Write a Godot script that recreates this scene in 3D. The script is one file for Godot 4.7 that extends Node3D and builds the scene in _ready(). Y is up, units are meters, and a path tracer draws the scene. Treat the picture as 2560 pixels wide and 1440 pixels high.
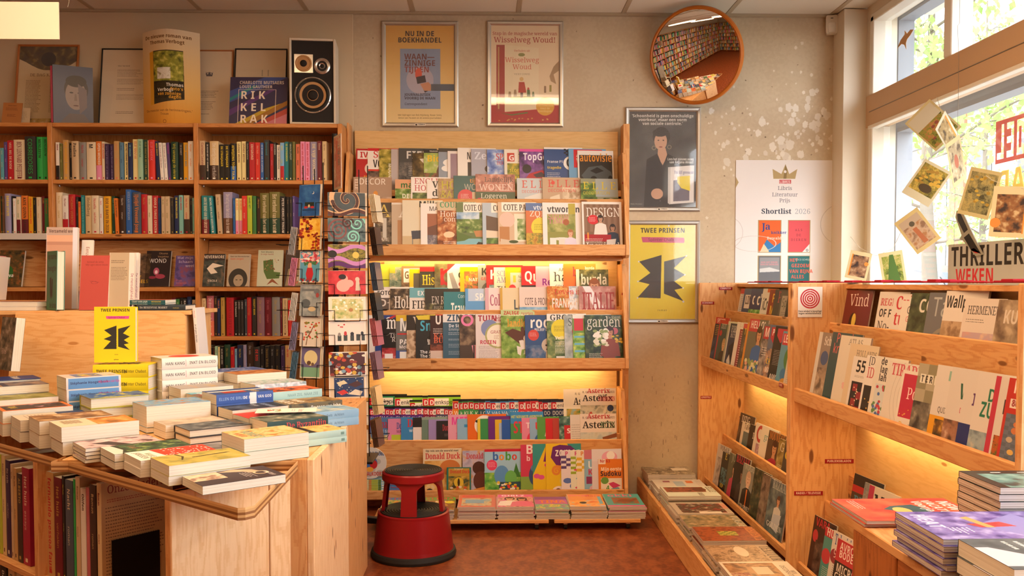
extends Node3D
# A bookshop corner: bookcase, lit magazine rack, window rack, display table. Metres, y up, back wall at z = 0.

var CAM_POS := Vector3(0, 1.27, 5.27)
var FOCAL := 2236.0
var cam_fwd: Vector3
var cam_right: Vector3
var cam_up: Vector3
var PRINCIPAL := Vector2(1280, 788)
var taken := {}
var used_labels := {}
var M := {}

# ---------------------------------------------------------------- colours
var PAL := {
	"white": "e9e2d6", "cream": "e0cfae", "ivory": "ece6da", "beige": "cbb08a", "tan": "c39a62", "sand": "d8bd8c", "grey": "8d8a86", "slate": "4a5566", "charcoal": "33302f",
	"black": "1c1a1a", "red": "b8202a", "scarlet": "d8352c", "wine": "6e1a26", "pink": "e58fb2", "rose": "c06a70", "salmon": "dc7355", "orange": "e0792b", "amber": "e3a51f",
	"yellow": "ecd22a", "lemon": "ecdc9a", "lime": "b8c83a", "green": "3f7d42", "olive": "6e6a33", "forest": "1f4230", "mint": "9cc4a4", "seafoam": "7fb8ac", "teal": "1f7f86", "aqua": "5fa9b4",
	"sky": "7fb2d8", "blue": "2f62a8", "navy": "1f2d55", "steel": "5c86a0", "violet": "5a4a86", "plum": "3a2246", "lavender": "9a94b4", "mauve": "8a6672", "brown": "6a4630", "umber": "3e2a20", "gold": "b99545",
	"emerald": "2fae52", "crimson": "a01c3a", "fuchsia": "d0287a", "silver": "b9b9bb",
}

func col(k: String) -> Color:
	if PAL.has(k):
		return Color.html(PAL[k])
	return Color.html(k)

# ---------------------------------------------------------------- seen through the lens: where a measured point lies on a real plane
func ray(p: Vector2) -> Vector3:
	return cam_fwd + cam_right * ((p.x - PRINCIPAL.x) / FOCAL) - cam_up * ((p.y - PRINCIPAL.y) / FOCAL)
func on_z(x: float, y: float, z: float) -> Vector3:
	var r := ray(Vector2(x, y)); return CAM_POS + r * ((z - CAM_POS.z) / r.z)
func on_x(x: float, y: float, at: float) -> Vector3:
	var r := ray(Vector2(x, y)); return CAM_POS + r * ((at - CAM_POS.x) / r.x)
func on_y(x: float, y: float, at: float) -> Vector3:
	var r := ray(Vector2(x, y)); return CAM_POS + r * ((at - CAM_POS.y) / r.y)
func seen(p: Vector3) -> Vector2:
	var d := p - CAM_POS
	var z := d.dot(cam_fwd)
	return Vector2(PRINCIPAL.x + FOCAL * d.dot(cam_right) / z, PRINCIPAL.y - FOCAL * d.dot(cam_up) / z)
func along(o: Vector3, dir: Vector3, px: float) -> float:  # how far along a straight ledge a measured column lies
	var lo := -6.0
	var hi := 6.0
	var k := (px - PRINCIPAL.x) / FOCAL
	var q := cam_right - cam_fwd * k
	var d := o - CAM_POS
	var den := dir.dot(q)
	return clampf(-d.dot(q) / den, lo, hi)

# ---------------------------------------------------------------- names, labels, nodes
func numbered(s: String) -> String:
	if not taken.has(s):
		taken[s] = 0
		return s
	taken[s] += 1
	return "%s_%03d" % [s, taken[s]]

func tag(o: Node, label: String, category: String, group := "", kind := ""):
	if label:
		o.set_meta("label", label)
	if category:
		o.set_meta("category", category)
	if group:
		o.set_meta("group", group)
	if kind:
		o.set_meta("kind", kind)
	return o

func thing(called: String, label: String, category: String, xf := Transform3D(), group := "") -> Node3D:
	var o := Node3D.new()
	o.name = numbered(called)
	o.transform = xf
	add_child(o)
	tag(o, label, category, group)
	return o

func part(called: String, mesh: Mesh, mat: Material, parent: Node) -> MeshInstance3D:
	var o := MeshInstance3D.new()
	o.name = called
	o.mesh = mesh
	o.material_override = mat
	parent.add_child(o, true)
	return o

func solo(called: String, mesh: Mesh, mat: Material, label: String, category: String, xf := Transform3D(), group := "") -> MeshInstance3D:
	var o := MeshInstance3D.new()
	o.name = numbered(called)
	o.mesh = mesh
	o.material_override = mat
	o.transform = xf
	add_child(o)
	tag(o, label, category, group)
	return o

func struct(called: String, mesh: Mesh, mat: Material, label: String) -> MeshInstance3D:
	var o := solo(called, mesh, mat, label, "", Transform3D())
	o.set_meta("kind", "structure")
	return o

# ---------------------------------------------------------------- mesh gathering
class MB:
	var v := PackedVector3Array()
	var n := PackedVector3Array()
	var t := PackedVector2Array()
	var xf := Transform3D()
	func tri(a: Vector3, b: Vector3, c: Vector3, na: Vector3, nb: Vector3, nc: Vector3, ta := Vector2(), tb := Vector2(), tc := Vector2()) -> void:
		if (b - a).cross(c - a).dot(na + nb + nc) > 0.0:
			var s := b; b = c; c = s
			s = nb; nb = nc; nc = s
			var q := tb; tb = tc; tc = q
		v.append(xf * a); v.append(xf * b); v.append(xf * c)
		n.append((xf.basis * na).normalized()); n.append((xf.basis * nb).normalized()); n.append((xf.basis * nc).normalized())
		t.append(ta); t.append(tb); t.append(tc)
	func quad(a: Vector3, b: Vector3, c: Vector3, d: Vector3, nn: Vector3, ta := Vector2(), tb := Vector2(), tc := Vector2(), td := Vector2()) -> void:
		tri(a, b, c, nn, nn, nn, ta, tb, tc)
		tri(a, c, d, nn, nn, nn, ta, tc, td)
	# a face with texture laid in metres; g tells the axis along which the grain runs
	func face(a: Vector3, b: Vector3, c: Vector3, d: Vector3, nn: Vector3, g: int, off := Vector2()) -> void:
		var p: Array[Vector2] = []
		for q in [a, b, c, d]:
			var w: Array[float] = [q.x, q.y, q.z]
			var ax := 0
			var an := nn.abs()
			var skip := 0 if an.x >= an.y and an.x >= an.z else (1 if an.y >= an.z else 2)
			var rest: Array[int] = []
			for k in 3:
				if k != skip:
					rest.append(k)
			if rest[1] == g:
				rest = [rest[1], rest[0]]
			p.append(Vector2(w[rest[0]], w[rest[1]]) + off)
		quad(a, b, c, d, nn, p[0], p[1], p[2], p[3])
	func box(c: Vector3, s: Vector3, g := -1, bev := 0.0, off := Vector2()) -> void:
		if g < 0:
			g = 0 if s.x >= s.y and s.x >= s.z else (1 if s.y >= s.z else 2)
		var h := s / 2.0
		var e := minf(bev, minf(h.x, minf(h.y, h.z)) * 0.9)
		for k in 3:
			var i := (k + 1) % 3
			var j := (k + 2) % 3
			for sg in [-1.0, 1.0]:
				var nn := Vector3(); nn[k] = sg
				var q: Array[Vector3] = []
				for m in [[-1, -1], [1, -1], [1, 1], [-1, 1]]:
					var p := Vector3()
					p[k] = sg * h[k]; p[i] = m[0] * (h[i] - e); p[j] = m[1] * (h[j] - e)
					q.append(c + p)
				face(q[0], q[1], q[2], q[3], nn, g, off)
		if e > 0.0:
			for k in 3:
				var i := (k + 1) % 3
				var j := (k + 2) % 3
				for si in [-1.0, 1.0]:
					for sj in [-1.0, 1.0]:
						var a1 := Vector3(); a1[k] = -(h[k] - e); a1[i] = si * h[i]; a1[j] = sj * (h[j] - e)
						var a2 := a1; a2[k] = h[k] - e
						var b1 := Vector3(); b1[k] = -(h[k] - e); b1[i] = si * (h[i] - e); b1[j] = sj * h[j]
						var b2 := b1; b2[k] = h[k] - e
						var nn := Vector3(); nn[i] = si; nn[j] = sj
						face(c + a1, c + a2, c + b2, c + b1, nn.normalized(), g, off)
			for sx in [-1.0, 1.0]:
				for sy in [-1.0, 1.0]:
					for sz in [-1.0, 1.0]:
						var sg := Vector3(sx, sy, sz)
						var nn := sg.normalized()
						var p1 := c + Vector3(h.x, h.y - e, h.z - e) * sg
						var p2 := c + Vector3(h.x - e, h.y, h.z - e) * sg
						var p3 := c + Vector3(h.x - e, h.y - e, h.z) * sg
						tri(p1, p2, p3, nn, nn, nn, Vector2(p1.x, p1.y) + off, Vector2(p2.x, p2.y) + off, Vector2(p3.x, p3.y) + off)
	# a flat outline (x, y) drawn out from z0 to z1
	func prism(poly: PackedVector2Array, z0: float, z1: float, g := 1, off := Vector2()) -> void:
		var idx := Geometry2D.triangulate_polygon(poly)
		for k in range(0, idx.size(), 3):
			for z in [z0, z1]:
				var nn := Vector3(0, 0, 1 if z == maxf(z0, z1) else -1)
				var uv: Array[Vector2] = []
				for m in 3:
					var q := poly[idx[k + m]]
					uv.append((Vector2(q.y, q.x) if g == 1 else q) + off)
				tri(Vector3(poly[idx[k]].x, poly[idx[k]].y, z), Vector3(poly[idx[k + 1]].x, poly[idx[k + 1]].y, z), Vector3(poly[idx[k + 2]].x, poly[idx[k + 2]].y, z), nn, nn, nn, uv[0], uv[1], uv[2])
		var area := 0.0
		for k in poly.size():
			area += poly[k].cross(poly[(k + 1) % poly.size()])
		var run := 0.0
		for k in poly.size():
			var a := poly[k]
			var b := poly[(k + 1) % poly.size()]
			var e := (b - a).normalized()
			var nn := Vector3(e.y, -e.x, 0) * signf(area)
			var l := a.distance_to(b)
			quad(Vector3(a.x, a.y, z0), Vector3(b.x, b.y, z0), Vector3(b.x, b.y, z1), Vector3(a.x, a.y, z1), nn, Vector2(run, z0), Vector2(run + l, z0), Vector2(run + l, z1), Vector2(run, z1))
			run += l
	# a profile of (radius, height) turned about y
	func lathe(prof: PackedVector2Array, seg := 40, smooth := true) -> void:
		for k in prof.size() - 1:
			var a := prof[k]
			var b := prof[k + 1]
			if a.is_equal_approx(b):
				continue
			var d := (b - a).normalized()
			var na := Vector2(d.y, -d.x)
			for i in seg:
				var t0 := TAU * i / seg
				var t1 := TAU * (i + 1) / seg
				var c0 := Vector3(cos(t0), 0, sin(t0)); var c1 := Vector3(cos(t1), 0, sin(t1))
				var n0 := c0 * na.x + Vector3.UP * na.y; var n1 := c1 * na.x + Vector3.UP * na.y
				var p00 := c0 * a.x + Vector3.UP * a.y; var p10 := c1 * a.x + Vector3.UP * a.y
				var p01 := c0 * b.x + Vector3.UP * b.y; var p11 := c1 * b.x + Vector3.UP * b.y
				if b.x > 0.0:
					tri(p00, p01, p11, n0, n0, n1, Vector2(t0, a.y), Vector2(t0, b.y), Vector2(t1, b.y))
				if a.x > 0.0:
					tri(p00, p11, p10, n0, n1, n1, Vector2(t0, a.y), Vector2(t1, b.y), Vector2(t1, a.y))
	func tube(pts: PackedVector3Array, r: float, seg := 6, r_end := -1.0) -> void:
		if r_end < 0.0:
			r_end = r
		var rings := []
		for k in pts.size():
			var d := (pts[mini(k + 1, pts.size() - 1)] - pts[maxi(k - 1, 0)]).normalized()
			var s := d.cross(Vector3.UP if absf(d.y) < 0.9 else Vector3.RIGHT).normalized()
			var u := s.cross(d)
			var rr := lerpf(r, r_end, float(k) / (pts.size() - 1))
			var ring := []
			for i in seg:
				var a := TAU * i / seg
				var nn := s * cos(a) + u * sin(a)
				ring.append([pts[k] + nn * rr, nn])
			rings.append(ring)
		for k in pts.size() - 1:
			for i in seg:
				var j := (i + 1) % seg
				var a = rings[k][i]; var b = rings[k][j]; var c = rings[k + 1][j]; var d = rings[k + 1][i]
				tri(a[0], b[0], c[0], a[1], b[1], c[1]); tri(a[0], c[0], d[0], a[1], c[1], d[1])
		for e in [0, pts.size() - 1]:
			var dd: Vector3 = (pts[1] - pts[0]).normalized() * -1.0 if e == 0 else (pts[e] - pts[e - 1]).normalized()
			for i in range(1, seg - 1):
				tri(rings[e][0][0], rings[e][i][0], rings[e][i + 1][0], dd, dd, dd)
	func mesh() -> ArrayMesh:
		var m := ArrayMesh.new()
		var a := []
		a.resize(Mesh.ARRAY_MAX)
		a[Mesh.ARRAY_VERTEX] = v; a[Mesh.ARRAY_NORMAL] = n; a[Mesh.ARRAY_TEX_UV] = t
		m.add_surface_from_arrays(Mesh.PRIMITIVE_TRIANGLES, a)
		return m

func box_mesh(c: Vector3, s: Vector3, g := -1, bev := 0.0, off := Vector2()) -> ArrayMesh:
	var b := MB.new(); b.box(c, s, g, bev, off); return b.mesh()
func span(x0: float, x1: float, y0: float, y1: float, z0: float, z1: float, g := -1, bev := 0.002) -> ArrayMesh:
	return box_mesh(Vector3(x0 + x1, y0 + y1, z0 + z1) / 2.0, Vector3(absf(x1 - x0), absf(y1 - y0), absf(z1 - z0)), g, bev, Vector2(x0 * 3.7 + y0 * 5.3, z0 * 2.9 + y1 * 1.7))
func tube_mesh(pts: PackedVector3Array, r: float, seg := 6) -> ArrayMesh:
	var b := MB.new(); b.tube(pts, r, seg); return b.mesh()
func lathe_mesh(prof: PackedVector2Array, seg := 40) -> ArrayMesh:
	var b := MB.new(); b.lathe(prof, seg); return b.mesh()

# ---------------------------------------------------------------- print: lettering and flat pictures on covers, posters and cards
var sheets := []          # {img, mat, x, y, row}
var fonts := {}
var glyphs := {}
var noises: Array[Image] = []

func font_rid(style: String) -> RID:
	if not fonts.has(style):
		var f := SystemFont.new()
		f.font_names = PackedStringArray(["Droid Serif" if style.to_lower() == "r" else ("Droid Sans Mono" if style == "m" else "Droid Sans")])
		f.font_weight = 700 if style in ["b", "R"] else 400
		fonts[style] = f
	return fonts[style].get_rids()[0]

func glyph_sheet(style: String, size: int) -> Dictionary:
	var key := style + str(size)
	if not glyphs.has(key):
		var ts := TextServerManager.get_primary_interface()
		var r := font_rid(style)
		var sz := Vector2i(size, 0)
		var d := {"img": {}, "g": {}}
		for u in range(32, 260):
			if u > 255:
				u = [8212, 8216, 8217, 8226][u - 256]
			if u > 126 and u < 160:
				continue
			var g: int = ts.font_get_glyph_index(r, size, u, 0)
			ts.font_render_glyph(r, sz, g)
			d.g[u] = [ts.font_get_glyph_uv_rect(r, sz, g), ts.font_get_glyph_offset(r, sz, g), ts.font_get_glyph_advance(r, size, g).x, ts.font_get_glyph_texture_idx(r, sz, g)]
		for u in d.g:
			var i: int = d.g[u][3]
			if i >= 0 and not d.img.has(i):
				var im: Image = ts.font_get_texture_image(r, sz, i).duplicate()
				im.convert(Image.FORMAT_LA8)
				d.img[i] = im
		glyphs[key] = d
	return glyphs[key]

func text_image(style: String, size: int, text: String) -> Image:
	var d := glyph_sheet(style, size)
	var w := 2.0
	for c in text:
		w += d.g[c.unicode_at(0)][2] if d.g.has(c.unicode_at(0)) else size * 0.4
	var im := Image.create(maxi(2, int(w) + 3), int(size * 1.3), false, Image.FORMAT_LA8)
	var x := 1.0
	for c in text:
		if not d.g.has(c.unicode_at(0)):
			x += size * 0.4
			continue
		var g = d.g[c.unicode_at(0)]
		var r: Rect2 = g[0]
		if r.size.x > 0 and g[3] >= 0:
			im.blend_rect(d.img[g[3]], Rect2i(r), Vector2i(int(x + g[1].x), int(size + g[1].y)))
		x += g[2]
	return im

# letters of height h (capitals) px with the left end of the baseline at (x, y); max_w squeezes; turn 0, or 1 for reading downwards
func put_text(im: Image, bounds: Rect2i, style: String, text: String, x: float, y: float, h: float, c: Color, max_w := 1e9, turn := 0, anchor := 0.0, stretch := 1.0) -> void:
	if h < 2.0 or text.is_empty():
		return
	var em := h / 0.72
	var size := 12
	for s in [12, 18, 28, 44, 72, 110]:
		size = s
		if s >= em:
			break
	var li := text_image(style, size, text)
	var k := em / size
	var w := li.get_width() * k * stretch
	if w > max_w:
		w = max_w
	var tw := maxi(2, int(round(w)))
	var th := maxi(2, int(round(li.get_height() * k)))
	li.resize(tw, th, Image.INTERPOLATE_LANCZOS if k < 0.75 else Image.INTERPOLATE_CUBIC)
	var base := size * k
	for j in th:
		for i in tw:
			var a := li.get_pixel(i, j).a
			if a < 0.04:
				continue
			var px: int
			var py: int
			if turn == 0:
				px = int(x + i - anchor * tw); py = int(y + j - base)
			else:
				px = int(x - (j - base)); py = int(y + i - anchor * tw)
			if bounds.has_point(Vector2i(px, py)):
				im.set_pixel(px, py, im.get_pixel(px, py).lerp(c, minf(a, 1.0)))

func sheet_room(w: int, h: int, finish: String) -> Array:   # [sheet, x, y]
	for s in sheets:
		if s.finish != finish:
			continue
		for r in s.rows:
			if h <= r.h and h > r.h * 0.62 and r.x + w + 4 <= 2048:
				var at := [s, r.x + 2, r.y + 2]
				r.x += w + 4
				return at
		if s.y + h + 4 <= 2048:
			s.rows.append({"x": w + 4, "y": s.y, "h": h})
			var at := [s, 2, s.y + 2]
			s.y += h + 4
			return at
	var im := Image.create(2048, 2048, false, Image.FORMAT_RGBA8)
	im.fill(Color(0.5, 0.5, 0.5))
	var m := StandardMaterial3D.new()
	m.resource_name = "printed_" + finish
	m.roughness = {"gloss": 0.3, "matte": 0.5, "paper": 0.8}[finish]
	m.metallic_specular = 0.45
	sheets.append({"img": im, "mat": m, "rows": [], "y": 0, "finish": finish})
	return sheet_room(w, h, finish)

func finish_sheets() -> void:
	for s in sheets:
		s.mat.albedo_texture = ImageTexture.create_from_image(s.img)

func noise_at(k: int, x: int, y: int) -> float:
	return noises[k % noises.size()].get_pixel(x & 255, y & 255).r

func make_noises() -> void:
	for k in 6:
		var n := FastNoiseLite.new()
		n.seed = 11 + k * 7
		n.noise_type = [FastNoiseLite.TYPE_SIMPLEX, FastNoiseLite.TYPE_PERLIN, FastNoiseLite.TYPE_CELLULAR, FastNoiseLite.TYPE_SIMPLEX_SMOOTH, FastNoiseLite.TYPE_CELLULAR, FastNoiseLite.TYPE_SIMPLEX][k]
		n.frequency = [0.02, 0.05, 0.06, 0.03, 0.11, 0.09][k]
		n.fractal_octaves = 4
		n.cellular_return_type = FastNoiseLite.RETURN_CELL_VALUE
		var im := n.get_seamless_image(256, 256)
		im.convert(Image.FORMAT_RGBA8)
		noises.append(im)

# an area of print of w x h metres; spec is a list of drawing steps; returns {mat, uv, edge}
func printed(w: float, h: float, spec: String, density := 1000.0, finish := "gloss") -> Dictionary:
	var pw := maxi(6, int(w * density))
	var ph := maxi(6, int(h * density))
	var room := sheet_room(pw, ph, finish)
	paint(room[0].img, room[1], room[2], pw, ph, spec)
	return {"mat": room[0].mat, "uv": uv_rect(room[1], room[2], pw, ph), "edge": Vector2((room[1] - 1.0) / 2048.0, (room[2] - 1.0) / 2048.0)}

# front and spine of one jacket, side by side
func jacket(w: float, h: float, t: float, front: String, spine: String, density := 1000.0, finish := "matte") -> Dictionary:
	var pw := maxi(6, int(w * density))
	var ph := maxi(6, int(h * density))
	var pt := maxi(4, int(t * density))
	var room := sheet_room(pw + pt, ph, finish)
	paint(room[0].img, room[1] + pt, room[2], pw, ph, front)
	paint(room[0].img, room[1], room[2], pt, ph, spine)
	return {"mat": room[0].mat, "uv": uv_rect(room[1] + pt, room[2], pw, ph), "spine": uv_rect(room[1], room[2], pt, ph), "edge": Vector2((room[1] - 1.0) / 2048.0, (room[2] - 1.0) / 2048.0)}

func uv_rect(x: int, y: int, w: int, h: int) -> Rect2:
	return Rect2((x + 0.5) / 2048.0, (y + 0.5) / 2048.0, (w - 1.0) / 2048.0, (h - 1.0) / 2048.0)

func paint(im: Image, ox: int, oy: int, pw: int, ph: int, spec: String) -> void:
	var bounds := Rect2i(ox, oy, pw, ph)
	var sx := pw / 100.0
	var sy := ph / 100.0
	for step in spec.split(";", false):
		var a := step.strip_edges().split(" ", false)
		match a[0]:
			"bg":
				im.fill_rect(Rect2i(ox - 2, oy - 2, pw + 4, ph + 4), col(a[1]))
			"rc":
				im.fill_rect(Rect2i(ox + int(float(a[1]) * sx), oy + int(float(a[2]) * sy), maxi(1, int((float(a[3]) - float(a[1])) * sx)), maxi(1, int((float(a[4]) - float(a[2])) * sy))).intersection(bounds), col(a[5]))
			"el", "ri":
				var cx := ox + float(a[1]) * sx
				var cy := oy + float(a[2]) * sy
				var rx := float(a[3]) * sx
				var ry := float(a[4]) * sx
				var c := col(a[5])
				var inner := 0.0 if a[0] == "el" else float(a[6])
				for y in range(int(cy - ry), int(cy + ry) + 1):
					var f := (y + 0.5 - cy) / ry
					if absf(f) >= 1.0:
						continue
					var l := rx * sqrt(1.0 - f * f)
					if inner <= 0.0:
						im.fill_rect(Rect2i(int(cx - l), y, maxi(1, int(2 * l)), 1).intersection(bounds), c)
					else:
						var g := (y + 0.5 - cy) / (ry * inner)
						var li := rx * inner * sqrt(1.0 - g * g) if absf(g) < 1.0 else 0.0
						im.fill_rect(Rect2i(int(cx - l), y, maxi(1, int(l - li)), 1).intersection(bounds), c)
						im.fill_rect(Rect2i(int(cx + li), y, maxi(1, int(l - li)), 1).intersection(bounds), c)
			"pg":
				var c := col(a[1])
				var pts := PackedVector2Array()
				for k in range(2, a.size() - 1, 2):
					pts.append(Vector2(ox + float(a[k]) * sx, oy + float(a[k + 1]) * sy))
				fill_poly(im, bounds, pts, c)
			"ph":   # a blotchy picture in three tones
				var c1 := col(a[6]); var c2 := col(a[7]); var c3 := col(a[8])
				var k := int(a[5])
				var st := float(a[9]) if a.size() > 9 else 0.55
				var x0 := maxi(ox, ox + int(float(a[1]) * sx)); var x1 := mini(ox + pw, ox + int(float(a[3]) * sx))
				var y0 := maxi(oy, oy + int(float(a[2]) * sy)); var y1 := mini(oy + ph, oy + int(float(a[4]) * sy))
				var q := noises[k % noises.size()]
				var q2 := noises[(k + 3) % noises.size()]
				for y in range(y0, y1):
					for x in range(x0, x1):
						var v := q.get_pixel((int((x - x0) * st) + k * 37) & 255, (int((y - y0) * st) + k * 53) & 255).r * 0.82 + q2.get_pixel((x + k) & 255, y & 255).r * 0.18
						var cc: Color
						if v < 0.5:
							cc = c1.lerp(c2, smoothstep(0.2, 0.5, v))
						else:
							cc = c2.lerp(c3, smoothstep(0.5, 0.8, v))
						im.set_pixel(x, y, cc)
			"gr":   # printed blend from one ink to another, top to bottom
				var y0 := int(float(a[2]) * sy); var y1 := int(float(a[4]) * sy)
				for y in range(y0, y1):
					im.fill_rect(Rect2i(ox + int(float(a[1]) * sx), oy + y, int((float(a[3]) - float(a[1])) * sx), 1).intersection(bounds), col(a[5]).lerp(col(a[6]), float(y - y0) / (y1 - y0)))
			"tx", "tc", "tr":   # tx x y h colour style words
				var words := " ".join(a.slice(6))
				var an: float = {"tx": 0.0, "tc": 0.5, "tr": 1.0}[a[0]]
				var x := float(a[1])
				var mw: float = (97.0 - x) if an == 0.0 else (minf(x, 100.0 - x) * 2.0 - 4.0 if an == 0.5 else x - 3.0)
				put_text(im, bounds, a[5], words, ox + x * sx, oy + float(a[2]) * sy, float(a[3]) * sy, col(a[4]), mw * sx, 0, an)
			"td":   # words reading downwards: td x y h colour style words; h in percent of the width
				put_text(im, bounds, a[5], " ".join(a.slice(6)), ox + float(a[1]) * sx, oy + float(a[2]) * sy, float(a[3]) * sx, col(a[4]), (98.0 - float(a[2])) * sy, 1)
			"ln":   # lines of small type: ln x0 y0 x1 y1 count colour
				var c := col(a[6])
				var cnt := int(a[5])
				var y0 := float(a[2]); var y1 := float(a[4])
				for k in cnt:
					var y := oy + int((y0 + (y1 - y0) * k / maxf(1.0, cnt)) * sy)
					var x := float(a[1]) * sx
					var stop := float(a[3]) * sx * (1.0 - 0.25 * noise_at(5, k * 31 + ox, k * 17))
					var th := maxi(1, int((y1 - y0) / cnt * sy * 0.38))
					while x < stop:
						var l := 2.0 + 7.0 * noise_at(1, int(x * 7) + k * 13, oy + k * 29)
						im.fill_rect(Rect2i(ox + int(x), y, int(l), th).intersection(bounds), c)
						x += l + 2.0
			"pe":   # a person from the waist up: pe cx top height skin hair clothes
				var cx := float(a[1]); var top := float(a[2]); var hh := float(a[3])
				var skin := col(a[4]); var hair := col(a[5]); var clo := col(a[6])
				var u := hh * sy
				var X := ox + cx * sx
				var Y := oy + top * sy
				blob(im, bounds, X, Y + u * 0.2, u * 0.15, u * 0.2, hair)
				fill_poly(im, bounds, PackedVector2Array([Vector2(X - u * 0.06, Y + u * 0.3), Vector2(X + u * 0.06, Y + u * 0.3), Vector2(X + u * 0.09, Y + u * 0.44), Vector2(X - u * 0.09, Y + u * 0.44)]), skin)
				fill_poly(im, bounds, PackedVector2Array([Vector2(X - u * 0.08, Y + u * 0.42), Vector2(X + u * 0.08, Y + u * 0.42), Vector2(X + u * 0.27, Y + u * 0.5), Vector2(X + u * 0.34, Y + u), Vector2(X - u * 0.34, Y + u), Vector2(X - u * 0.27, Y + u * 0.5)]), clo)
				blob(im, bounds, X, Y + u * 0.21, u * 0.105, u * 0.15, skin)
				blob(im, bounds, X, Y + u * 0.09, u * 0.12, u * 0.075, hair)
				for e in [-1, 1]:
					blob(im, bounds, X + e * u * 0.042, Y + u * 0.205, maxf(0.8, u * 0.016), maxf(0.8, u * 0.01), hair.lerp(Color(0.1, 0.06, 0.05), 0.6))
				blob(im, bounds, X, Y + u * 0.285, maxf(1.0, u * 0.035), maxf(0.8, u * 0.011), skin.lerp(Color(0.6, 0.15, 0.15), 0.55))
			"ck":   # checks: ck x0 y0 x1 y1 columns rows colour
				var nx := int(a[5]); var ny := int(a[6])
				for i in nx:
					for j in ny:
						if (i + j) % 2 == 0:
							var qx := float(a[1]) + (float(a[3]) - float(a[1])) * i / nx
							var qy := float(a[2]) + (float(a[4]) - float(a[2])) * j / ny
							im.fill_rect(Rect2i(ox + int(qx * sx), oy + int(qy * sy), int((float(a[3]) - float(a[1])) / nx * sx) + 1, int((float(a[4]) - float(a[2])) / ny * sy) + 1).intersection(bounds), col(a[7]))
			"dt":   # scattered dots or leaves: dt x0 y0 x1 y1 count radius seed colours...
				for k in int(a[5]):
					var qx := float(a[1]) + (float(a[3]) - float(a[1])) * noise_hash(k, int(a[7]))
					var qy := float(a[2]) + (float(a[4]) - float(a[2])) * noise_hash(k + 500, int(a[7]))
					blob(im, bounds, ox + qx * sx, oy + qy * sy, float(a[6]) * sx, float(a[6]) * sx * (0.5 + 0.5 * noise_hash(k, 3)), col(a[8 + k % (a.size() - 8)]))
			"sw":   # swirls: sw cx cy r turns colour thickness
				var c := col(a[5])
				var r := float(a[3]) * sx
				var turns := float(a[4])
				var n := int(turns * 40)
				for k in n:
					var t := float(k) / n
					blob(im, bounds, ox + float(a[1]) * sx + cos(t * turns * TAU) * r * t, oy + float(a[2]) * sy + sin(t * turns * TAU) * r * t, float(a[6]) * sx * (0.4 + 0.6 * t), float(a[6]) * sx * (0.4 + 0.6 * t), c)
			"wv":   # waving bands: wv y amplitude waves thickness colour
				for x in pw:
					var y := float(a[1]) + float(a[2]) * sin(float(a[3]) * TAU * x / pw)
					im.fill_rect(Rect2i(ox + x, oy + int(y * sy), 1, maxi(1, int(float(a[4]) * sy))).intersection(bounds), col(a[5]))

func noise_hash(k: int, s: int) -> float:
	var x := (k * 73856093) ^ (s * 19349663) ^ 83492791
	x = (x ^ (x >> 13)) * 1274126177
	return float((x ^ (x >> 16)) & 0xffff) / 65535.0

func blob(im: Image, bounds: Rect2i, cx: float, cy: float, rx: float, ry: float, c: Color) -> void:
	for y in range(int(cy - ry), int(cy + ry) + 1):
		var f := (y + 0.5 - cy) / ry
		if absf(f) < 1.0:
			var l := rx * sqrt(1.0 - f * f)
			im.fill_rect(Rect2i(int(round(cx - l)), y, maxi(1, int(round(2 * l))), 1).intersection(bounds), c)

func fill_poly(im: Image, bounds: Rect2i, pts: PackedVector2Array, c: Color) -> void:
	var y0 := 1e9
	var y1 := -1e9
	for p in pts:
		y0 = minf(y0, p.y); y1 = maxf(y1, p.y)
	for y in range(int(y0), int(y1) + 1):
		var xs: Array[float] = []
		for k in pts.size():
			var a := pts[k]
			var b := pts[(k + 1) % pts.size()]
			if (a.y <= y + 0.5) != (b.y <= y + 0.5):
				xs.append(a.x + (y + 0.5 - a.y) / (b.y - a.y) * (b.x - a.x))
		xs.sort()
		for k in range(0, xs.size() - 1, 2):
			im.fill_rect(Rect2i(int(round(xs[k])), y, maxi(1, int(round(xs[k + 1] - xs[k]))), 1).intersection(bounds), c)

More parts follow.
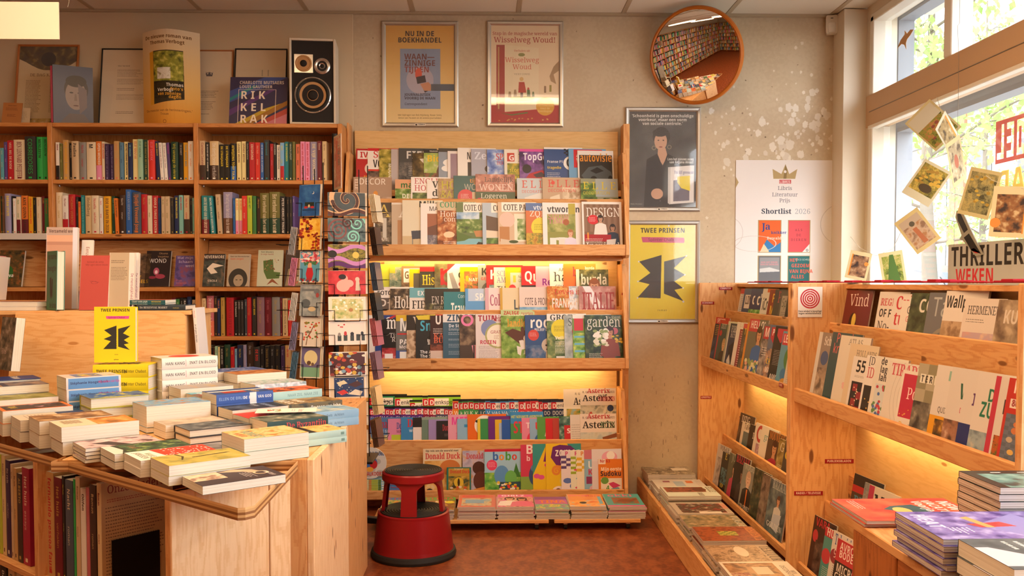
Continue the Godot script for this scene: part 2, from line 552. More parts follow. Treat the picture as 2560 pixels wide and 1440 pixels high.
# ---------------------------------------------------------------- books, magazines and cards
# Local axes of a book: x from spine (0) to fore edge (w), y from tail (0) to head (h), z from back (0) to front (t).
func cover_mesh(w: float, h: float, t: float, p: Dictionary, hard: bool) -> ArrayMesh:
	var b := MB.new()
	var c := 0.0022 if hard else minf(0.0006, t * 0.2)
	var e: Vector2 = p.edge
	var f: Rect2 = p.uv if p.has("uv") else Rect2(e, Vector2())
	var s: Rect2 = p.spine if p.has("spine") else Rect2(e, Vector2())
	# front, as three strips so that a soft cover can bow a little
	b.quad(Vector3(0, 0, t), Vector3(w, 0, t), Vector3(w, h, t), Vector3(0, h, t), Vector3(0, 0, 1), Vector2(f.position.x, f.end.y), f.end, Vector2(f.end.x, f.position.y), f.position)
	b.quad(Vector3(0, 0, 0), Vector3(w, 0, 0), Vector3(w, h, 0), Vector3(0, h, 0), Vector3(0, 0, -1), e, e, e, e)
	# spine, slightly rounded on bound boards
	var bow := minf(0.004, t * 0.12) if hard else minf(0.0012, t * 0.06)
	var n := 4
	for k in n:
		var a0 := float(k) / n
		var a1 := float(k + 1) / n
		var x0 := -bow * sin(a0 * PI)
		var x1 := -bow * sin(a1 * PI)
		var n0 := Vector3(-1, 0, (a0 - 0.5) * 6.0 * bow / t).normalized()
		var n1 := Vector3(-1, 0, (a1 - 0.5) * 6.0 * bow / t).normalized()
		var p0 := Vector3(x0, 0, a0 * t); var p1 := Vector3(x1, 0, a1 * t)
		var q0 := Vector3(x0, h, a0 * t); var q1 := Vector3(x1, h, a1 * t)
		var u0 := s.position.x + s.size.x * a0
		var u1 := s.position.x + s.size.x * a1
		b.tri(p0, p1, q1, n0, n1, n1, Vector2(u0, s.end.y), Vector2(u1, s.end.y), Vector2(u1, s.position.y))
		b.tri(p0, q1, q0, n0, n1, n0, Vector2(u0, s.end.y), Vector2(u1, s.position.y), Vector2(u0, s.position.y))
	# the edges of the boards and their inner faces
	for z in [[0.0, c, 1.0], [t - c, t, -1.0]]:
		b.quad(Vector3(w, 0, z[0]), Vector3(w, h, z[0]), Vector3(w, h, z[1]), Vector3(w, 0, z[1]), Vector3(1, 0, 0), e, e, e, e)
		var zi: float = z[1] if z[2] > 0 else z[0]
		b.quad(Vector3(c, 0, zi), Vector3(w, 0, zi), Vector3(w, h, zi), Vector3(c, h, zi), Vector3(0, 0, z[2]), e, e, e, e)
		for y in [[0.0, -1.0], [h, 1.0]]:
			b.quad(Vector3(0, y[0], z[0]), Vector3(w, y[0], z[0]), Vector3(w, y[0], z[1]), Vector3(0, y[0], z[1]), Vector3(0, y[1], 0), e, e, e, e)
	for y in [[0.0, -1.0], [h, 1.0]]:
		b.quad(Vector3(0, y[0], c), Vector3(c, y[0], c), Vector3(c, y[0], t - c), Vector3(0, y[0], t - c), Vector3(0, y[1], 0), e, e, e, e)
	b.quad(Vector3(c, 0, c), Vector3(c, h, c), Vector3(c, h, t - c), Vector3(c, 0, t - c), Vector3(1, 0, 0), e, e, e, e)
	return b.mesh()

func pages_mesh(w: float, h: float, t: float, hard: bool) -> ArrayMesh:
	var b := MB.new()
	var c := 0.0024 if hard else minf(0.0007, t * 0.24)
	var i := 0.003 if hard else 0.0004
	var x0 := c; var x1 := w - i; var y0 := i; var y1 := h - i; var z0 := c; var z1 := t - c
	var k := 1.0 / 0.03
	# the fore edge is a little hollow on bound books
	var hol := 0.002 if hard else 0.0
	var zm := (z0 + z1) / 2
	b.quad(Vector3(x1, y0, z0), Vector3(x1, y1, z0), Vector3(x1 - hol, y1, zm), Vector3(x1 - hol, y0, zm), Vector3(1, 0, 0), Vector2(y0 * 4, z0 * k), Vector2(y1 * 4, z0 * k), Vector2(y1 * 4, zm * k), Vector2(y0 * 4, zm * k))
	b.quad(Vector3(x1 - hol, y0, zm), Vector3(x1 - hol, y1, zm), Vector3(x1, y1, z1), Vector3(x1, y0, z1), Vector3(1, 0, 0), Vector2(y0 * 4, zm * k), Vector2(y1 * 4, zm * k), Vector2(y1 * 4, z1 * k), Vector2(y0 * 4, z1 * k))
	for y in [[y0, -1.0], [y1, 1.0]]:
		b.quad(Vector3(x0, y[0], z0), Vector3(x1, y[0], z0), Vector3(x1, y[0], z1), Vector3(x0, y[0], z1), Vector3(0, y[1], 0), Vector2(x0 * 4, z0 * k), Vector2(x1 * 4, z0 * k), Vector2(x1 * 4, z1 * k), Vector2(x0 * 4, z1 * k))
	return b.mesh()

func volume(called: String, label: String, category: String, group: String, w: float, h: float, t: float, p: Dictionary, hard: bool, xf: Transform3D, pages := "pages") -> Node3D:
	var o := thing(called, label, category, xf, group)
	part("cover", cover_mesh(w, h, t, p, hard), p.mat, o)
	part("page_block", pages_mesh(w, h, t, hard), M[pages], o)
	return o

var row_lo := -9.0
var row_hi := 9.0
func unique_label(label: String, more: Array) -> String:
	var l := label
	for m in more:
		if not used_labels.has(l):
			break
		l = label + " " + m
	used_labels[l] = true
	return l

func fit(label: String, where: String) -> String:
	if where and label.split(" ").size() + where.split(" ").size() <= 16:
		return label + ", " + where
	return label

# a row of books with their spines out: lines of "x0 x1 top ground ink style|title", columns and tops as measured, on a shelf at height y, spines at depth z
func spine_row(rows: String, y: float, z: float, where: String, group: String, depth := 0.135) -> void:
	var items := []
	for l in rows.split("\n", false):
		var q := l.strip_edges().split("|")
		var a := q[0].split(" ", false)
		if a.size() < 5:
			continue
		items.append([float(a[0]), float(a[1]), float(a[2]), a[3], a[4], a[5] if a.size() > 5 else "b", q[1] if q.size() > 1 else "", float(a[6]) if a.size() > 6 else 0.0])
	for i in items.size():
		var a = items[i]
		var x0 := on_z(a[0], 700, z).x
		var x1 := on_z(a[1], 700, z).x
		# the uprights lean together a little in the lens: read the column at the height of the book
		x0 = on_z(a[0], seen(Vector3(x0, y + 0.1, z)).y, z).x
		x1 = on_z(a[1], seen(Vector3(x1, y + 0.1, z)).y, z).x
		var t := maxf(0.006, x1 - x0 - 0.0012)
		var h := on_z(a[0], a[2], z).y - y
		var grounds: PackedStringArray = a[3].split("/")
		var hard := t > 0.03
		var spec := spine_art(grounds, a[4], a[5], a[6], t, h)
		var room := printed(t, h, spec, 1300.0, "matte")
		room["spine"] = room.uv
		room.erase("uv")
		var zz := z - 0.012 * noise_hash(i, int(y * 100)) 
		var xf := Transform3D(Basis(Vector3.UP, PI / 2), Vector3(x0 + 0.0006, y + 0.0008, zz))
		if a[7] != 0.0:   # leaning on its neighbour
			var r := Basis(Vector3(0, 0, 1), deg_to_rad(a[7]))
			var c0 := Vector3(t if a[7] < 0 else 0.0, 0, 0)
			xf = Transform3D(r * Basis(Vector3.UP, PI / 2), Vector3(x0 + 0.0006, y + 0.0008, zz) + c0 - r * c0)
		var thick := "slim " if t < 0.017 else ("thick " if t > 0.034 else "")
		var name_of := func(k: int) -> String:
			return items[k][3].replace("/", " and ") if k >= 0 and k < items.size() else ""
		var pl: String = name_of.call(i - 1)
		var nl: String = name_of.call(i + 1)
		var beside := "between %s and %s ones" % [pl.split(" ")[0], nl.split(" ")[0]] if pl and nl else "at the end beside a %s one" % (pl + nl).split(" ")[0]
		var lab := fit("%s%s book lettered %s %s" % [thick, a[3].replace("/", " and "), a[4], beside], where)
		volume("hardcover_book" if hard else "paperback_book", unique_label(lab, []), "book", group, depth, h, t, room, hard, xf)

func spine_art(g: PackedStringArray, ink: String, style: String, title: String, t: float, h: float) -> String:
	var s := "bg %s;" % g[0]
	if g.size() > 1:
		s += "rc 0 62 100 100 %s;" % g[1]
	if g.size() > 2:
		s += "rc 0 0 100 20 %s;" % g[2]
	var fs := 52.0 if t < 0.017 else 40.0
	s += "td %d %d %d %s %s %s;" % [50.0 - fs / 2, 5, fs, ink, style, title if title else ""]
	if not title:
		s += "td 30 8 34 %s %s %s;td 30 44 30 %s s %s;" % [ink, style, ["Roman", "Novelle", "De reis", "Nacht", "Het huis"][int(h * 1000) % 5], ink, ["verhalen", "roman", "essays"][int(t * 10000) % 3]]
	s += "rc 34 93 66 97 %s;" % ink
	return s

# magazines standing in a stepped rack, each a little in front of the one before it.
# o: where the row begins on its ledge, dir: along the row, nrm: the way the covers face; lines of "px top_px art-words: label | art"
func mag_row(rows: String, o: Vector3, dir: Vector3, nrm: Vector3, lean: float, fan: float, where: String, group: String, called := "magazine", ratio := 0.77, zmax := 0.007, density := 1000.0) -> void:
	var items := []
	for l in rows.split("\n", false):
		var q := l.strip_edges().split("|")
		if q.size() < 3:
			continue
		var a := q[0].split(" ", false)
		items.append([float(a[0]), float(a[1]), q[1].strip_edges(), q[2].strip_edges(), float(a[2]) if a.size() > 2 else 0.0])
	for i in items.size():
		var a = items[i]
		var s := maxf(along(o, dir, a[0]), row_lo)
		var pitch := 0.1
		if i + 1 < items.size():
			pitch = along(o, dir, items[i + 1][0]) - s
		var t := clampf(pitch * sin(fan) * 0.85, 0.0009, zmax)
		var turn := Basis(Vector3.UP, fan)
		var n2 := (turn * nrm).normalized()
		var d2 := (turn * dir).normalized()
		var up := (Vector3.UP * cos(lean) - n2 * sin(lean)).normalized()
		var nn := d2.cross(up).normalized()
		var at := o + dir * s
		# height from the measured top
		var h := 0.28
		for k in 4:
			var e := seen(at + up * h)
			h *= clampf(1.0 + (e.y - a[1]) / maxf(20.0, seen(at).y - e.y), 0.6, 1.6)
		var w: float = h * ratio if a[4] == 0.0 else a[4]
		w = minf(w, (row_hi - s) * 0.995)
		if w < 0.03:
			continue
		var room := printed(w, h, a[3], density, "gloss")
		var xf := Transform3D(Basis(d2, up, nn), at)
		volume(called, unique_label(fit(a[2], where), ["again"]), "magazine", group, w, h, t, room, false, xf, "mag_pages")

# a pile lying flat: n copies of one book; near: the corner where tail and fore edge meet (max r, min v), r: direction of the cover's right side, v: its up direction
func pile(called: String, at: Vector3, rdir: Vector3, vdir: Vector3, w: float, h: float, ts: Array, front: String, spine: String, hard: bool, label: String, group: String, flip := false, category := "book", finish := "matte", density := 1100.0, pages := "pages", slip := 0.004) -> float:
	var y := at.y
	var n := ts.size()
	var room := jacket(w, h, ts[n - 1], front, spine, density, finish)
	for k in n:
		var t: float = ts[k]
		var j := Vector3((noise_hash(k, int(at.x * 991)) - 0.5) * slip * 2, 0, (noise_hash(k + 9, int(at.z * 991)) - 0.5) * slip * 2)
		var rd := rdir.rotated(Vector3.UP, (noise_hash(k + 31, int(at.z * 777)) - 0.5) * slip * 4)
		var vd := vdir.rotated(Vector3.UP, (noise_hash(k + 31, int(at.z * 777)) - 0.5) * slip * 4)
		var xf: Transform3D
		var lo := Vector3(at.x, y, at.z) + j
		if flip:   # the spine looks out over the near corner
			xf = Transform3D(Basis(-rd, -vd, Vector3.UP), lo + vd * h)
		else:
			xf = Transform3D(Basis(rd, vd, Vector3.UP), lo - rd * w)
		var lab := label
		if n > 1:
			lab = label + ", " + (["top copy", "second copy", "third copy", "fourth copy", "fifth copy", "sixth copy", "seventh copy", "eighth copy", "ninth copy", "tenth copy"][n - 1 - k] if n - 1 - k < 10 else "lower copy")
		volume(called, unique_label(lab, []), category, group, w, h, t, room, hard, xf, pages)
		y += t + 0.0004
	return y

# a single sheet of card with print on its face and a plain back; centre of its lower edge at the origin, face towards +z
func card(called: String, label: String, category: String, group: String, w: float, h: float, t: float, room: Dictionary, xf: Transform3D) -> MeshInstance3D:
	return solo(called, card_mesh(w, h, t, room), room.mat, label, category, xf, group)

func card_mesh(w: float, h: float, t: float, room: Dictionary, cx := 0.5) -> ArrayMesh:
	var b := MB.new()
	var f: Rect2 = room.uv
	var e: Vector2 = room.edge
	var x0 := -w * cx; var x1 := w * (1 - cx)
	b.quad(Vector3(x0, 0, t), Vector3(x1, 0, t), Vector3(x1, h, t), Vector3(x0, h, t), Vector3(0, 0, 1), Vector2(f.position.x, f.end.y), f.end, Vector2(f.end.x, f.position.y), f.position)
	b.quad(Vector3(x0, 0, 0), Vector3(x1, 0, 0), Vector3(x1, h, 0), Vector3(x0, h, 0), Vector3(0, 0, -1), e, e, e, e)
	b.quad(Vector3(x0, 0, 0), Vector3(x0, h, 0), Vector3(x0, h, t), Vector3(x0, 0, t), Vector3(-1, 0, 0), e, e, e, e)
	b.quad(Vector3(x1, 0, 0), Vector3(x1, h, 0), Vector3(x1, h, t), Vector3(x1, 0, t), Vector3(1, 0, 0), e, e, e, e)
	b.quad(Vector3(x0, 0, 0), Vector3(x1, 0, 0), Vector3(x1, 0, t), Vector3(x0, 0, t), Vector3(0, -1, 0), e, e, e, e)
	b.quad(Vector3(x0, h, 0), Vector3(x1, h, 0), Vector3(x1, h, t), Vector3(x0, h, t), Vector3(0, 1, 0), e, e, e, e)
	return b.mesh()

# ---------------------------------------------------------------- materials
func mat(key: String, c: String, rough := 0.6, metal := 0.0, spec := 0.4) -> StandardMaterial3D:
	var m := StandardMaterial3D.new()
	m.resource_name = key
	m.albedo_color = Color.html(c)
	m.roughness = rough
	m.metallic = metal
	m.metallic_specular = spec
	M[key] = m
	return m

func wood_image(light: Color, dark: Color, knot: Color, sd: int, rings: int, contrast: float, knots: int) -> Image:
	var W := 1024
	var H := 512
	var im := Image.create(W, H, false, Image.FORMAT_RGB8)
	var a := noises[3]; var b := noises[5]; var c := noises[0]
	var ks := []
	for k in knots:
		ks.append([noise_hash(k, sd) * W, noise_hash(k + 40, sd) * H, 5.0 + 9.0 * noise_hash(k + 80, sd)])
	for y in H:
		for x in W:
			var xp := (x if x < 512 else 1023 - x) >> 3
			var n := a.get_pixel((xp + sd * 31) & 255, ((y >> 1) + sd * 17) & 255).r
			var bend := 0.0
			var kd := 0.0
			for k in ks:
				var dx: float = (x - k[0]) * 0.45
				var dy: float = y - k[1]
				var r: float = sqrt(dx * dx + dy * dy) / k[2]
				if r < 6.0:
					bend += exp(-r * 0.7) * 1.3 * signf(dy)
					kd = maxf(kd, 1.0 - smoothstep(0.55, 1.05, r))
			var ring := 0.5 + 0.5 * sin(TAU * (float(y) / H * rings + n * 2.6 + bend))
			ring = pow(ring, 2.2)
			var fine := b.get_pixel(((x >> 4) + 9) & 255, (y + sd * 5) & 255).r
			var broad := c.get_pixel(xp, (y >> 1) & 255).r
			var v := clampf(ring * contrast + (fine - 0.5) * 0.35 + (broad - 0.5) * 0.14, 0.0, 1.0)
			im.set_pixel(x, y, light.lerp(dark, v).lerp(knot, kd * 0.85))
	return im

func wood(key: String, light: String, dark: String, knot: String, sd: int, rings := 14, contrast := 0.5, knots := 6, rough := 0.45) -> void:
	var m := mat(key, "ffffff", rough)
	var im := wood_image(Color.html(light), Color.html(dark), Color.html(knot), sd, rings, contrast, knots)
	m.albedo_texture = ImageTexture.create_from_image(im)
	m.uv1_scale = Vector3(1 / 1.3, 1 / 0.45, 1)
	m.uv1_offset = Vector3(0.13 * sd, 0.29 * sd, 0)

func grain_tex(w: int, h: int, f: Callable) -> ImageTexture:
	var im := Image.create(w, h, false, Image.FORMAT_RGB8)
	for y in h:
		for x in w:
			im.set_pixel(x, y, f.call(x, y))
	return ImageTexture.create_from_image(im)

func make_materials() -> void:
	wood("pine", "dca469", "c07a3f", "7a4a24", 2, 12, 0.5, 7)
	wood("pine_case", "cf8d4e", "b06a30", "6e3f1c", 5, 15, 0.45, 5)
	wood("pine_panel", "e0ab72", "c4834a", "6b4024", 7, 10, 0.5, 8)
	wood("birch_ply", "dfae74", "cf9454", "b57a40", 9, 5, 0.6, 1)
	wood("pine_board", "e0b87c", "cfa264", "8d6034", 11, 8, 0.4, 2)
	wood("pine_daylit", "ecc493", "d6a068", "7c4c2c", 3, 11, 0.45, 7)  # paler pine, with the daylight on the table panels put into its colour
	wood("pine_red", "b26a34", "8a4a20", "4f2812", 13, 12, 0.55, 6)
	mat("ply_edge", "c99a62", 0.6)
	mat("ply_dark", "8d5c32", 0.6)
	var pg := mat("pages", "ffffff", 0.85)
	var pf := func(x: int, y: int) -> Color:
		var n := noise_at(4, (x >> 4) * 3, y * 3) * 0.5 + noise_at(5, x >> 5, y * 7) * 0.5
		return Color(0.90, 0.865, 0.79).lerp(Color(0.75, 0.69, 0.58), smoothstep(0.45, 0.85, n) * 0.8)
	pg.albedo_texture = grain_tex(64, 128, pf)
	var mp := mat("mag_pages", "ffffff", 0.5)
	var mf := func(x: int, y: int) -> Color:
		var n := noise_at(4, (x >> 4) * 5, y * 5) * 0.6 + noise_at(2, x >> 5, y * 11) * 0.4
		return Color(0.86, 0.82, 0.77).lerp(Color(0.52, 0.45, 0.4), smoothstep(0.4, 0.8, n))
	mp.albedo_texture = grain_tex(64, 128, mf)
	# plastered wall: warm white with specks, scrapes and filler patches
	var wm := mat("wall", "ffffff", 0.75)
	var wi := Image.create(2048, 928, false, Image.FORMAT_RGB8)
	for y in 928:
		for x in 2048:
			var n := noise_at(0, x >> 1, y >> 1) * 0.5 + noise_at(5, x, y) * 0.5
			wi.set_pixel(x, y, Color(0.79, 0.715, 0.60).lerp(Color(0.765, 0.685, 0.57), smoothstep(0.35, 0.7, n)))
	# texture runs from x = -4.2 (0) to 2.1 (2048) and from y = 2.85 (0) to 0 (928): 325 px per metre
	var fb := Rect2i(0, 0, 2048, 928)
	for k in 150:   # filler patches beside the window
		var X := 1.25 + 0.78 * pow(noise_hash(k, 71), 0.6)
		var Y := 2.12 + 0.34 * (noise_hash(k, 72) - 0.5) + 0.14 * (noise_hash(k, 73) - 0.5) + (0.1 if X > 1.85 else 0.0)
		if k > 105:
			Y = 1.5 + 1.2 * noise_hash(k, 74)
		var r := 1.2 + 4.2 * pow(noise_hash(k, 75), 2.0)
		if k > 105:
			r = 1.0 + 1.2 * noise_hash(k, 75)
		var cx := (X + 4.2) * 325.0
		var cy := (2.85 - Y) * 325.0
		var ang := noise_hash(k, 76) * TAU
		var c := Color(0.90, 0.86, 0.79).lerp(Color(0.80, 0.74, 0.66), noise_hash(k, 77) * 0.6)
		for q in 5:
			var aa := ang + q * 1.3
			blob(wi, fb, cx + cos(aa) * r * 0.7, cy + sin(aa) * r * 0.8, r * (0.5 + 0.5 * noise_hash(k + q, 78)), r * (0.6 + 0.6 * noise_hash(k + q, 79)), c)
	for k in 260:   # specks and nail holes over the whole wall
		var x := 2048 * noise_hash(k, 81)
		var y := 620 * noise_hash(k, 82)
		blob(wi, fb, x, y, 0.8 + noise_hash(k, 83), 0.7 + noise_hash(k, 84), Color(0.45, 0.37, 0.29).lerp(Color(0.66, 0.58, 0.48), noise_hash(k, 85)))
	for k in 60:    # scuffs low down beside the rack
		var x := 1620 + 190 * noise_hash(k, 91)
		var y := 690 + 200 * noise_hash(k, 92)
		wi.fill_rect(Rect2i(int(x), int(y), 1, 2 + int(9 * noise_hash(k, 93))).intersection(fb), Color(0.5, 0.43, 0.36).lerp(Color(0.66, 0.58, 0.5), noise_hash(k, 94)))
	wm.albedo_texture = ImageTexture.create_from_image(wi)
	var wn := mat("wall_plain", "c9b79a", 0.8)
	var bump := NoiseTexture2D.new()
	bump.width = 512; bump.height = 512; bump.seamless = true
	var bn := FastNoiseLite.new(); bn.seed = 5; bn.frequency = 0.03; bn.fractal_octaves = 4
	bump.noise = bn
	for k in ["wall", "wall_plain"]:
		M[k].heightmap_enabled = true
		M[k].heightmap_texture = bump
		M[k].heightmap_scale = 0.12
	M.wall.heightmap_enabled = false
	mat("lining", "cdb898", 0.7)
	mat("ceiling", "d8cdb8", 0.9)
	mat("tile", "ded4c2", 0.9)
	mat("tbar", "b3a084", 0.5)
	var fl := mat("floor", "ffffff", 0.4)
	var ff := func(x: int, y: int) -> Color:
		var n := noise_at(1, x, y >> 1) * 0.45 + noise_at(5, x, y) * 0.3 + noise_at(0, x, y) * 0.25
		return Color(0.42, 0.19, 0.095).lerp(Color(0.56, 0.29, 0.15), smoothstep(0.3, 0.7, n))
	fl.albedo_texture = grain_tex(256, 256, ff)
	fl.uv1_scale = Vector3(1.4, 1.4, 1)
	mat("frame_paint", "d9cbb4", 0.45)
	mat("frame_white", "e6dfd0", 0.45)
	mat("transom_paint", "c7a582", 0.5)
	mat("alu", "c8c4bc", 0.32, 0.9)
	mat("black_metal", "151314", 0.4, 0.3)
	mat("black_plastic", "1b1a1a", 0.45)
	mat("rubber", "24221f", 0.6)
	mat("stool_red", "8e1418", 0.32)
	mat("mirror", "f2f2ee", 0.015, 1.0)
	mat("mirror_ring", "b9671c", 0.4)
	mat("white_board", "d9cfc0", 0.6)
	mat("cream_plastic", "ddd2bc", 0.4)
	mat("speaker_case", "d5c8b2", 0.5)
	mat("speaker_face", "221d1b", 0.7)
	mat("cone", "b88a58", 0.6)
	mat("chrome", "cfcac2", 0.25, 0.9)
	mat("red_sign", "a3201f", 0.4)
	mat("string", "d8cdb6", 0.8)
	mat("wire", "8d857a", 0.4, 0.6)
	mat("grey_card", "9a968c", 0.7)
	mat("lacquer_panel", "efe3b8", 0.55)
	mat("cloth_red", "a5182a", 0.8)
	var g := mat("glass", "ffffff", 0.02)
	g.transparency = BaseMaterial3D.TRANSPARENCY_ALPHA
	g.albedo_color.a = 0.05
	var pl := mat("poster_glass", "ffffff", 0.03)
	pl.transparency = BaseMaterial3D.TRANSPARENCY_ALPHA
	pl.albedo_color.a = 0.03
	var lt := mat("lamp_glow", "fff0d0", 0.5)
	lt.emission_enabled = true
	lt.emission = Color.html("ffe2b0")
	lt.emission_energy_multiplier = 2.5
	var cl := mat("ceiling_lamp_glow", "fff2dc", 0.5)
	cl.emission_enabled = true
	cl.emission = Color.html("ffe6c2")
	cl.emission_energy_multiplier = 5.0
	# outside
	mat("asphalt", "6d6a66", 0.9)
	mat("pavement", "a39c92", 0.9)
	mat("facade", "d9cfc2", 0.8)
	mat("facade_brick", "a8664c", 0.85)
	mat("outer_grey", "8b9098", 0.6)
	mat("car_paint", "39424c", 0.2, 0.3)
	mat("car_glass", "222a30", 0.05)
	mat("bark", "6f6558", 0.9)
	var lf := mat("leaf", "7f9a55", 0.6)
	lf.backlight_enabled = true
	lf.backlight = Color(0.5, 0.6, 0.3)
	mat("sign_red", "cf2a2a", 0.5)
	mat("sign_yellow", "e2c52c", 0.5)

# ---------------------------------------------------------------- light
func area_lamp(at: Vector3, towards: Vector3, sx: float, sy: float, energy: float, c: Color) -> void:
	var l := AreaLight3D.new()
	l.name = "lamp_light"
	l.area_size = Vector2(sx, sy)
	l.light_energy = energy
	l.light_color = c
	l.shadow_enabled = true
	l.set("area_range", 14.0)
	add_child(l, true)
	var up := Vector3.UP if absf(towards.normalized().y) < 0.95 else Vector3(0, 0, 1)
	l.transform = Transform3D(Basis.looking_at(towards, up), at)

func light_and_camera() -> void:
	var yaw := deg_to_rad(1.384)
	var pitch := deg_to_rad(2.1)
	cam_fwd = Vector3(sin(yaw) * cos(pitch), -sin(pitch), -cos(yaw) * cos(pitch))
	cam_right = Vector3(cos(yaw), 0, sin(yaw))
	cam_up = cam_right.cross(cam_fwd)
	PRINCIPAL = Vector2(1280, 706.0 + FOCAL * tan(pitch))
	var cam := Camera3D.new()
	cam.name = "camera"
	cam.projection = Camera3D.PROJECTION_FRUSTUM
	cam.near = 0.1
	cam.far = 200.0
	cam.size = 0.1 * 1440.0 / FOCAL
	cam.frustum_offset = Vector2(0, (PRINCIPAL.y - 720.0) / FOCAL * 0.1)
	cam.transform = Transform3D(Basis(cam_right, cam_up, -cam_fwd), CAM_POS)
	add_child(cam)
	var e := Environment.new()
	e.background_mode = Environment.BG_SKY
	var sm := ProceduralSkyMaterial.new()
	sm.sky_top_color = Color(0.86, 0.91, 0.97)
	sm.sky_horizon_color = Color(0.97, 0.97, 0.96)
	sm.ground_horizon_color = Color(0.8, 0.78, 0.74)
	sm.ground_bottom_color = Color(0.45, 0.43, 0.4)
	sm.sky_energy_multiplier = SKY
	sm.ground_energy_multiplier = SKY
	var sky := Sky.new()
	sky.sky_material = sm
	e.sky = sky
	e.tonemap_mode = Environment.TONE_MAPPER_LINEAR
	e.tonemap_exposure = EXPOSURE
	e.sdfgi_enabled = true
	e.ssao_enabled = true
	e.ssil_enabled = true
	var we := WorldEnvironment.new()
	we.name = "world"
	we.environment = e
	add_child(we)

var SKY := 2.7
var EXPOSURE := 1.36
var CEIL_LAMP := 2.0
var RACK_LAMP := 0.36

# ---------------------------------------------------------------- the room
func build_room() -> void:
	var b := MB.new()
	b.box(Vector3(-1.0, -0.05, 4.4), Vector3(6.7, 0.1, 9.2), 0)
	struct("floor", b.mesh(), M.floor, "rust-brown marbled linoleum floor of the shop")
	# back wall, its own texture laid once over it
	var w := MB.new()
	var x0 := -4.2; var x1 := 2.1
	w.quad(Vector3(x0, 0, 0), Vector3(x1, 0, 0), Vector3(x1, 2.85, 0), Vector3(x0, 2.85, 0), Vector3(0, 0, 1), Vector2(0, 1), Vector2(1, 1), Vector2(1, 0), Vector2(0, 0))
	w.box(Vector3(-1.05, 1.425, -0.081), Vector3(6.3, 2.85, 0.16))
	struct("wall_back", w.mesh(), M.wall, "cream plastered back wall with specks and filler patches")
	struct("wall_back_lining", span(-4.2, -0.795, 0, 2.828, 0.0005, 0.012, 1), M.lining, "beige lining board on the wall above the bookcase")
	struct("wall_left", span(-4.35, -4.2, 0, 2.9, -0.15, 9.0), M.wall_plain, "plain cream wall on the far side of the shop")
	struct("wall_front", span(-4.2, 2.3, 0, 2.9, 8.9, 9.05), M.wall_plain, "plain cream wall opposite the magazine rack")
	struct("column", span(2.02, 2.16, 0, 2.83, -0.15, 0.155), M.frame_paint, "narrow cream corner pillar beside the shop window")
	# wall with the windows
	var r := MB.new()
	for q in [[0.0, 0.95, 0.155, 9.0], [2.765, 2.9, 0.155, 9.0], [0.95, 2.765, 0.155, 0.215], [0.95, 2.765, 2.95, 3.1], [0.95, 2.765, 5.9, 9.0]]:
		r.box(Vector3(2.2265, (q[0] + q[1]) / 2, (q[2] + q[3]) / 2), Vector3(0.147, q[1] - q[0], q[3] - q[2]))
	struct("wall_right", r.mesh(), M.frame_paint, "cream window wall above and below the panes")
	# outer reveal of grey masonry seen through the glass
	var og := MB.new()
	for q in [[0.7, 2.95, 0.1, 0.212], [2.12, 2.36, 0.212, 2.95], [2.75, 2.95, 0.212, 2.95]]:
		og.box(Vector3(2.355, (q[0] + q[1]) / 2, (q[2] + q[3]) / 2), Vector3(0.09, q[1] - q[0], q[3] - q[2]))
	struct("wall_outer_reveal", og.mesh(), M.outer_grey, "grey masonry reveal outside the shop window")
	var wi := 1
	for z in [[0.215, 2.95], [3.1, 5.9]]:
		var o := Node3D.new()
		o.name = "window_%d" % wi
		wi += 1
		add_child(o)
		tag(o, "shop window with deep transom and small upper panes" if wi == 2 else "second shop window further along the street wall", "", "", "structure")
		part("transom", span(2.146, 2.25, 2.15, 2.33, z[0] - 0.05, z[1] + 0.03, 2, 0.004), M.transom_paint, o)
		part("transom_lip", span(2.138, 2.18, 2.135, 2.155, z[0], z[1], 2, 0.003), M.frame_white, o)
		part("transom_groove", span(2.144, 2.148, 2.232, 2.236, z[0], z[1], 2, 0.0), M.wire, o)
		part("jamb", span(2.146, 2.25, 0.95, 2.15, z[0] - 0.005, z[0] + 0.04, 1, 0.004), M.frame_white, o)
		part("jamb", span(2.146, 2.25, 0.95, 2.15, z[1] - 0.04, z[1], 1, 0.004), M.frame_white, o)
		part("jamb", span(2.146, 2.25, 2.33, 2.765, z[0] - 0.005, z[0] + 0.04, 1, 0.004), M.frame_white, o)
		part("jamb", span(2.146, 2.25, 2.33, 2.765, z[1] - 0.04, z[1], 1, 0.004), M.frame_white, o)
		part("head", span(2.146, 2.25, 2.735, 2.78, z[0], z[1], 2, 0.004), M.frame_white, o)
		part("sill", span(2.09, 2.3, 0.93, 0.955, z[0] - 0.02, z[1] + 0.02, 2, 0.004), M.frame_white, o)
		for mz in [z[0] + 0.86, z[0] + 1.77]:
			part("mullion", span(2.146, 2.25, 2.33, 2.74, mz - 0.035, mz + 0.035, 1, 0.004), M.frame_white, o)
		part("pane", span(2.212, 2.216, 0.955, 2.15, z[0] + 0.03, z[1] - 0.03, -1, 0.0), M.glass, o)
		for k in 3:
			part("pane", span(2.212, 2.216, 2.33, 2.74, z[0] + 0.03 + k * 0.9, z[0] + 0.9 * (k + 1) - 0.03, -1, 0.0), M.glass, o)
	# ceiling: hung tiles near the back wall, plain beyond
	var c := MB.new()
	c.box(Vector3(-1.0, 2.9, 4.4), Vector3(6.7, 0.1, 9.2))
	var ce := struct("ceiling", c.mesh(), M.ceiling, "hung ceiling of square off-white tiles")
	var tm := box_mesh(Vector3(0, 0, 0), Vector3(0.586, 0.014, 0.586), 0, 0.003)
	for i in range(-7, 4):
		for j in 4:
			var o := part("tile", tm, M.tile, ce)
			o.position = Vector3(0.165 + 0.61 * (i + 0.5), 2.842, 0.02 + 0.61 * (j + 0.5))
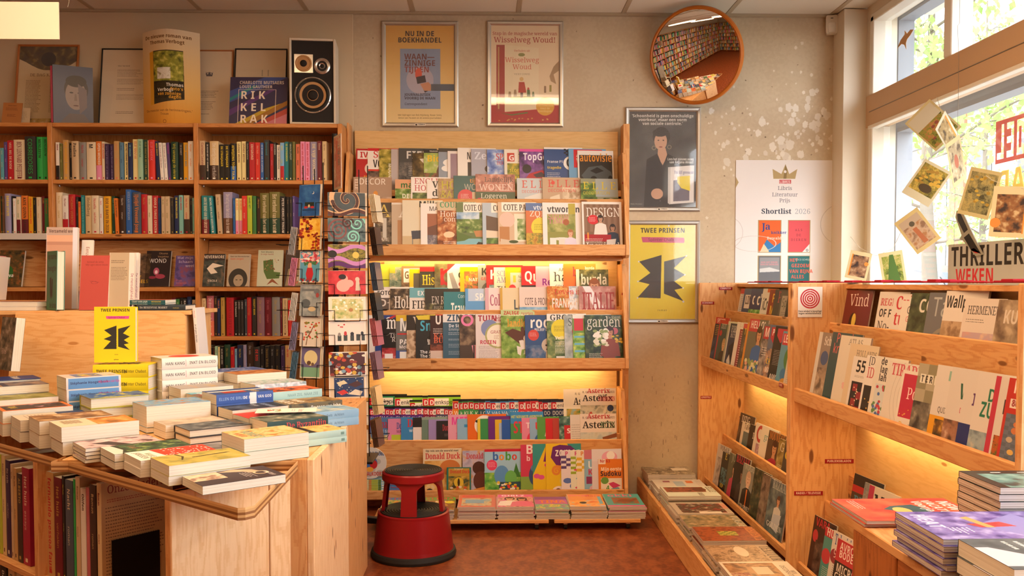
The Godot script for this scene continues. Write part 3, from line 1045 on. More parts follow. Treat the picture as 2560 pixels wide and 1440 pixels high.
	for i in range(-7, 4):
		part("ceiling_rail", span(0.165 + 0.61 * i - 0.014, 0.165 + 0.61 * i + 0.014, 2.832, 2.85, 0.0, 2.46, 2, 0.001), M.tbar, ce)
	for j in 5:
		part("ceiling_rail", span(-4.2, 2.15, 2.832, 2.85, 0.61 * j - 0.008, 0.61 * j + 0.03, 0, 0.001), M.tbar, ce)
	part("edge_rail", span(-4.2, 2.02, 2.822, 2.835, 0.0, 0.028, 0, 0.001), M.tbar, ce)
	# ceiling lamps out of view; the first two added to brighten the bookcase wall
	var k := 0
	for p in [Vector3(-1.5, 2.84, 2.3), Vector3(0.5, 2.84, 2.3), Vector3(-1.9, 2.84, 3.9), Vector3(0.3, 2.84, 3.9), Vector3(-0.8, 2.84, 6.4)]:
		var o := thing("ceiling_lamp", ["added long ceiling lamp brightening the aisle before the bookcase", "added long ceiling lamp over the step stool", "long ceiling lamp over the book table", "long ceiling lamp over the aisle by the window racks", "long ceiling lamp far back in the shop"][k], "lamp", Transform3D(Basis(), p), "ceiling lamps")
		k += 1
		part("housing", box_mesh(Vector3(0, 0, 0), Vector3(1.24, 0.05, 0.3), 0, 0.004), M.frame_white, o)
		part("diffuser_lamp", box_mesh(Vector3(0, -0.03, 0), Vector3(1.2, 0.01, 0.26), 0, 0.002), M.ceiling_lamp_glow, o)
		area_lamp(p - Vector3(0, 0.05, 0), Vector3.DOWN, 1.2, 0.26, CEIL_LAMP, Color.html("ffcd98"))

# ---------------------------------------------------------------- the bookcase along the back wall
var SHELF := [2.146, 1.835, 1.538, 1.243, 0.97, 0.66, 0.35, 0.07]
func build_bookcase() -> void:
	var ups := [-3.212, -2.417, -1.622, -0.831]
	var names := ["pine bookcase unit reaching past the boxed set of biographies", "pine bookcase unit under the curved cardboard display", "pine bookcase unit under the loudspeaker"]
	for k in 3:
		var o := thing("bookcase", names[k], "bookcase", Transform3D(Basis(), Vector3((ups[k] + ups[k + 1]) / 2, 0, 0.14)), "bookcase units")
		var inv := o.transform.affine_inverse()
		var put := func(called: String, m: ArrayMesh, mt: Material):
			var p := part(called, m, mt, o)
			p.transform = inv
		var a: float = ups[k]; var z: float = ups[k + 1]
		if k == 0:
			put.call("side_panel", span(a - 0.012, a + 0.012, 0, 2.146, 0.014, 0.27, 1), M.pine_case)
		put.call("side_panel", span(z - 0.0125, z + 0.0125, 0, 2.146, 0.014, 0.275, 1), M.pine_case)
		put.call("back_panel", span(a + 0.0125, z - 0.0125, 0.05, 2.12, 0.014, 0.02, 1), M.pine_case)
		for i in SHELF.size():
			var y: float = SHELF[i]
			var top := 0.0
			if i == 3:   # the display ledge comes further out and carries a sloping back board
				put.call("ledge", span(a + 0.0125, z - 0.0125, y - 0.022, y, 0.02, 0.30, 0), M.pine_case)
				var sb := MB.new()
				sb.xf = Transform3D(Basis(Vector3.RIGHT, deg_to_rad(-14)), Vector3((a + z) / 2, y + 0.002, 0.165))
				sb.box(Vector3(0, 0.135, 0), Vector3(z - a - 0.03, 0.27, 0.01), 0, 0.001)
				put.call("sloping_board", sb.mesh(), M.pine)
				continue
			put.call("shelf_board", span(a + 0.0125, z - 0.0125, y - 0.022, y, 0.02, 0.27, 0), M.pine_case)
		for y in [1.835, 1.538]:
			for x in [a + 0.0125, z - 0.0125]:
				var s := 1.0 if x == a + 0.0125 else -1.0
				put.call("shelf_peg", span(x, x + s * 0.012, y - 0.034, y - 0.022, 0.2, 0.215), M.chrome)
	tag(solo("shelf_sign", span(-2.78, -2.383, 1.505, 1.54, 0.2755, 0.279), M.white_board, "white paper strip on the shelf edge under the second row", "sign", Transform3D()), "", "")

	var bz := 0.252
	spine_row("""0 9 370 aqua cream s|
9.5 17.5 355 violet pink s|
18 32 351 red cream b|VEEL BEL DE ROEM
32.5 61 349 cream wine R|BEN LEONARD PFEIJFFER
62 89 341 charcoal emerald s|CORREDORES
90 105 342 emerald black R|MENLEEUW
105.5 119 342 emerald black R|MENLEEUW""", SHELF[1], bz, "top shelf under the boxed set", "books on the top shelf")
	spine_row("""139 148 356 white/black wine b|SIMON
149 156 359 olive lemon s|
157 171 350 tan amber b|HET NEGENDE MAAND
172 178.5 358 black cream s|MOET IK DAN NU
179 196 353 beige black R|Paulien
197 214 355 grey red s|
215 238 355 cream black b|M
238.5 253 353 orange/pink white b|OPEN-MINDED
254 261.5 354 cream red b|EERST HONDERD
262 273 360 plum lavender s|Lore Segal Mensen van anderen
273.5 284 360 plum lavender s|Lore Segal Mensen van anderen
285 298 353 tan salmon s|
299 308 356 steel navy s|
309 319 354 lemon black b|BEATRIZ SERRANO ONTEVREDEN
319.5 330.5 357 navy seafoam b|DE VINGER
331 344 348 lemon red r|ELIF SHAFAK
344.5 356.5 348 mint forest r|ELIF SHAFAK
357 368.5 349 forest gold R|ELIF SHAFAK HET EILAND
369 371 351 cream brown s|
371.5 387 350 scarlet pink s|ELIF SHAFAK
390 400 353 navy yellow b 3|MEIR SHALEV
401 409 357 ivory mauve s 3|De vrouw van mijn leven
410 418 357 ivory mauve s 3|De vrouw van mijn leven
419 426.5 356 violet fuchsia s 3|OSSENKOP
428 445 355 forest yellow s|Vrij vanwege de vieren
446 456 357 black white s|DE KOMEET
457 469 356 amber steel b|TWEE WEKEN WEG
470 483 353 white orange s|""", SHELF[1], bz, "top shelf under the cardboard display", "books on the top shelf")
	spine_row("""499 513 352 beige/umber wine r|Carmien Laatste
514 523 356 black white b|DE ROVER MET HET ROMMETJE
524 546 353 sand/umber white r|De dertig beste verhalen
547 560 361 black yellow b|DE STRAKJAGER
560.5 574 361 black yellow b|DE STRAKJAGER
574.5 589 358 black/blue yellow b|AFWIJZING TONY TULA
591 602 354 lemon brown b|LEVENDE WEZENS
603 614 353 lemon brown b|LEVENDE WEZENS
615 622 354 black white s|Pauline Terreehorst
623 637 356 red cream b|ERFGROND
637.5 650 356 scarlet cream s|
651 659 357 blue white s|DE BODEM VAN DE KAPITEIN
660 673 350 charcoal teal R|Deernoed
674 683 359 red pink s|
684 690 356 black white b|LEON HEEMAN
691 700 362 ivory black s|TOM LIJEVEN VERVANGING
700.5 710 357 sky/red yellow b|
710.5 721 354 teal yellow b|DE ONTVOERDEN
722 730 355 forest white s|MANON UPHOFF
731 738 354 olive gold s|
739 750 360 salmon black s|
751 762 354 pink red b|ANNE VAN VEEN HET MEISJE
762.5 774 354 pink red b|ANNE VAN VEEN HET MEISJE
775 793 354 lavender lemon R|DE VIJF WONDEN
793.5 804 353 wine cream R|Elyssa
805 816 353 sand brown s|""", SHELF[1], bz, "top shelf under the loudspeaker", "books on the top shelf")
	spine_row("""0 4.5 490 forest yellow b|
5 10.5 490 brown gold s|
11 26 484 lavender yellow b|DREAM STATE
27 31.5 490 black lemon s|
32 39.5 496 ivory salmon s|
40 50 492 cream/wine green s|
51 68 489 orange/wine umber b|KATE QUINN GEHEIM
71 82 492 amber scarlet b|EEUWIG DURENDE WEG
83 90 494 black yellow s|
91 102 493 cream tan s|
103 110 490 wine gold b|CLARA
111 121 496 green scarlet r|De Sluimeraar""", SHELF[2], bz, "second shelf under the boxed set", "books on the second shelf")
	spine_row("""139 155 481 cream gold r|
156 170 489 white/red wine s|
171 187 486 red gold s|THOMAS VERBOGT
188 194 492 charcoal silver s|
195 201 504 orange red b|ALMA
202 210 488 teal mint s|Matthias brengt licht in de ochtend
211 228 489 sand umber r|Heidelberg
229 247 489 cream red s|
248 257 495 white red s|
259 277 491 amber brown b|ROE IK BAKTE IN ZEIST
278 286 490 forest mint s|Kopje Duisternis
288 297 496 orange umber b 2|VROUW EN MEISJES
299 314 488 umber white s|
315 329 474 blue silver r|STEFAN HERTMANS
330 352 481 slate orange R|IJstijd Vreemd jong
353 368 486 red gold s|
368.5 379 489 cream olive s|
379.5 394 489 red cream b|VOOR JE TURKSE GRENZEN
395 401 495 navy teal s|
402 411.5 491 beige olive s|
412 424 491 beige olive s|
425 433 495 charcoal gold s|
435 446 489 navy yellow b|DE BERGENVLEZERS
447 457 488 seafoam red b|MIJN VRIEND
458 472 488 beige/umber red s|
473 479.5 496 black tan s|
480 486 495 seafoam red s|""", SHELF[2], bz, "second shelf under the cardboard display", "books on the second shelf")
	spine_row("""503 522 489 teal/wine cream b|AAN DE RAND VAN EEN GROOT BOS
526 538 490 teal white b 4|RACHEL VAN ALLES GEBEUREN IS
543 555 486 beige brown s 3|
557 580 480 lavender/brown white r|De oorlog van het einde van de wereld
582 587.5 495 blue sky s|
588 596 496 lemon/pink scarlet s|DE MELIES
596.5 604.5 496 lemon/pink scarlet s|DE MELIES
605 617.5 490 scarlet cream s|
618 630 489 lime forest s|WARE VET
631 640 490 green olive s|
641 650 494 umber gold b|Margriete
650.5 673 483 olive/forest cream R|Het verbond van het water
674 700 480 olive/forest cream R|Het verbond van het water
700.5 714 491 black white b|PETER VERHELST TONGAT
715 723 492 black tan s|
724 730 492 charcoal tan s|
731 737 490 violet white s|""", SHELF[2], bz, "second shelf under the loudspeaker", "books on the second shelf")
	spine_row("""428 438 745 wine cream s|
439 448 748 green cream s|
449 457 745 black white s|
458 466 747 charcoal white b|BLAZ
467 478 742 navy sky s|
480 489 750 beige navy s|""", SHELF[4], bz, "fourth shelf beside the stack of books on the riser", "books on the fourth shelf")
	spine_row("""504 514 746 sand brown s|De zilverling
516 534 740 rose/salmon white s|De droom van de boeken en
535 542 741 umber gold R|Iconen
543 550 747 navy orange b|PAARD M
551 561 744 gold brown s|
565 584 744 red wine r|SCHOON VAN DER VLUGT
585 593 751 black white b|Erik Vlaeminck
594 601 751 charcoal silver b|JERICHO
602 609 751 charcoal silver b|JERICHO
610 617 748 slate white s|
617.5 628 744 red gold s|Tommy wieringa
629 640 742 charcoal yellow b|TOEGIFT MARK
642 661 743 mauve gold s|
661.5 679 743 wine rose s|
680 700 743 grey gold s|
700.5 705 745 wine cream s|
706 719 746 sand brown s|IDIOT DE VRIES HOGERE MACHTEN
720 728 751 scarlet wine s|""", SHELF[4], bz, "fourth shelf behind the card spinner", "books on the fourth shelf")
	spine_row("""507 520 866 beige mauve s|
523 530 870 charcoal gold s|
531 536.5 870 umber red s|
537 544 866 mint brown s|
545 549.5 868 lemon brown s|
550 559 867 black white b|ALLES WEER EENS
560 575 862 forest gold s|
576 585.5 868 red yellow s|
586 592 873 sky navy s|
593 607 863 navy yellow s|
608 616 863 lavender mauve s|
617 633 855 umber silver s|
634 650 868 charcoal scarlet b|DE ROS
651 660 864 black white s|
661 674 866 black gold r|Denton Welch
675 687 864 black silver s|
688 700 864 black gold s|
701 711 866 plum silver s|
712 726 864 tan red b|""", SHELF[5] + 0.0, bz, "fifth shelf behind the card spinner", "books on the fifth shelf")
	# face-out books on the display ledge: x0 top w | label | art
	var ledge := """-6 628|food book with a green bottle on its photo cover|bg 2b2a1a;ph 0 0 100 100 1 2a2418 5d4a26 9a5a2c;el 40 62 22 30 2f6a2a;tx 10 62 10 fff b De;tx 10 74 9 fff b Vinwa
318 636|brown book cover with tall yellow letters|bg 5d4632;ph 0 0 100 60 3 3a2c20 6a5038 8a6a48;tx 20 78 10 e0b030 b MET;tx 20 90 10 e0b030 b VOGELS
363 629|black book cover with a pink lily and white title|bg 231416;tx 50 10 5 d8b080 s Oksana;tx 46 19 5 d8b080 s Vasjakina;tx 12 34 11 fff s WOND;el 45 58 12 16 b0506a;el 62 72 20 10 a03850;el 45 60 6 8 e8c8d0;el 30 75 16 6 8a2840
437 641|purple book cover with pale lettering|bg 5a468a;ph 0 30 100 100 0 4a3a7a 6a5496 8a4a6a;tx 6 12 9 d8c8e8 s Wat mijn;tx 14 25 9 d8c8e8 s lichaam;tx 48 38 9 d8c8e8 s weet;tx 8 84 6 c86a6a s Roos;tx 8 92 6 c86a6a s Willemijn
505 637|night landscape cover with a white flash of light|bg 2a2226;ph 0 20 100 100 3 1c2426 3a4440 6a5a4a;pg e8dcc8 20 45 45 28 95 36 50 44 70 58 40 62;tc 50 14 9 e8dcc8 b NEVERMORE;tc 50 86 6 e8dcc8 b CECILE
568 637|grey cover with the dark-haired head of a woman|bg b9aa92;tx 10 10 4 3a3230 s Kees van Wermeskerken;tx 10 18 5 d84a30 s Geen zorgen;el 50 78 42 50 2a2622;el 52 82 22 28 a89880;el 44 80 5 2 2a2622;el 62 80 5 2 2a2622
643 627|pale green cover with a green armchair full of tiny people|bg c2c8ae;tx 10 8 4 3a3a30 s Tom Wouters;tx 10 14 4 8a3a30 s In mijn hoofd;pg 4a6a28 22 30 60 26 66 60 92 62 88 78 40 80 26 60;dt 25 25 85 60 26 2.2 3 a8482a c8a078 6a3a20;pg 8a4a2a 40 96 58 80 64 80 88 96 62 88
712 627|dark cover with a woman in a pale shirt|bg 3a2420;pe 50 8 90 a87a5a 2a1a14 8a7a58;tx 18 84 8 e0d8c8 b TAXI;tx 18 93 8 d84a38 b Voor"""
	var row := []
	for l in ledge.split("\n", false):
		row.append(l)
	for l in row:
		var q: PackedStringArray = l.split("|")
		var a := q[0].split(" ", false)
		var zb := 0.215
		var o := Vector3(0, SHELF[3] + 0.001, zb)
		var s := along(o, Vector3.RIGHT, float(a[0]))
		var at := o + Vector3.RIGHT * s
		var up := Vector3(0, cos(0.25), -sin(0.25))
		var h := 0.2
		for k in 4:
			var e := seen(at + up * h)
			h *= 1.0 + (e.y - float(a[1])) / (seen(at).y - e.y)
		var w := h * 0.66
		var room := printed(w, h, q[2], 1300.0, "matte")
		volume("paperback_book", unique_label(q[1] + ", standing on the display ledge", []), "book", "face-out books on the display ledge", w, h, 0.016, room, false, Transform3D(Basis(Vector3.RIGHT, up, Vector3.RIGHT.cross(up)), at))

# ---------------------------------------------------------------- frames and posters
func framed(called: String, label: String, at: Transform3D, w: float, h: float, bar: float, depth: float, fm: Material, spec: String, density: float, glazed := true, tab := "", group := "") -> Node3D:
	var o := thing(called, label, "poster", at, group)
	var iw := w - bar * 2
	var ih := h - bar * 2
	var room := printed(iw, ih, spec, density, "paper")
	part("backing", box_mesh(Vector3(0, h / 2, 0.002), Vector3(w - 0.004, h - 0.004, 0.004)), M.black_plastic, o)
	var pr := part("print", card_mesh(iw, ih, 0.0012, room), room.mat, o)
	pr.position = Vector3(0, bar, 0.0042)
	# four mitred bars with a rounded face
	for k in 4:
		var L := w if k % 2 == 0 else h
		var b := MB.new()
		var prof := [Vector2(0, 0.0), Vector2(0, depth * 0.7), Vector2(bar * 0.25, depth), Vector2(bar * 0.7, depth * 0.92), Vector2(bar, depth * 0.5), Vector2(bar, 0.0)]
		for i in prof.size() - 1:
			var p: Vector2 = prof[i]
			var q: Vector2 = prof[i + 1]
			var nn := Vector3(0, -(q.y - p.y), (q.x - p.x)).normalized()
			if i == 0:
				nn = Vector3(0, -1, 0)
			if i == prof.size() - 2:
				nn = Vector3(0, 1, 0)
			b.quad(Vector3(-L / 2 + p.x, p.x, p.y), Vector3(L / 2 - p.x, p.x, p.y), Vector3(L / 2 - q.x, q.x, q.y), Vector3(-L / 2 + q.x, q.x, q.y), nn)
		var m := part("frame_bar", b.mesh(), fm, o)
		var c := Vector3(0, h / 2, 0)
		m.transform = Transform3D(Basis(Vector3(0, 0, 1), k * PI / 2), c) * Transform3D(Basis(), Vector3(0, -(h if k % 2 == 0 else w) / 2, 0))
	if glazed:
		part("glazing_pane", box_mesh(Vector3(0, h / 2, depth * 0.55), Vector3(iw, ih, 0.001)), M.poster_glass, o)
	if tab:
		var r2 := printed(0.062, 0.014, "bg e8dfcc;pg 1a1a1a 6 80 6 40 14 20 18 45 24 20 24 80;tx 30 72 50 1a1a1a b " + tab, 2200.0, "paper")
		var t2 := part("maker_tab", card_mesh(0.062, 0.014, 0.0008, r2), r2.mat, o)
		t2.position = Vector3(0, bar * 0.2, depth)
	return o

func lean_at(x: float, y: float, z: float, lean: float, turn := 0.0) -> Transform3D:
	return Transform3D(Basis(Vector3.UP, turn) * Basis(Vector3.RIGHT, -lean), Vector3(x, y, z))

func build_wall_things() -> void:
	var snap := func(label: String, x0: float, y0: float, x1: float, y1: float, spec: String, tab := ""):
		var a := on_z(x0, y0, 0.018)
		var b := on_z(x1, y1, 0.018)
		framed("framed_poster", label, Transform3D(Basis(), Vector3((a.x + b.x) / 2, b.y, 0.001)), b.x - a.x, a.y - b.y, 0.025, 0.016, M.alu, spec, 900.0, true, tab, "snap-frame posters on the back wall")
	snap.call("yellow poster with a blue book cover and a hand holding a microphone", 953, 51, 1146, 317, "bg e6b64a;gr 0 0 100 100 d8a23c ecd294;tc 50 11 5 241a1c b NU IN DE;tc 50 17.5 5 241a1c b BOEKHANDEL;rc 21 24 80 86 8796b0;el 50 56 20 20 b0a8b4;tx 27 35 5.6 6a2f26 b WAAN\u2014;tx 27 41.5 5.6 6a2f26 b ZINNIGE;tx 27 48 5.6 8a3026 b TIJDEN;el 48 50 5 9 d8502c;pg 2e2428 44 53 57 51 59 58 46 60;pg 2e2428 51 60 57 60 62 67 57 69;pg c88a62 50 60 62 58 68 62 66 67 56 67;pg 4c5660 66 60 100 60 100 67 66 67;tx 27 72.5 2.6 2a2230 b JOURNALISTIEK;tx 27 76 2.6 2a2230 b VOORBIJ DE WAAN;tx 27 82 2.4 2a2230 r Correspondent;tc 50 93 1.6 7a5a30 s Met bijdragen van Rob Wijnberg, Rosan Smits,;tc 50 96 1.6 7a5a30 s Simon van Teutem en 20 andere journalisten", "FLYERMAN.NL")
	snap.call("cream poster with a red-spined storybook and a gold round seal", 1217, 51, 1408, 317, "bg e6cda6;tc 50 10 3.4 a02a24 r Stap in de magische wereld van;tc 50 17.5 5.4 a02a24 r Wisselweg Woud!;rc 0 82 100 100 b02a22;pg a83a2a 8 20 20 20 20 89 8 88;pg c8a060 10 22 12 22 12 86 10 86;pg e8d6b0 20 20 70 23 70 86 20 89;tc 46 27 2 c05a40 r Verhalen uit;el 45 30 5 2.5 8a8a4a;tc 46 38 5 d0654c r Wisselweg;tc 46 45 5 d0654c r Woud;tc 46 51 1.8 a89070 r VICKY COWIE;el 46 75 18 4 b8ae60;el 45 55 3 3 d8b070;pg b8402c 41 58 49 58 52 69 40 69;pg 6a5040 43 69 47 69 47 75 43 75;el 55 65 1.6 2 c04030;pg 4e6a34 53 66 57 66 58 73 53 73;pg a08058 26 68 29 68 30 74 25 74;pg a08058 34 66 37 66 38 73 33 73;pg 6a7a44 61 68 63 68 64 73 60 73;pg a8875e 100 36 92 42 86 52 88 57 96 60 94 55 92 50 100 46;pg 8a6a4a 78 62 81 62 81 69 78 69;pg 9a8a3a 86 61 89 61 89 68 86 68;el 80 83 13.5 13.5 d8a02a;tc 80 80 2 f6e2a0 r Het;tc 80 83 2 f6e2a0 r voorleesboek;tc 80 86 2 f6e2a0 r voor de;tc 80 89 2 f6e2a0 r feestdagen!;pg 4a8a3a 14 90 30 91.5 54 89 54 90 30 92.5;dt 4 95 96 98 14 1.4 6 d8a050 c89040")
	snap.call("dark grey poster of a woman in black with a book in the corner", 1564, 267, 1751, 528, "bg 4b4a48;ph 0 0 100 100 0 444341 4b4a48 555350 .3;tc 50 6 3 e8e2d8 b \u2018Schoonheid is geen onschuldige;tc 50 10 3 e8e2d8 b voorkeur, maar een vorm;tc 50 14 3 e8e2d8 b van sociale controle.\u2019;el 48 26 13 14 2b2624;el 47 31 9.5 13 c49a7e;el 46 22 11 6 2b2624;el 43.5 30 1.4 .8 2a1f1c;el 51 30 1.4 .8 2a1f1c;el 47 37 2.8 .9 8c4a42;pg c49a7e 43 38 54 38 57 46 50 56 42 47;ri 37 38 3 3 b8a888 .8;ri 60 37 3 3 b8a888 .8;pg 262425 42 44 50 58 57 44 74 50 78 100 22 100 26 50;el 42 86 9 8 c49a7e;tx 57 51 2.6 e8e2d8 b Lees het nieuwe essay;tx 60 54.2 2.6 e8e2d8 b van Tatjana Almuli;pg d8d2cc 60 58 97 56 97 95 60 97;pg 6a6672 66 72 90 70 90 93 66 94;pg dcc832 72 68 91 67 91 83 78 80 72 74;tx 67 65 3 4a4478 r Tot lijf gemaakt;pg c0bab4 58 58 62 58 62 97 58 96;tc 47 95 3 d8d2c8 s \u00b7;tx 2 97.5 1.3 b8b2a8 s Mieke Rodaken", "FLYERMAN.NL")
	snap.call("yellow poster with two jagged black wing shapes and a pink name bar", 1566, 551, 1749, 808, "bg dcc52c;tc 50 8.6 4.8 2c2826 b TWEE PRINSEN;pg c24a72 17 13 19 18.6 82 19.2 83 17 82 13.6;tc 50 17.4 3.2 5a2438 s Splinter Chabot;pg 322f2c 14 39 48 32 47 78 12 77 30 63 13 60 31 51;pg 322f2c 52 39 86 33 67 46 84 53 68 60 81 67 68 69 82 81 52 73;tc 50 91.5 1.8 4a4428 s r o m a n;el 13.5 39 1.2 1.2 d8d8e0;el 12.5 60 1.2 1.2 d8d8e0;el 12 77.5 1.2 1.2 d8d8e0;el 86 33 1.2 1.2 d8d8e0;el 84 53 1.2 1.2 d8d8e0;el 81.5 67 1.2 1.2 d8d8e0;el 82 81.5 1.6 1.6 d8d8e0;el 59 1 1.4 1.4 d8d8e0", "FLYERMAN.NL")
	# unframed poster near the window
	var a := on_z(1840, 400, 0.003)
	var b := on_z(2083, 712, 0.003)
	var hh := 0.82
	var room := printed(b.x - a.x, hh, "bg e3dcd8;pg b29a6c 46 10 50 3 54 10 62 6.4 60 13.4 38 13.4 37 6.4;pg 8a744c 50 3 52 7 51 13.4 48 13.4;el 50 8.3 1.4 1.4 e3dcd8;rc 44 14.2 56 17 c04044;tc 50 16.5 1.8 f0e8e4 b LIBRIS;tc 50 21.5 2.7 6e6c74 r Libris;tc 50 26 2.7 6e6c74 r Literatuur;tc 50 30.2 2.7 6e6c74 r Prijs;tx 26 38.5 3.6 2e3644 R Shortlist;tx 60 38.5 3.6 9aa0a6 r 2026;pg a68e5e 23 43 76 43 76 97 23 97;rc 24 43.4 46 66 d8622c;rc 54 43.4 75.4 66 d4545a;rc 24 69 46 93 6a6c70;rc 54 69 75.4 93 2f6a6c;rc 46.6 43 53.4 97 e3dcd8;rc 23 66.4 76 68.6 e3dcd8;tx 27 50 4.6 2c3f88 R Ja;tx 36 53 2 2c3f88 R knikker;tx 32 57 2 e8d8c8 R Buwalda;pg 3a7ab0 25 66 32 57 40 62 46 59 46 66;pg e8c8a0 25 66 29 60 34 65 34 66;tc 64.5 51 1.6 7a3038 r A L S;tc 64.5 54.6 1.6 7a3038 r D E;tc 64.5 58 1.6 7a3038 r D I E R E N;pg e8e0dc 68 66 75.4 60 75.4 66;ri 73 64.6 1.2 1.2 1a1a1a .6;rc 25 70 45 80 8e9092;pg c8c8c6 25 78 35 77 45 79 45 80 25 80.6;tc 35 74 1.2 d08a90 b AAN HET EINDE;tc 35 75.6 1.2 d08a90 b VAN DE OORLOG;tx 55 73 2.4 e0604c b HET;tx 61 72 1.2 e0d8c8 s COCO SCHRIJBER;tx 57 77 2.4 e0604c b GEZOEM;tx 55 81 2.4 e0604c b VAN BIJNA;tx 57 85 2.4 e0604c b ALLES;pg b29a6c 0 12 3 16 0 20;pg b29a6c 100 12 97 16 100 20;ri -8 52 16 16 c8c0ba .96;ri 20 60 22 8 c8c0ba .95;ri 112 46 26 22 c8c0ba .97", 900.0, "paper")
	card("unframed_poster", "white shortlist poster with a gold crown emblem, stuck up beside the corner pillar", "poster", "", b.x - a.x, hh, 0.0012, room, Transform3D(Basis(), Vector3((a.x + b.x) / 2, a.y - hh, 0.0022)))
	# convex mirror
	var mo := thing("convex_mirror", "round convex mirror with an orange-brown rim high on the wall", "mirror", Transform3D(Basis(Vector3.UP, deg_to_rad(-29)) * Basis(Vector3.RIGHT, deg_to_rad(15)) * Basis(Vector3.RIGHT, PI / 2), on_z(1742, 139, 0.17)))
	var prof := PackedVector2Array()
	for k in 17:
		var r := 0.254 * (1.0 - k / 16.0)
		prof.append(Vector2(r, 0.03 + sqrt(2.1 - r * r) - sqrt(2.1 - 0.254 * 0.254)))
	part("mirror_glass", smooth_cap(prof), M.mirror, mo)
	part("rim", lathe_mesh(PackedVector2Array([Vector2(0.248, 0.0), Vector2(0.265, 0.004), Vector2(0.271, 0.018), Vector2(0.267, 0.034), Vector2(0.258, 0.04), Vector2(0.25, 0.034)]), 64), M.mirror_ring, mo)
	part("backing", lathe_mesh(PackedVector2Array([Vector2(0.0, -0.002), Vector2(0.2, -0.002), Vector2(0.258, 0.006)]), 48), M.black_plastic, mo)
	part("bracket_arm", tube_mesh(PackedVector3Array([Vector3(0, 0, 0), Vector3(0, -0.06, 0.0), Vector3(0.0, -0.09, -0.05)]), 0.012, 8), M.black_metal, mo)
	# alarm sensor in the corner
	var so := thing("motion_sensor", "small cream motion sensor under the ceiling in the corner", "sensor", Transform3D(Basis(Vector3.UP, deg_to_rad(-18)), on_z(2079, 86, 0.03)))
	var sp := PackedVector2Array([Vector2(-0.033, 0.012), Vector2(-0.028, 0.0), Vector2(0.028, 0.0), Vector2(0.033, 0.012), Vector2(0.033, 0.098), Vector2(0.026, 0.106), Vector2(-0.026, 0.106), Vector2(-0.033, 0.098)])
	var sb := MB.new(); sb.prism(sp, -0.02, 0.022)
	part("body", sb.mesh(), M.cream_plastic, so)
	var sl := MB.new(); sl.lathe(PackedVector2Array([Vector2(0.026, -0.028), Vector2(0.03, 0.0), Vector2(0.026, 0.028)]), 20)
	var lens := part("lens", sl.mesh(), M.frame_white, so)
	lens.transform = Transform3D(Basis().scaled(Vector3(0.9, 1, 0.45)), Vector3(0, 0.035, 0.016))
	part("indicator", box_mesh(Vector3(0, 0.088, 0.0225), Vector3(0.014, 0.004, 0.001)), M.black_plastic, so)

func smooth_cap(prof: PackedVector2Array) -> ArrayMesh:
	var b := MB.new()
	var R := sqrt(2.1)
	var c := Vector3(0, prof[prof.size() - 1].y - R, 0)
	for k in prof.size() - 1:
		for i in 64:
			var t0 := TAU * i / 64.0
			var t1 := TAU * (i + 1) / 64.0
			var a := Vector3(cos(t0) * prof[k].x, prof[k].y, sin(t0) * prof[k].x)
			var d := Vector3(cos(t1) * prof[k].x, prof[k].y, sin(t1) * prof[k].x)
			var e := Vector3(cos(t0) * prof[k + 1].x, prof[k + 1].y, sin(t0) * prof[k + 1].x)
			var f := Vector3(cos(t1) * prof[k + 1].x, prof[k + 1].y, sin(t1) * prof[k + 1].x)
			b.tri(a, e, d, (a - c).normalized(), (e - c).normalized(), (d - c).normalized())
			if prof[k + 1].x > 0.0001:
				b.tri(d, e, f, (d - c).normalized(), (e - c).normalized(), (f - c).normalized())
	return b.mesh()

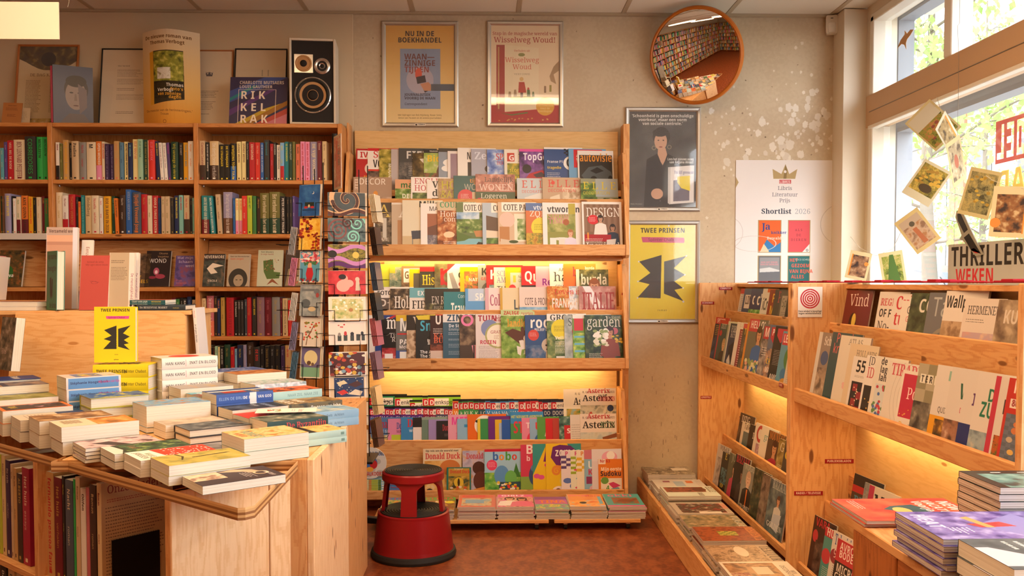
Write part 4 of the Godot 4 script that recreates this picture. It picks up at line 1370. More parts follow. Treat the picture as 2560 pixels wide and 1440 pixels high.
func build_bookcase_top() -> void:
	var T: float = SHELF[0]
	var X := func(px: float, z: float) -> float:
		return on_z(px, 300, z).x
	# framed poems leaning on the wall
	var lf := func(label: String, px0: float, px1: float, py: float, z: float, lean: float, bar: float, fm: Material, spec: String):
		var w: float = X.call(px1, z) - X.call(px0, z)
		var h := (on_z((px0 + px1) / 2, py, z - 0.05).y - T) / cos(lean)
		framed("framed_print", label, lean_at((X.call(px0, z) + X.call(px1, z)) / 2, T + 0.001, z, lean), w, h, bar, 0.014, fm, spec, 1000.0, true, "", "framed prints on top of the bookcase")
	lf.call("brown framed print with a black sun over gold clouds", 33, 188, 110, 0.085, 0.16, 0.012, M.pine_red, "bg d9c49a;rc 0 0 100 30 5a4620;ph 0 0 100 30 3 3e301a 5a4620 8a7038;el 51 16 13 13 1c1512;pg d9c49a 0 16 12 20 22 24 34 28 44 30 60 30 78 26 90 23 100 18 100 34 0 34;tx 20 38 3.6 5a4430 r DE DAG KAN;ln 14 43 42 84 24 7a6446;ln 56 43 84 84 22 7a6446;rc 20 92 80 100 b99545;ph 10 91 90 100 1 d9c49a c0a050 6a5428")
	lf.call("thin dark framed poem sheet beside the boxed set", 246, 402, 121, 0.08, 0.15, 0.007, M.black_plastic, "bg dcc8a8;tx 26 22 1.8 6a5a48 s Voor het kind;ln 26 26 70 36 6 6a5a48;ln 26 38 78 46 5 6a5a48;ln 26 50 60 54 2 6a5a48;ln 26 58 82 66 5 6a5a48;ln 26 80 60 84 2 6a5a48;el 76 26 1.6 3 4a4040")
	lf.call("thin framed poem sheet with a small crown beside the cardboard display", 424, 579, 125, 0.075, 0.14, 0.007, M.pine_red, "bg dcc8a8;ri 62 30 6 3 4a4450 .7;pg 4a4450 56 27 59 31 62 27 65 31 68 27 67 33 57 33;ln 20 52 86 62 5 6a5a48;ln 20 66 80 78 6 6a5a48;ln 40 82 70 84 1 6a5a48")
	lf.call("thin framed sheet with a pale drawing behind the loudspeaker", 582, 714, 121, 0.08, 0.15, 0.007, M.black_plastic, "bg dcc8a8;pg a89a84 52 26 54 26 54 34 52 34;pg a89a84 64 26 66 26 66 34 64 34;ln 50 36 64 38 1 4a4450")
	# boxed set: slipcase with coloured spines
	var o := thing("boxed_set", "slipcase with a portrait on its face holding five coloured volumes", "book", Transform3D(Basis(Vector3.UP, deg_to_rad(24)), Vector3(X.call(147, 0.2), T + 0.001, 0.262)))
	var H := 0.318
	var room := printed(0.2, H, "bg 4c5468;el 58 40 30 36 3a3438;el 57 50 26 40 8f8078;el 58 26 26 16 34302f;pg 5a5254 40 82 76 82 98 100 14 100;el 46 46 5 2 332c2c;el 66 46 5 2 332c2c;pg 7a6860 54 48 58 48 60 60 52 60;el 57 68 7 1.8 5a3c3a;pg 6c6064 62 30 84 40 84 70 66 82", 1100.0, "gloss")
	var cz := part("case_face", card_mesh(0.2, H, 0.094, room, 0.0), room.mat, o)
	cz.position = Vector3(0, 0, -0.094)
	for k in 5:
		var m := mat("volume_%d" % k, PAL[["crimson", "emerald", "scarlet", "teal", "amber"][k]], 0.45)
		part("volume_spine", box_mesh(Vector3(-0.006, H / 2 - 0.003, -0.012 - k * 0.0172), Vector3(0.012, H - 0.008, 0.0162), 1, 0.002), m, o)
	# small brown booklets leaning in the corner
	var b1 := printed(0.1, 0.15, "bg b07038;tc 50 16 4 5a3418 s kleine kaart;ln 16 24 86 40 4 5a3418;ln 26 56 74 70 3 5a3418", 1200.0, "paper")
	card("booklet", "small brown printed card propped on top of the bookcase", "card", "", 0.1, 0.125, 0.004, b1, lean_at(X.call(28, 0.22), T + 0.001, 0.22, 0.28, 0.12))
	var b2 := printed(0.08, 0.11, "bg d8c09a;ln 16 24 86 70 8 a08460", 1200.0, "paper")
	card("booklet", "small cream card behind the brown printed card", "card", "", 0.08, 0.105, 0.003, b2, lean_at(X.call(52, 0.18), T + 0.001, 0.17, 0.25, 0.2))
	# curved cardboard display
	var cs := MB.new()
	var cw := 0.318
	var ch := on_z(420, 75, 0.2).y - T
	var cr := printed(cw * 1.06, ch, "bg dcc09a;gr 0 0 100 60 dcc8a8 e0b468;gr 0 60 100 100 e0b468 d8922c;tc 48 9 3.6 6a4420 b De nieuwe roman van;tc 48 15 3.6 6a4420 b Thomas Verbogt;pg d8a02a 16 23 24 22 25 78 18 79;pg 3a3220 24 22 76 22 77 73 25 78;ph 25 23 76 56 1 4a4c18 8a8a2c c8bc58;ph 32 40 56 52 3 c8c0b0 e0dccc 8a8058;ph 25 54 76 72 3 1e1a10 3a3018 2a2414;tx 48 60 3.4 f0e8d8 b Thomas;tx 32 65 3.4 f0e8d8 b Verbogt;tx 55 64 3.2 e8a830 b Foto's;tx 32 69 3.2 e8a830 b van zonnige;tx 52 72.5 3.2 e8a830 b dagen;tc 48 86 2.4 6a4420 s \u2018De meester van de herinneringen.\u2019;tc 45 90 2.4 6a4420 s Trouw;ri 45 96.6 3 3 6a4420 .75", 1100.0, "paper")
	var f: Rect2 = cr.uv
	var e: Vector2 = cr.edge
	for k in 16:
		var a0 := k / 16.0
		var a1 := (k + 1) / 16.0
		var bowz := func(a: float) -> float: return 0.075 * sin(a * PI)
		var p0 := Vector3((a0 - 0.5) * cw, 0, bowz.call(a0)); var p1 := Vector3((a1 - 0.5) * cw, 0, bowz.call(a1))
		var nn := Vector3(-(p1.z - p0.z), 0, p1.x - p0.x).normalized()
		var tall := func(a: float) -> Vector3: return Vector3(0, ch - 0.012 * absf(a - 0.5), 0)
		b_quad(cs, p0, p1, p1 + tall.call(a1), p0 + tall.call(a0), nn, Vector2(f.position.x + f.size.x * a0, f.end.y), Vector2(f.position.x + f.size.x * a1, f.end.y), Vector2(f.position.x + f.size.x * a1, f.position.y), Vector2(f.position.x + f.size.x * a0, f.position.y))
		var back := Vector3(0, 0, -0.002)
		b_quad(cs, p0 + back, p1 + back, p1 + back + tall.call(a1), p0 + back + tall.call(a0), -nn, e, e, e, e)
		b_quad(cs, p0 + tall.call(a0), p1 + tall.call(a1), p1 + back + tall.call(a1), p0 + back + tall.call(a0), Vector3.UP, e, e, e, e)
	solo("cardboard_display", cs.mesh(), cr.mat, "curved amber cardboard display advertising a novel on the bookcase", "display", Transform3D(Basis(), Vector3(X.call(423, 0.2), T + 0.001, 0.15)))
	# picture book with striped cover
	var pw: float = X.call(716, 0.24) - X.call(571, 0.24)
	var phh := on_z(640, 192, 0.2).y - T
	var pr := printed(pw, phh, "bg 3a3450;pg 40508a 0 30 60 0 100 0 0 55;pg 9a6a28 20 100 100 50 100 60 40 100;pg b0483c 45 100 100 66 100 84 64 100;pg b89a2c 10 100 60 68 90 56 24 100;pg c0707a 60 100 100 78 100 100;pg 2a7a80 0 45 40 18 50 18 0 52;pg 5a3a70 0 70 70 26 80 26 0 84;tx 16 15 6 e0d0bc b CHARLOTTE MUTSAERS;tx 16 24 6 e0d0bc b LOUIS GAUTHIER;rc 15 27 80 28 e0d0bc;rc 15 27 16 99 e0d0bc;rc 79 27 80 99 e0d0bc;tx 18 47 17 ecdcc6 b R I K;tx 18 73 17 ecdcc6 b K E L;tx 18 98 17 ecdcc6 b R A K", 1000.0, "gloss")
	volume("picture_book", "square picture book with diagonal coloured stripes and big white capitals", "book", "", pw, phh, 0.02, pr, true, lean_at(X.call(571, 0.24), T + 0.001, 0.215, 0.17))
	# loudspeaker
	var sw: float = 0.252
	var sh := on_z(776, 95, 0.25).y - T
	var s := thing("loudspeaker", "white cased bookshelf loudspeaker with three bare round cones", "loudspeaker", Transform3D(Basis(Vector3.UP, deg_to_rad(5)), Vector3(X.call(776, 0.26), T + 0.001, 0.13)))
	var depth := 0.2
	for q in [[-sw / 2, -sw / 2 + 0.012, 0.0, sh], [sw / 2 - 0.012, sw / 2, 0.0, sh], [-sw / 2 + 0.012, sw / 2 - 0.012, 0.0, 0.012], [-sw / 2 + 0.012, sw / 2 - 0.012, sh - 0.012, sh]]:
		part("case_panel", span(q[0], q[1], q[2], q[3], -depth / 2, depth / 2 + 0.012, -1, 0.002), M.speaker_case, s)
	part("baffle", span(-sw / 2 + 0.012, sw / 2 - 0.012, 0.012, sh - 0.012, -depth / 2, depth / 2, 1, 0.001), M.speaker_face, s)
	var zf := depth / 2
	var disc := func(called: String, profl: PackedVector2Array, x: float, y: float, m: Material):
		var d := part(called, lathe_mesh(profl, 40), m, s)
		d.transform = Transform3D(Basis(Vector3.RIGHT, PI / 2), Vector3(x, y, zf))
	var wy := sh * 0.345
	disc.call("woofer_ring", PackedVector2Array([Vector2(0.098, 0.0), Vector2(0.1, 0.004), Vector2(0.094, 0.007), Vector2(0.09, 0.002)]), 0.0, wy, M.chrome)
	disc.call("woofer_surround", PackedVector2Array([Vector2(0.092, 0.002), Vector2(0.083, 0.008), Vector2(0.072, 0.001)]), 0.0, wy, M.rubber)
	disc.call("woofer_cone", PackedVector2Array([Vector2(0.073, 0.003), Vector2(0.05, -0.002), Vector2(0.026, 0.0005)]), 0.0, wy, M.cone)
	disc.call("dust_cap", PackedVector2Array([Vector2(0.028, 0.002), Vector2(0.02, 0.009), Vector2(0.0, 0.012)]), 0.0, wy, M.speaker_face)
	part("mid_plate", box_mesh(Vector3(-0.049, sh * 0.71, zf + 0.002), Vector3(0.104, 0.104, 0.004), 0, 0.003), M.chrome, s)
	disc.call("mid_cone", PackedVector2Array([Vector2(0.046, 0.006), Vector2(0.04, 0.009), Vector2(0.034, 0.005), Vector2(0.018, 0.006)]), -0.049, sh * 0.71, M.cone)
	disc.call("mid_cap", PackedVector2Array([Vector2(0.019, 0.007), Vector2(0.012, 0.012), Vector2(0.0, 0.014)]), -0.049, sh * 0.71, M.speaker_face)
	disc.call("tweeter_ring", PackedVector2Array([Vector2(0.044, 0.0), Vector2(0.044, 0.004), Vector2(0.036, 0.007), Vector2(0.026, 0.004)]), 0.052, sh * 0.685, M.chrome)
	disc.call("tweeter_cone", PackedVector2Array([Vector2(0.028, 0.005), Vector2(0.016, 0.004)]), 0.052, sh * 0.685, M.speaker_face)
	disc.call("tweeter_inner_ring", PackedVector2Array([Vector2(0.018, 0.004), Vector2(0.016, 0.008), Vector2(0.011, 0.005)]), 0.052, sh * 0.685, M.chrome)
	disc.call("tweeter_cap", PackedVector2Array([Vector2(0.012, 0.005), Vector2(0.006, 0.009), Vector2(0.0, 0.01)]), 0.052, sh * 0.685, M.speaker_face)
	for k in 8:
		var a := TAU * k / 8.0 + 0.39
		var d := part("screw", lathe_mesh(PackedVector2Array([Vector2(0.004, 0.003), Vector2(0.003, 0.008), Vector2(0.0, 0.0085)]), 8), M.chrome, s)
		d.transform = Transform3D(Basis(Vector3.RIGHT, PI / 2), Vector3(cos(a) * 0.096, wy + sin(a) * 0.096, zf))
	# blank white sign board hanging from the ceiling
	var z := 1.6
	var p0 := on_z(-60, 4, z); var p1 := on_z(149, 99, z)
	var hb := thing("hanging_board", "blank white board hanging from the ceiling", "sign", Transform3D(Basis(), Vector3((p0.x + p1.x) / 2, p1.y, z)))
	part("board", box_mesh(Vector3(0, (p0.y - p1.y) / 2, 0), Vector3(p1.x - p0.x, p0.y - p1.y, 0.006), 0, 0.001), M.white_board, hb)
	for sx in [-0.2, 0.2]:
		part("hook_wire", tube_mesh(PackedVector3Array([Vector3(sx, p0.y - p1.y - 0.02, 0.004), Vector3(sx + 0.006, p0.y - p1.y, 0.004), Vector3(sx, 2.85 - p1.y, 0.0)]), 0.0012, 5), M.wire, hb)

func b_quad(b: MB, p: Vector3, q: Vector3, r: Vector3, s: Vector3, nn: Vector3, ta := Vector2(), tb := Vector2(), tc := Vector2(), td := Vector2()) -> void:
	b.quad(p, q, r, s, nn, ta, tb, tc, td)

# ---------------------------------------------------------------- the lit magazine rack on the back wall
func yz(py: float, z: float) -> float:
	return on_z(1226, py, z).y

func build_rack() -> void:
	var o := thing("magazine_rack", "tall three-tier pine magazine rack lit from inside, against the back wall", "rack", Transform3D(Basis(), Vector3(0, 0, 0.18)))
	var inv := o.transform.affine_inverse()
	var put := func(called: String, m: Mesh, mt: Material) -> MeshInstance3D:
		var p := part(called, m, mt, o)
		p.transform = inv
		return p
	var L := -0.787; var R := 0.745
	put.call("back_panel", span(L, R, 0.07, yz(328, 0.03), 0.012, 0.03, 0), M.pine_board)
	put.call("plinth", span(L, R, 0.0, 0.07, 0.012, 0.22, 0), M.pine_red)
	for x in [[L - 0.03, L - 0.018], [R + 0.018, R + 0.055]]:
		put.call("upright", span(x[0], x[1], 0.0, yz(308, 0.12), 0.012, 0.12, 1), M.pine)
	# tiers: tops and bottoms of the ledges as measured
	var tiers := [[381.0, 492.0, 568.0, 630.0, 497.0, 611.0, 639.0], [660.0, 782.0, 845.0, 915.0, 775.0, 896.0, 923.0], [975.0, 1098.0, 1166.0, 1241.0, 1100.0, 1226.0, 1248.0]]
	for t in tiers:
		var y1 := yz(t[1], 0.14); var y2 := yz(t[2], 0.225); var y3 := yz(t[3], 0.315)
		put.call("trough_floor", span(L, R, y1 - 0.012, y1, 0.03, 0.165, 0, 0.001), M.pine)
		put.call("ledge_board", span(L, R, y1, y1 + 0.035, 0.15, 0.165, 0), M.pine)
		put.call("trough_floor", span(L, R, y2 - 0.012, y2, 0.165, 0.25, 0, 0.001), M.pine)
		put.call("ledge_board", span(L, R, y2, yz(t[4], 0.25), 0.236, 0.25, 0), M.pine)
		put.call("trough_floor", span(L, R, y3 - 0.012, y3, 0.25, 0.34, 0, 0.001), M.pine)
		put.call("front_board", span(L, R, yz(t[6], 0.36), yz(t[5], 0.36), 0.342, 0.362, 0, 0.003), M.pine)
		put.call("riser_board", span(L, R, y2, y1, 0.155, 0.165, 0, 0.001), M.pine)
		put.call("riser_board", span(L, R, y3, y2, 0.24, 0.25, 0, 0.001), M.pine)
		for x in [[L - 0.018, L], [R, R + 0.018]]:
			var c := MB.new()
			var yt := yz(t[0], 0.2); var yb := yz(t[6] + 5, 0.36)
			c.xf = Transform3D(Basis(Vector3(0, 0, 1), Vector3.UP, Vector3(-1, 0, 0)), Vector3(x[1], 0, 0))
			c.prism(PackedVector2Array([Vector2(0.012, yb), Vector2(0.352, yb), Vector2(0.368, yb + 0.015), Vector2(0.366, yb + 0.07), Vector2(0.215, yt - 0.01), Vector2(0.205, yt), Vector2(0.012, yt)]), 0.0, 0.018, 1)
			put.call("cheek_panel", c.mesh(), M.pine)
		for yy in [yz(t[0] + 75, 0.25)]:
			put.call("price_tag", span(R - 0.003, R, yy - 0.006, yy + 0.006, 0.23, 0.243, 1, 0.0005), M.red_sign)
	# fluorescent tubes hidden behind the front boards
	for py in [[639.0, 1.0], [923.0, 1.0]]:
		var yb := yz(py[0], 0.36)
		put.call("valance", span(L, R, yb - 0.026, yb + 0.012, 0.2, 0.212, 0, 0.001), M.pine)
		var tb := MB.new()
		tb.tube(PackedVector3Array([Vector3(L + 0.08, yb + 0.022, 0.12), Vector3(R - 0.08, yb + 0.022, 0.12)]), 0.008, 10)
		put.call("tube_lamp", tb.mesh(), M.lamp_glow)
		area_lamp(Vector3(0, yb + 0.01, 0.12), Vector3(0, -1, -0.12), 1.3, 0.025, RACK_LAMP, Color.html("ffdc9c"))
	row_lo = L + 0.002; row_hi = R - 0.002
	var X := Vector3.RIGHT
	var Z := Vector3(0, 0, 1)
	var base := func(t: int, r: int) -> Vector3:
		var z: float = [0.138, 0.222, 0.322][r]
		return Vector3(0, yz(tiers[t][r + 1], [0.14, 0.225, 0.315][r]) + 0.001, z)
	var ln := 0.17
	mag_row("""890 372|red football weekly with a round portrait of a bald man|bg b51f24;rc 4 4 60 22 e8e0d8;tx 10 19 12 b51f24 b IVA;el 40 42 17 17 e0d0c0;el 40 44 11 13 c49070;tx 20 62 5 e8b020 b EEN ELFTAL;ln 14 66 60 80 4 f0e8e0;el 30 98 40 20 3a2428
919 371|white football monthly with a red stripe and crowd photo|bg e6ddd2;rc 0 0 100 6 c8202a;tx 14 20 14 c8202a r S;tx 14 40 16 241c1c b VOETBAL;rc 0 44 60 48 c83a2a;ph 0 48 100 100 3 2a2220 6a5448 b89a88
948 373|yellow-green cycling cover with sideways white lettering|bg 8a8434;ph 0 0 100 100 1 5c5a1e a09238 d0b860;td 24 30 9 f0ead8 b MOUNTAIN;td 36 46 9 f0ead8 b BIKE
978 373|plain pale grey cover with one small figure|bg b8aca8;rc 30 48 60 56 c8bcb8;ln 32 48 56 54 3 5a5c80;pe 62 60 40 c89878 3a2c28 e8e0dc
997 371|slate cover with large pale title sealed in clear film|bg 4a4a48;ph 0 30 100 100 2 343434 5a5856 7a7068;tx 18 22 16 d8d4cc b FIETS;ln 26 38 80 60 6 c8c4bc;el 84 42 8 8 d8c040
1032 383|dark olive-brown cover with a winged emblem|bg 5c4a2a;ph 0 0 100 100 0 3e321c 5c4a2a 86703c;pg e8e0d0 20 14 60 10 60 26 34 26;tx 40 24 10 3e321c b EB;tc 50 6 3 d8c8a0 s No. 71
1060 375|cover with a yellow title over a village church|bg 6a7c3a;rc 0 0 100 7 2a2828;tc 50 5 3 e8e0d0 b TOUR DE FRANCE SPECIAL;ph 0 7 100 50 3 8aa048 a8b860 c8c8a0;tx 8 26 14 e8c030 b Bicycle;ph 0 50 100 100 1 5a3428 8a5a40 4a6a30;pg 6a4a3a 34 80 34 46 42 30 50 46 50 60 80 66 80 84 34 84
1097 371|blue-grey cover with white bulbs and a dark record|bg 8e98a4;rc 0 0 100 8 4a443c;el 30 30 18 10 ece8e0;el 22 42 14 8 ece8e0;el 70 84 44 40 2c2824;el 70 84 12 11 a08868
1120 378|mauve landscape cover in a white border|bg e6dcd4;rc 8 6 94 96 9a8290;ph 8 60 94 96 3 6a4440 b88068 d8b0a0;tx 26 34 13 ece4e0 s MARINE
1145 370|white sailing cover with a black and orange panel|bg ebe4da;tx 24 24 15 26282c b NAUTIQUE;rc 26 30 76 96 3c3838;ln 38 40 70 56 4 e8e0d8;rc 42 66 70 69 e09030;rc 42 78 74 82 e09030;tx 40 48 5 e8e0d8 b ACQUA CHIARA
1179 373|pale grey cover with a crouching sailor in film|bg a8a8b4;tx 8 22 15 d8dce4 R Zeilen;pg 3a3230 40 40 62 38 80 60 84 92 50 88 44 60;el 48 42 12 10 4a3c34;el 74 78 14 10 3c5c98
1219 375|sky-blue cover with a red title and a white sail|bg 5c74b0;ph 0 0 100 100 0 4864a8 7890c8 c8d0e0;tx 24 22 14 c83a30 r SPIEGEL;tx 26 32 7 c83a30 r DER ZEILVAART;pg eae6dc 34 90 60 30 80 40 80 96;tx 8 76 6 2a3870 b ZOMER;tx 8 84 6 2a3870 b REIZEN
1262 374|white cover with a red square and a yellow-green tree|bg e4dccc;rc 8 8 28 26 c04030;tx 12 24 12 f0e8e0 b G;tx 38 26 16 2a2422 R Boten;ph 8 30 94 96 1 4a5a20 8a8a30 c8a838;tx 14 48 6 e8c83a b SLOEPEN;tx 14 64 6 e8c83a b VAREN
1300 373|purple cover with a red sports car and pink bar|bg 4a2860;ph 0 0 100 100 0 3a2050 6a3c80 8a5a9a;rc 0 0 100 6 d8509a;tx 10 24 15 ece8f0 b TopGear;el 20 42 12 12 1e1a22;pg b01c30 12 66 26 52 60 44 92 56 100 74 96 84 20 78;pg 3a2838 36 54 58 48 72 58 44 60;el 30 80 7 7 181418;el 86 84 7 7 181418;tx 6 98 8 e85aa0 b GTS
1362 369|blue motor-racing cover with a chequered flag and yellow capitals|bg 2c4c80;rc 0 0 100 4 e8e0d8;ck 52 3 98 16 9 4 1a1a1c;el 74 32 24 20 e8e4dc;tx 56 40 18 2a2a30 b GP;tx 8 32 5 e8e0d8 b Franse F1;tx 8 44 5 e8c030 b tragedie;ln 8 52 46 70 5 e0dcd8;pe 84 42 46 c08a68 3a2820 20305a;tx 10 94 13 e8c828 b WAT NU,
1424 372|light blue car weekly with a red box|bg 6a9cc0;rc 14 2 90 40 c8202c;tx 20 18 12 f0e8e0 b Auto;tx 20 32 12 f0e8e0 b Week;tx 26 58 14 d8e4ec b ruim;tx 30 74 12 e8f0f4 b de;pg 3c6c98 10 96 20 84 90 82 100 96
1446 377|white-edged cover with a dark grey sports car and orange title|bg dcd4ca;rc 5 10 96 96 2c2826;tx 6 24 17 d88a28 b autovisie;pg 4c5458 10 54 30 36 66 32 92 46 96 58 60 66 20 66;pg 1e1c1e 34 44 54 36 72 44 50 50;el 44 62 9 9 161414;el 90 60 6 8 161414;tx 8 82 12 ece4da b OPPLUSSEN;rc 20 86 90 92 a8742c""", base.call(0, 0), X, Z, ln, 0.085, "top row of the upper tier", "magazines in the upper tier")
	mag_row("""883 443 0.215|taupe interiors cover with thin white capitals and an orange lamp|bg a88a72;td 4 4 8 e8dcd0 R ELLE;tx 14 15 12 ece2d6 s DECOR;el 58 34 6 8 d89040;ph 0 40 100 100 0 9a7a64 b09078 c8aa90
988 449|peach cover with a green title over a garden|bg d8a078;rc 0 20 100 100 5c7a34;ph 0 20 100 100 1 3c5a20 6e8a3c b8c088;tx 14 18 12 2c6a30 b marie;tx 18 40 9 f0ead8 b DEDANS
1028 443|white country-house cover with red serif capitals|bg ece4dc;tx 8 14 11 b84a50 r ENGLISH;tx 8 28 11 b84a50 r HOME;rc 4 32 96 96 4a5c30;ph 4 32 96 96 1 2c3c1c 5a6c38 9aa068;tx 44 38 6 ece4dc s SPACE;tx 8 50 6 ece4dc r Luxurious
1068 452|white cover with black condensed serif title|bg e8e0d6;tx 14 16 14 26201e R Villa;tx 14 34 14 26201e R d'Arte;rc 14 38 90 96 3a342e;ln 40 46 80 54 3 d8c8a8
1097 447|brown cover with lime-yellow capitals|bg 9c7c54;ph 0 0 100 100 2 7a5c3c a88a60 c0a078;tx 6 22 17 b8b028 s HOME;tx 6 40 15 b8b028 s &ANTIEK
1135 440|teal interiors cover with an orange title and red spot|bg 2c5c5c;tx 40 14 8 d88a38 b tijdloos;tx 26 28 12 b8b0a0 s WONEN;el 30 42 20 20 c83c44;ln 18 36 42 48 4 f0d8d0;rc 46 32 96 80 c8b89a;rc 60 40 96 44 8a6a4a
1190 436 0.225|pink-brown country-living cover with a green band in crinkled film|bg a86a5c;ph 0 0 100 32 3 90564c b87a6a d8a898;tx 22 15 9 4a4040 r Landelijk;tx 8 31 12 e0ccc0 r WONEN;rc 0 34 100 48 3a5238;tx 12 46 9 e8e0d4 r Logeren;el 10 52 9 9 c83460;ph 0 48 100 100 2 c8c0b4 8a8478 b0a89c
1294 446|pale blue interiors cover with thin red capitals|bg b8c0c2;pg d8d4cc 20 40 60 30 100 36 100 100 20 100;tx 12 20 15 c84038 r E L L E;tx 12 31 6 c86058 s DECORATION
1358 444 0.22|sand interiors cover with red capitals over a stone arch|bg b89a7c;pg dccab0 4 96 20 40 44 34 52 96;ph 52 20 100 100 0 c8b090 dcc8ac a88a68;tx 14 20 15 c83c34 r E L L E;tx 14 30 6.5 c84a40 s DECORATION;el 28 11 5 5 c83c34
1454 447 0.215|garden interiors cover with yellow capitals|bg 8a8c70;ph 0 10 44 100 1 2c4418 4c6c28 8aa048;ph 60 40 100 100 1 2c3c18 5a6a38 a89c80;rc 40 0 100 38 a0a8a4;tx 6 22 15 d8c02c r E L L E;tx 6 33 6.5 c8b030 s DECORATION""", base.call(0, 1), X, Z, ln, 0.085, "middle row of the upper tier", "magazines in the upper tier")
	mag_row("""934 507|dark interior cover with a tall gold monogram|bg 4c4238;rc 0 0 4 100 e0d8cc;ph 10 20 100 80 2 3a322a 6a5c4c 9a8a74;tx 10 30 26 d0b45c r AD;rc 24 32 34 72 c8c0b0;tx 10 78 5 e8e0d4 b VOLTI;pg 6a7888 20 98 34 84 60 96
979 507|beige interior cover with a white monogram|bg c0aa90;rc 0 0 100 4 dcd0c0;tx 18 30 26 ece6dc r AD;rc 16 36 70 90 b08058;rc 40 46 66 80 8a5a3c;pg 3c5c88 8 96 60 86 90 98 8 100
1006 501|cream cover with a steel chair and a brown dog|bg dcd0b4;tx 40 14 12 2a2826 b Milk;rc 0 70 100 100 c8b088;pg 3c4250 22 60 66 58 66 74 24 76;rc 24 76 27 96 8a8478;rc 62 74 65 94 8a8478;el 66 78 12 8 7a3c22;pg 7a3c22 56 80 78 80 86 100 54 100
1052 509|white cover with a terracotta kitchen photo|bg e8e0d8;tx 22 16 9 3a3634 s MANIERA;rc 18 22 100 96 9a5c44;pg 6a4238 18 50 100 30 100 70 18 70;ph 18 66 100 96 2 3a3438 6a6470 a89c98
1094 505|country-house cover with a green title and orange fireplace|bg c8b494;tx 6 12 11 3c8a5c R COUNTRY;rc 0 18 100 100 9c5028;ph 0 18 100 100 3 6a3018 a85c30 d8a878;tx 6 30 11 ece4d8 r Home;tx 16 40 10 ece4d8 r comforts;el 30 66 14 8 e8c8a0;ln 16 80 70 92 4 f0e8dc
1142 507|garden pool cover with a black wide title on white|bg 5c7044;rc 18 0 100 20 ece4d8;tx 20 17 12 2a2624 R COTE OUEST;ph 0 20 100 62 1 2c4420 5a7a34 b8c08a;ph 0 20 60 34 0 6a90b8 9ab8d0 c8d8e0;pg b88050 44 58 100 54 100 70 50 70;rc 0 74 100 90 7ab0b8;pg 2a2624 40 96 56 80 80 84 70 98;pg 4c6a30 0 60 40 70 20 78 0 80
1207 508|white villa balcony cover with a sofa below|bg a8b8c4;rc 24 0 100 20 ece4d8;tx 28 17 12 2a2624 R COTE SUD;pg 5a4438 10 26 60 34 60 60 10 70;pg d8c8b0 10 56 70 60 70 70 10 72;ph 10 72 100 90 1 2c4a20 4c6c30 7a9a50;rc 10 84 60 96 8a2c40
1246 506|pale salon cover with a pink lamp and a long sofa|bg c8aa8c;rc 10 0 100 20 ece4d8;tx 14 17 12 2a2624 R COTE PARIS;rc 42 24 100 80 dcd8c0;ph 50 34 90 76 1 4a6a30 8aa060 d8dcb8;el 24 36 20 20 e0b8a8;rc 4 50 30 80 b07848;pg ccb8a0 6 74 40 78 96 86 96 98 6 98;el 40 80 12 4 3c4c28
1316 508|orange summer interiors cover with a yellow spot|bg c86a3c;rc 0 0 100 16 4c6ca0;tx 20 14 9 d8e0e8 b vtwonen;tx 10 28 12 ece0d4 r ZOMER;tx 26 40 12 ece0d4 r BOEK;el 40 50 26 26 d8c83c;ln 22 44 60 58 4 8a7a20;ph 0 62 100 100 2 8a4c2c c8a03c 7a7a34
1358 507 0.22|white interiors cover with a green dining room and a pink headline|bg e6ddd8;tx 12 20 13 2a2c2e b vtwonen;rc 66 2 84 44 b0a23c;rc 12 24 84 97 8a8a44;ph 12 24 84 60 0 76803c 9a9a54 b8b070;tx 14 34 10 c87a90 r SHOW;tx 14 43 10 c87a90 r TIME!;el 48 74 22 4 e0d8cc;rc 40 74 56 96 d8d0c4;rc 18 72 34 96 e0dcd4;pe 70 54 40 d8a88c a86a40 d8ccd8;el 60 40 8 8 a05a38
1457 505 0.225|white-edged design cover with two men at a red table|bg e4dad0;rc 5 5 94 97 7a5a44;ck 5 5 94 60 12 1 866650;tx 10 30 18 e4dcd0 r DESIGN;el 28 36 14 12 c82430;ln 18 32 38 42 4 f0d8d0;pe 46 26 40 b88c70 2c201c dcd4c8;pe 76 44 40 a87c60 2c201c 2c3444;rc 5 66 72 80 a01820;rc 12 62 16 76 d88a30;pg d0c4b8 60 76 84 74 78 96 60 96;tx 8 94 12 ece4da r Inspired;ln 8 74 56 84 4 e8dcd0""", base.call(0, 2), X, Z, ln, 0.085, "front row of the upper tier", "magazines in the upper tier")
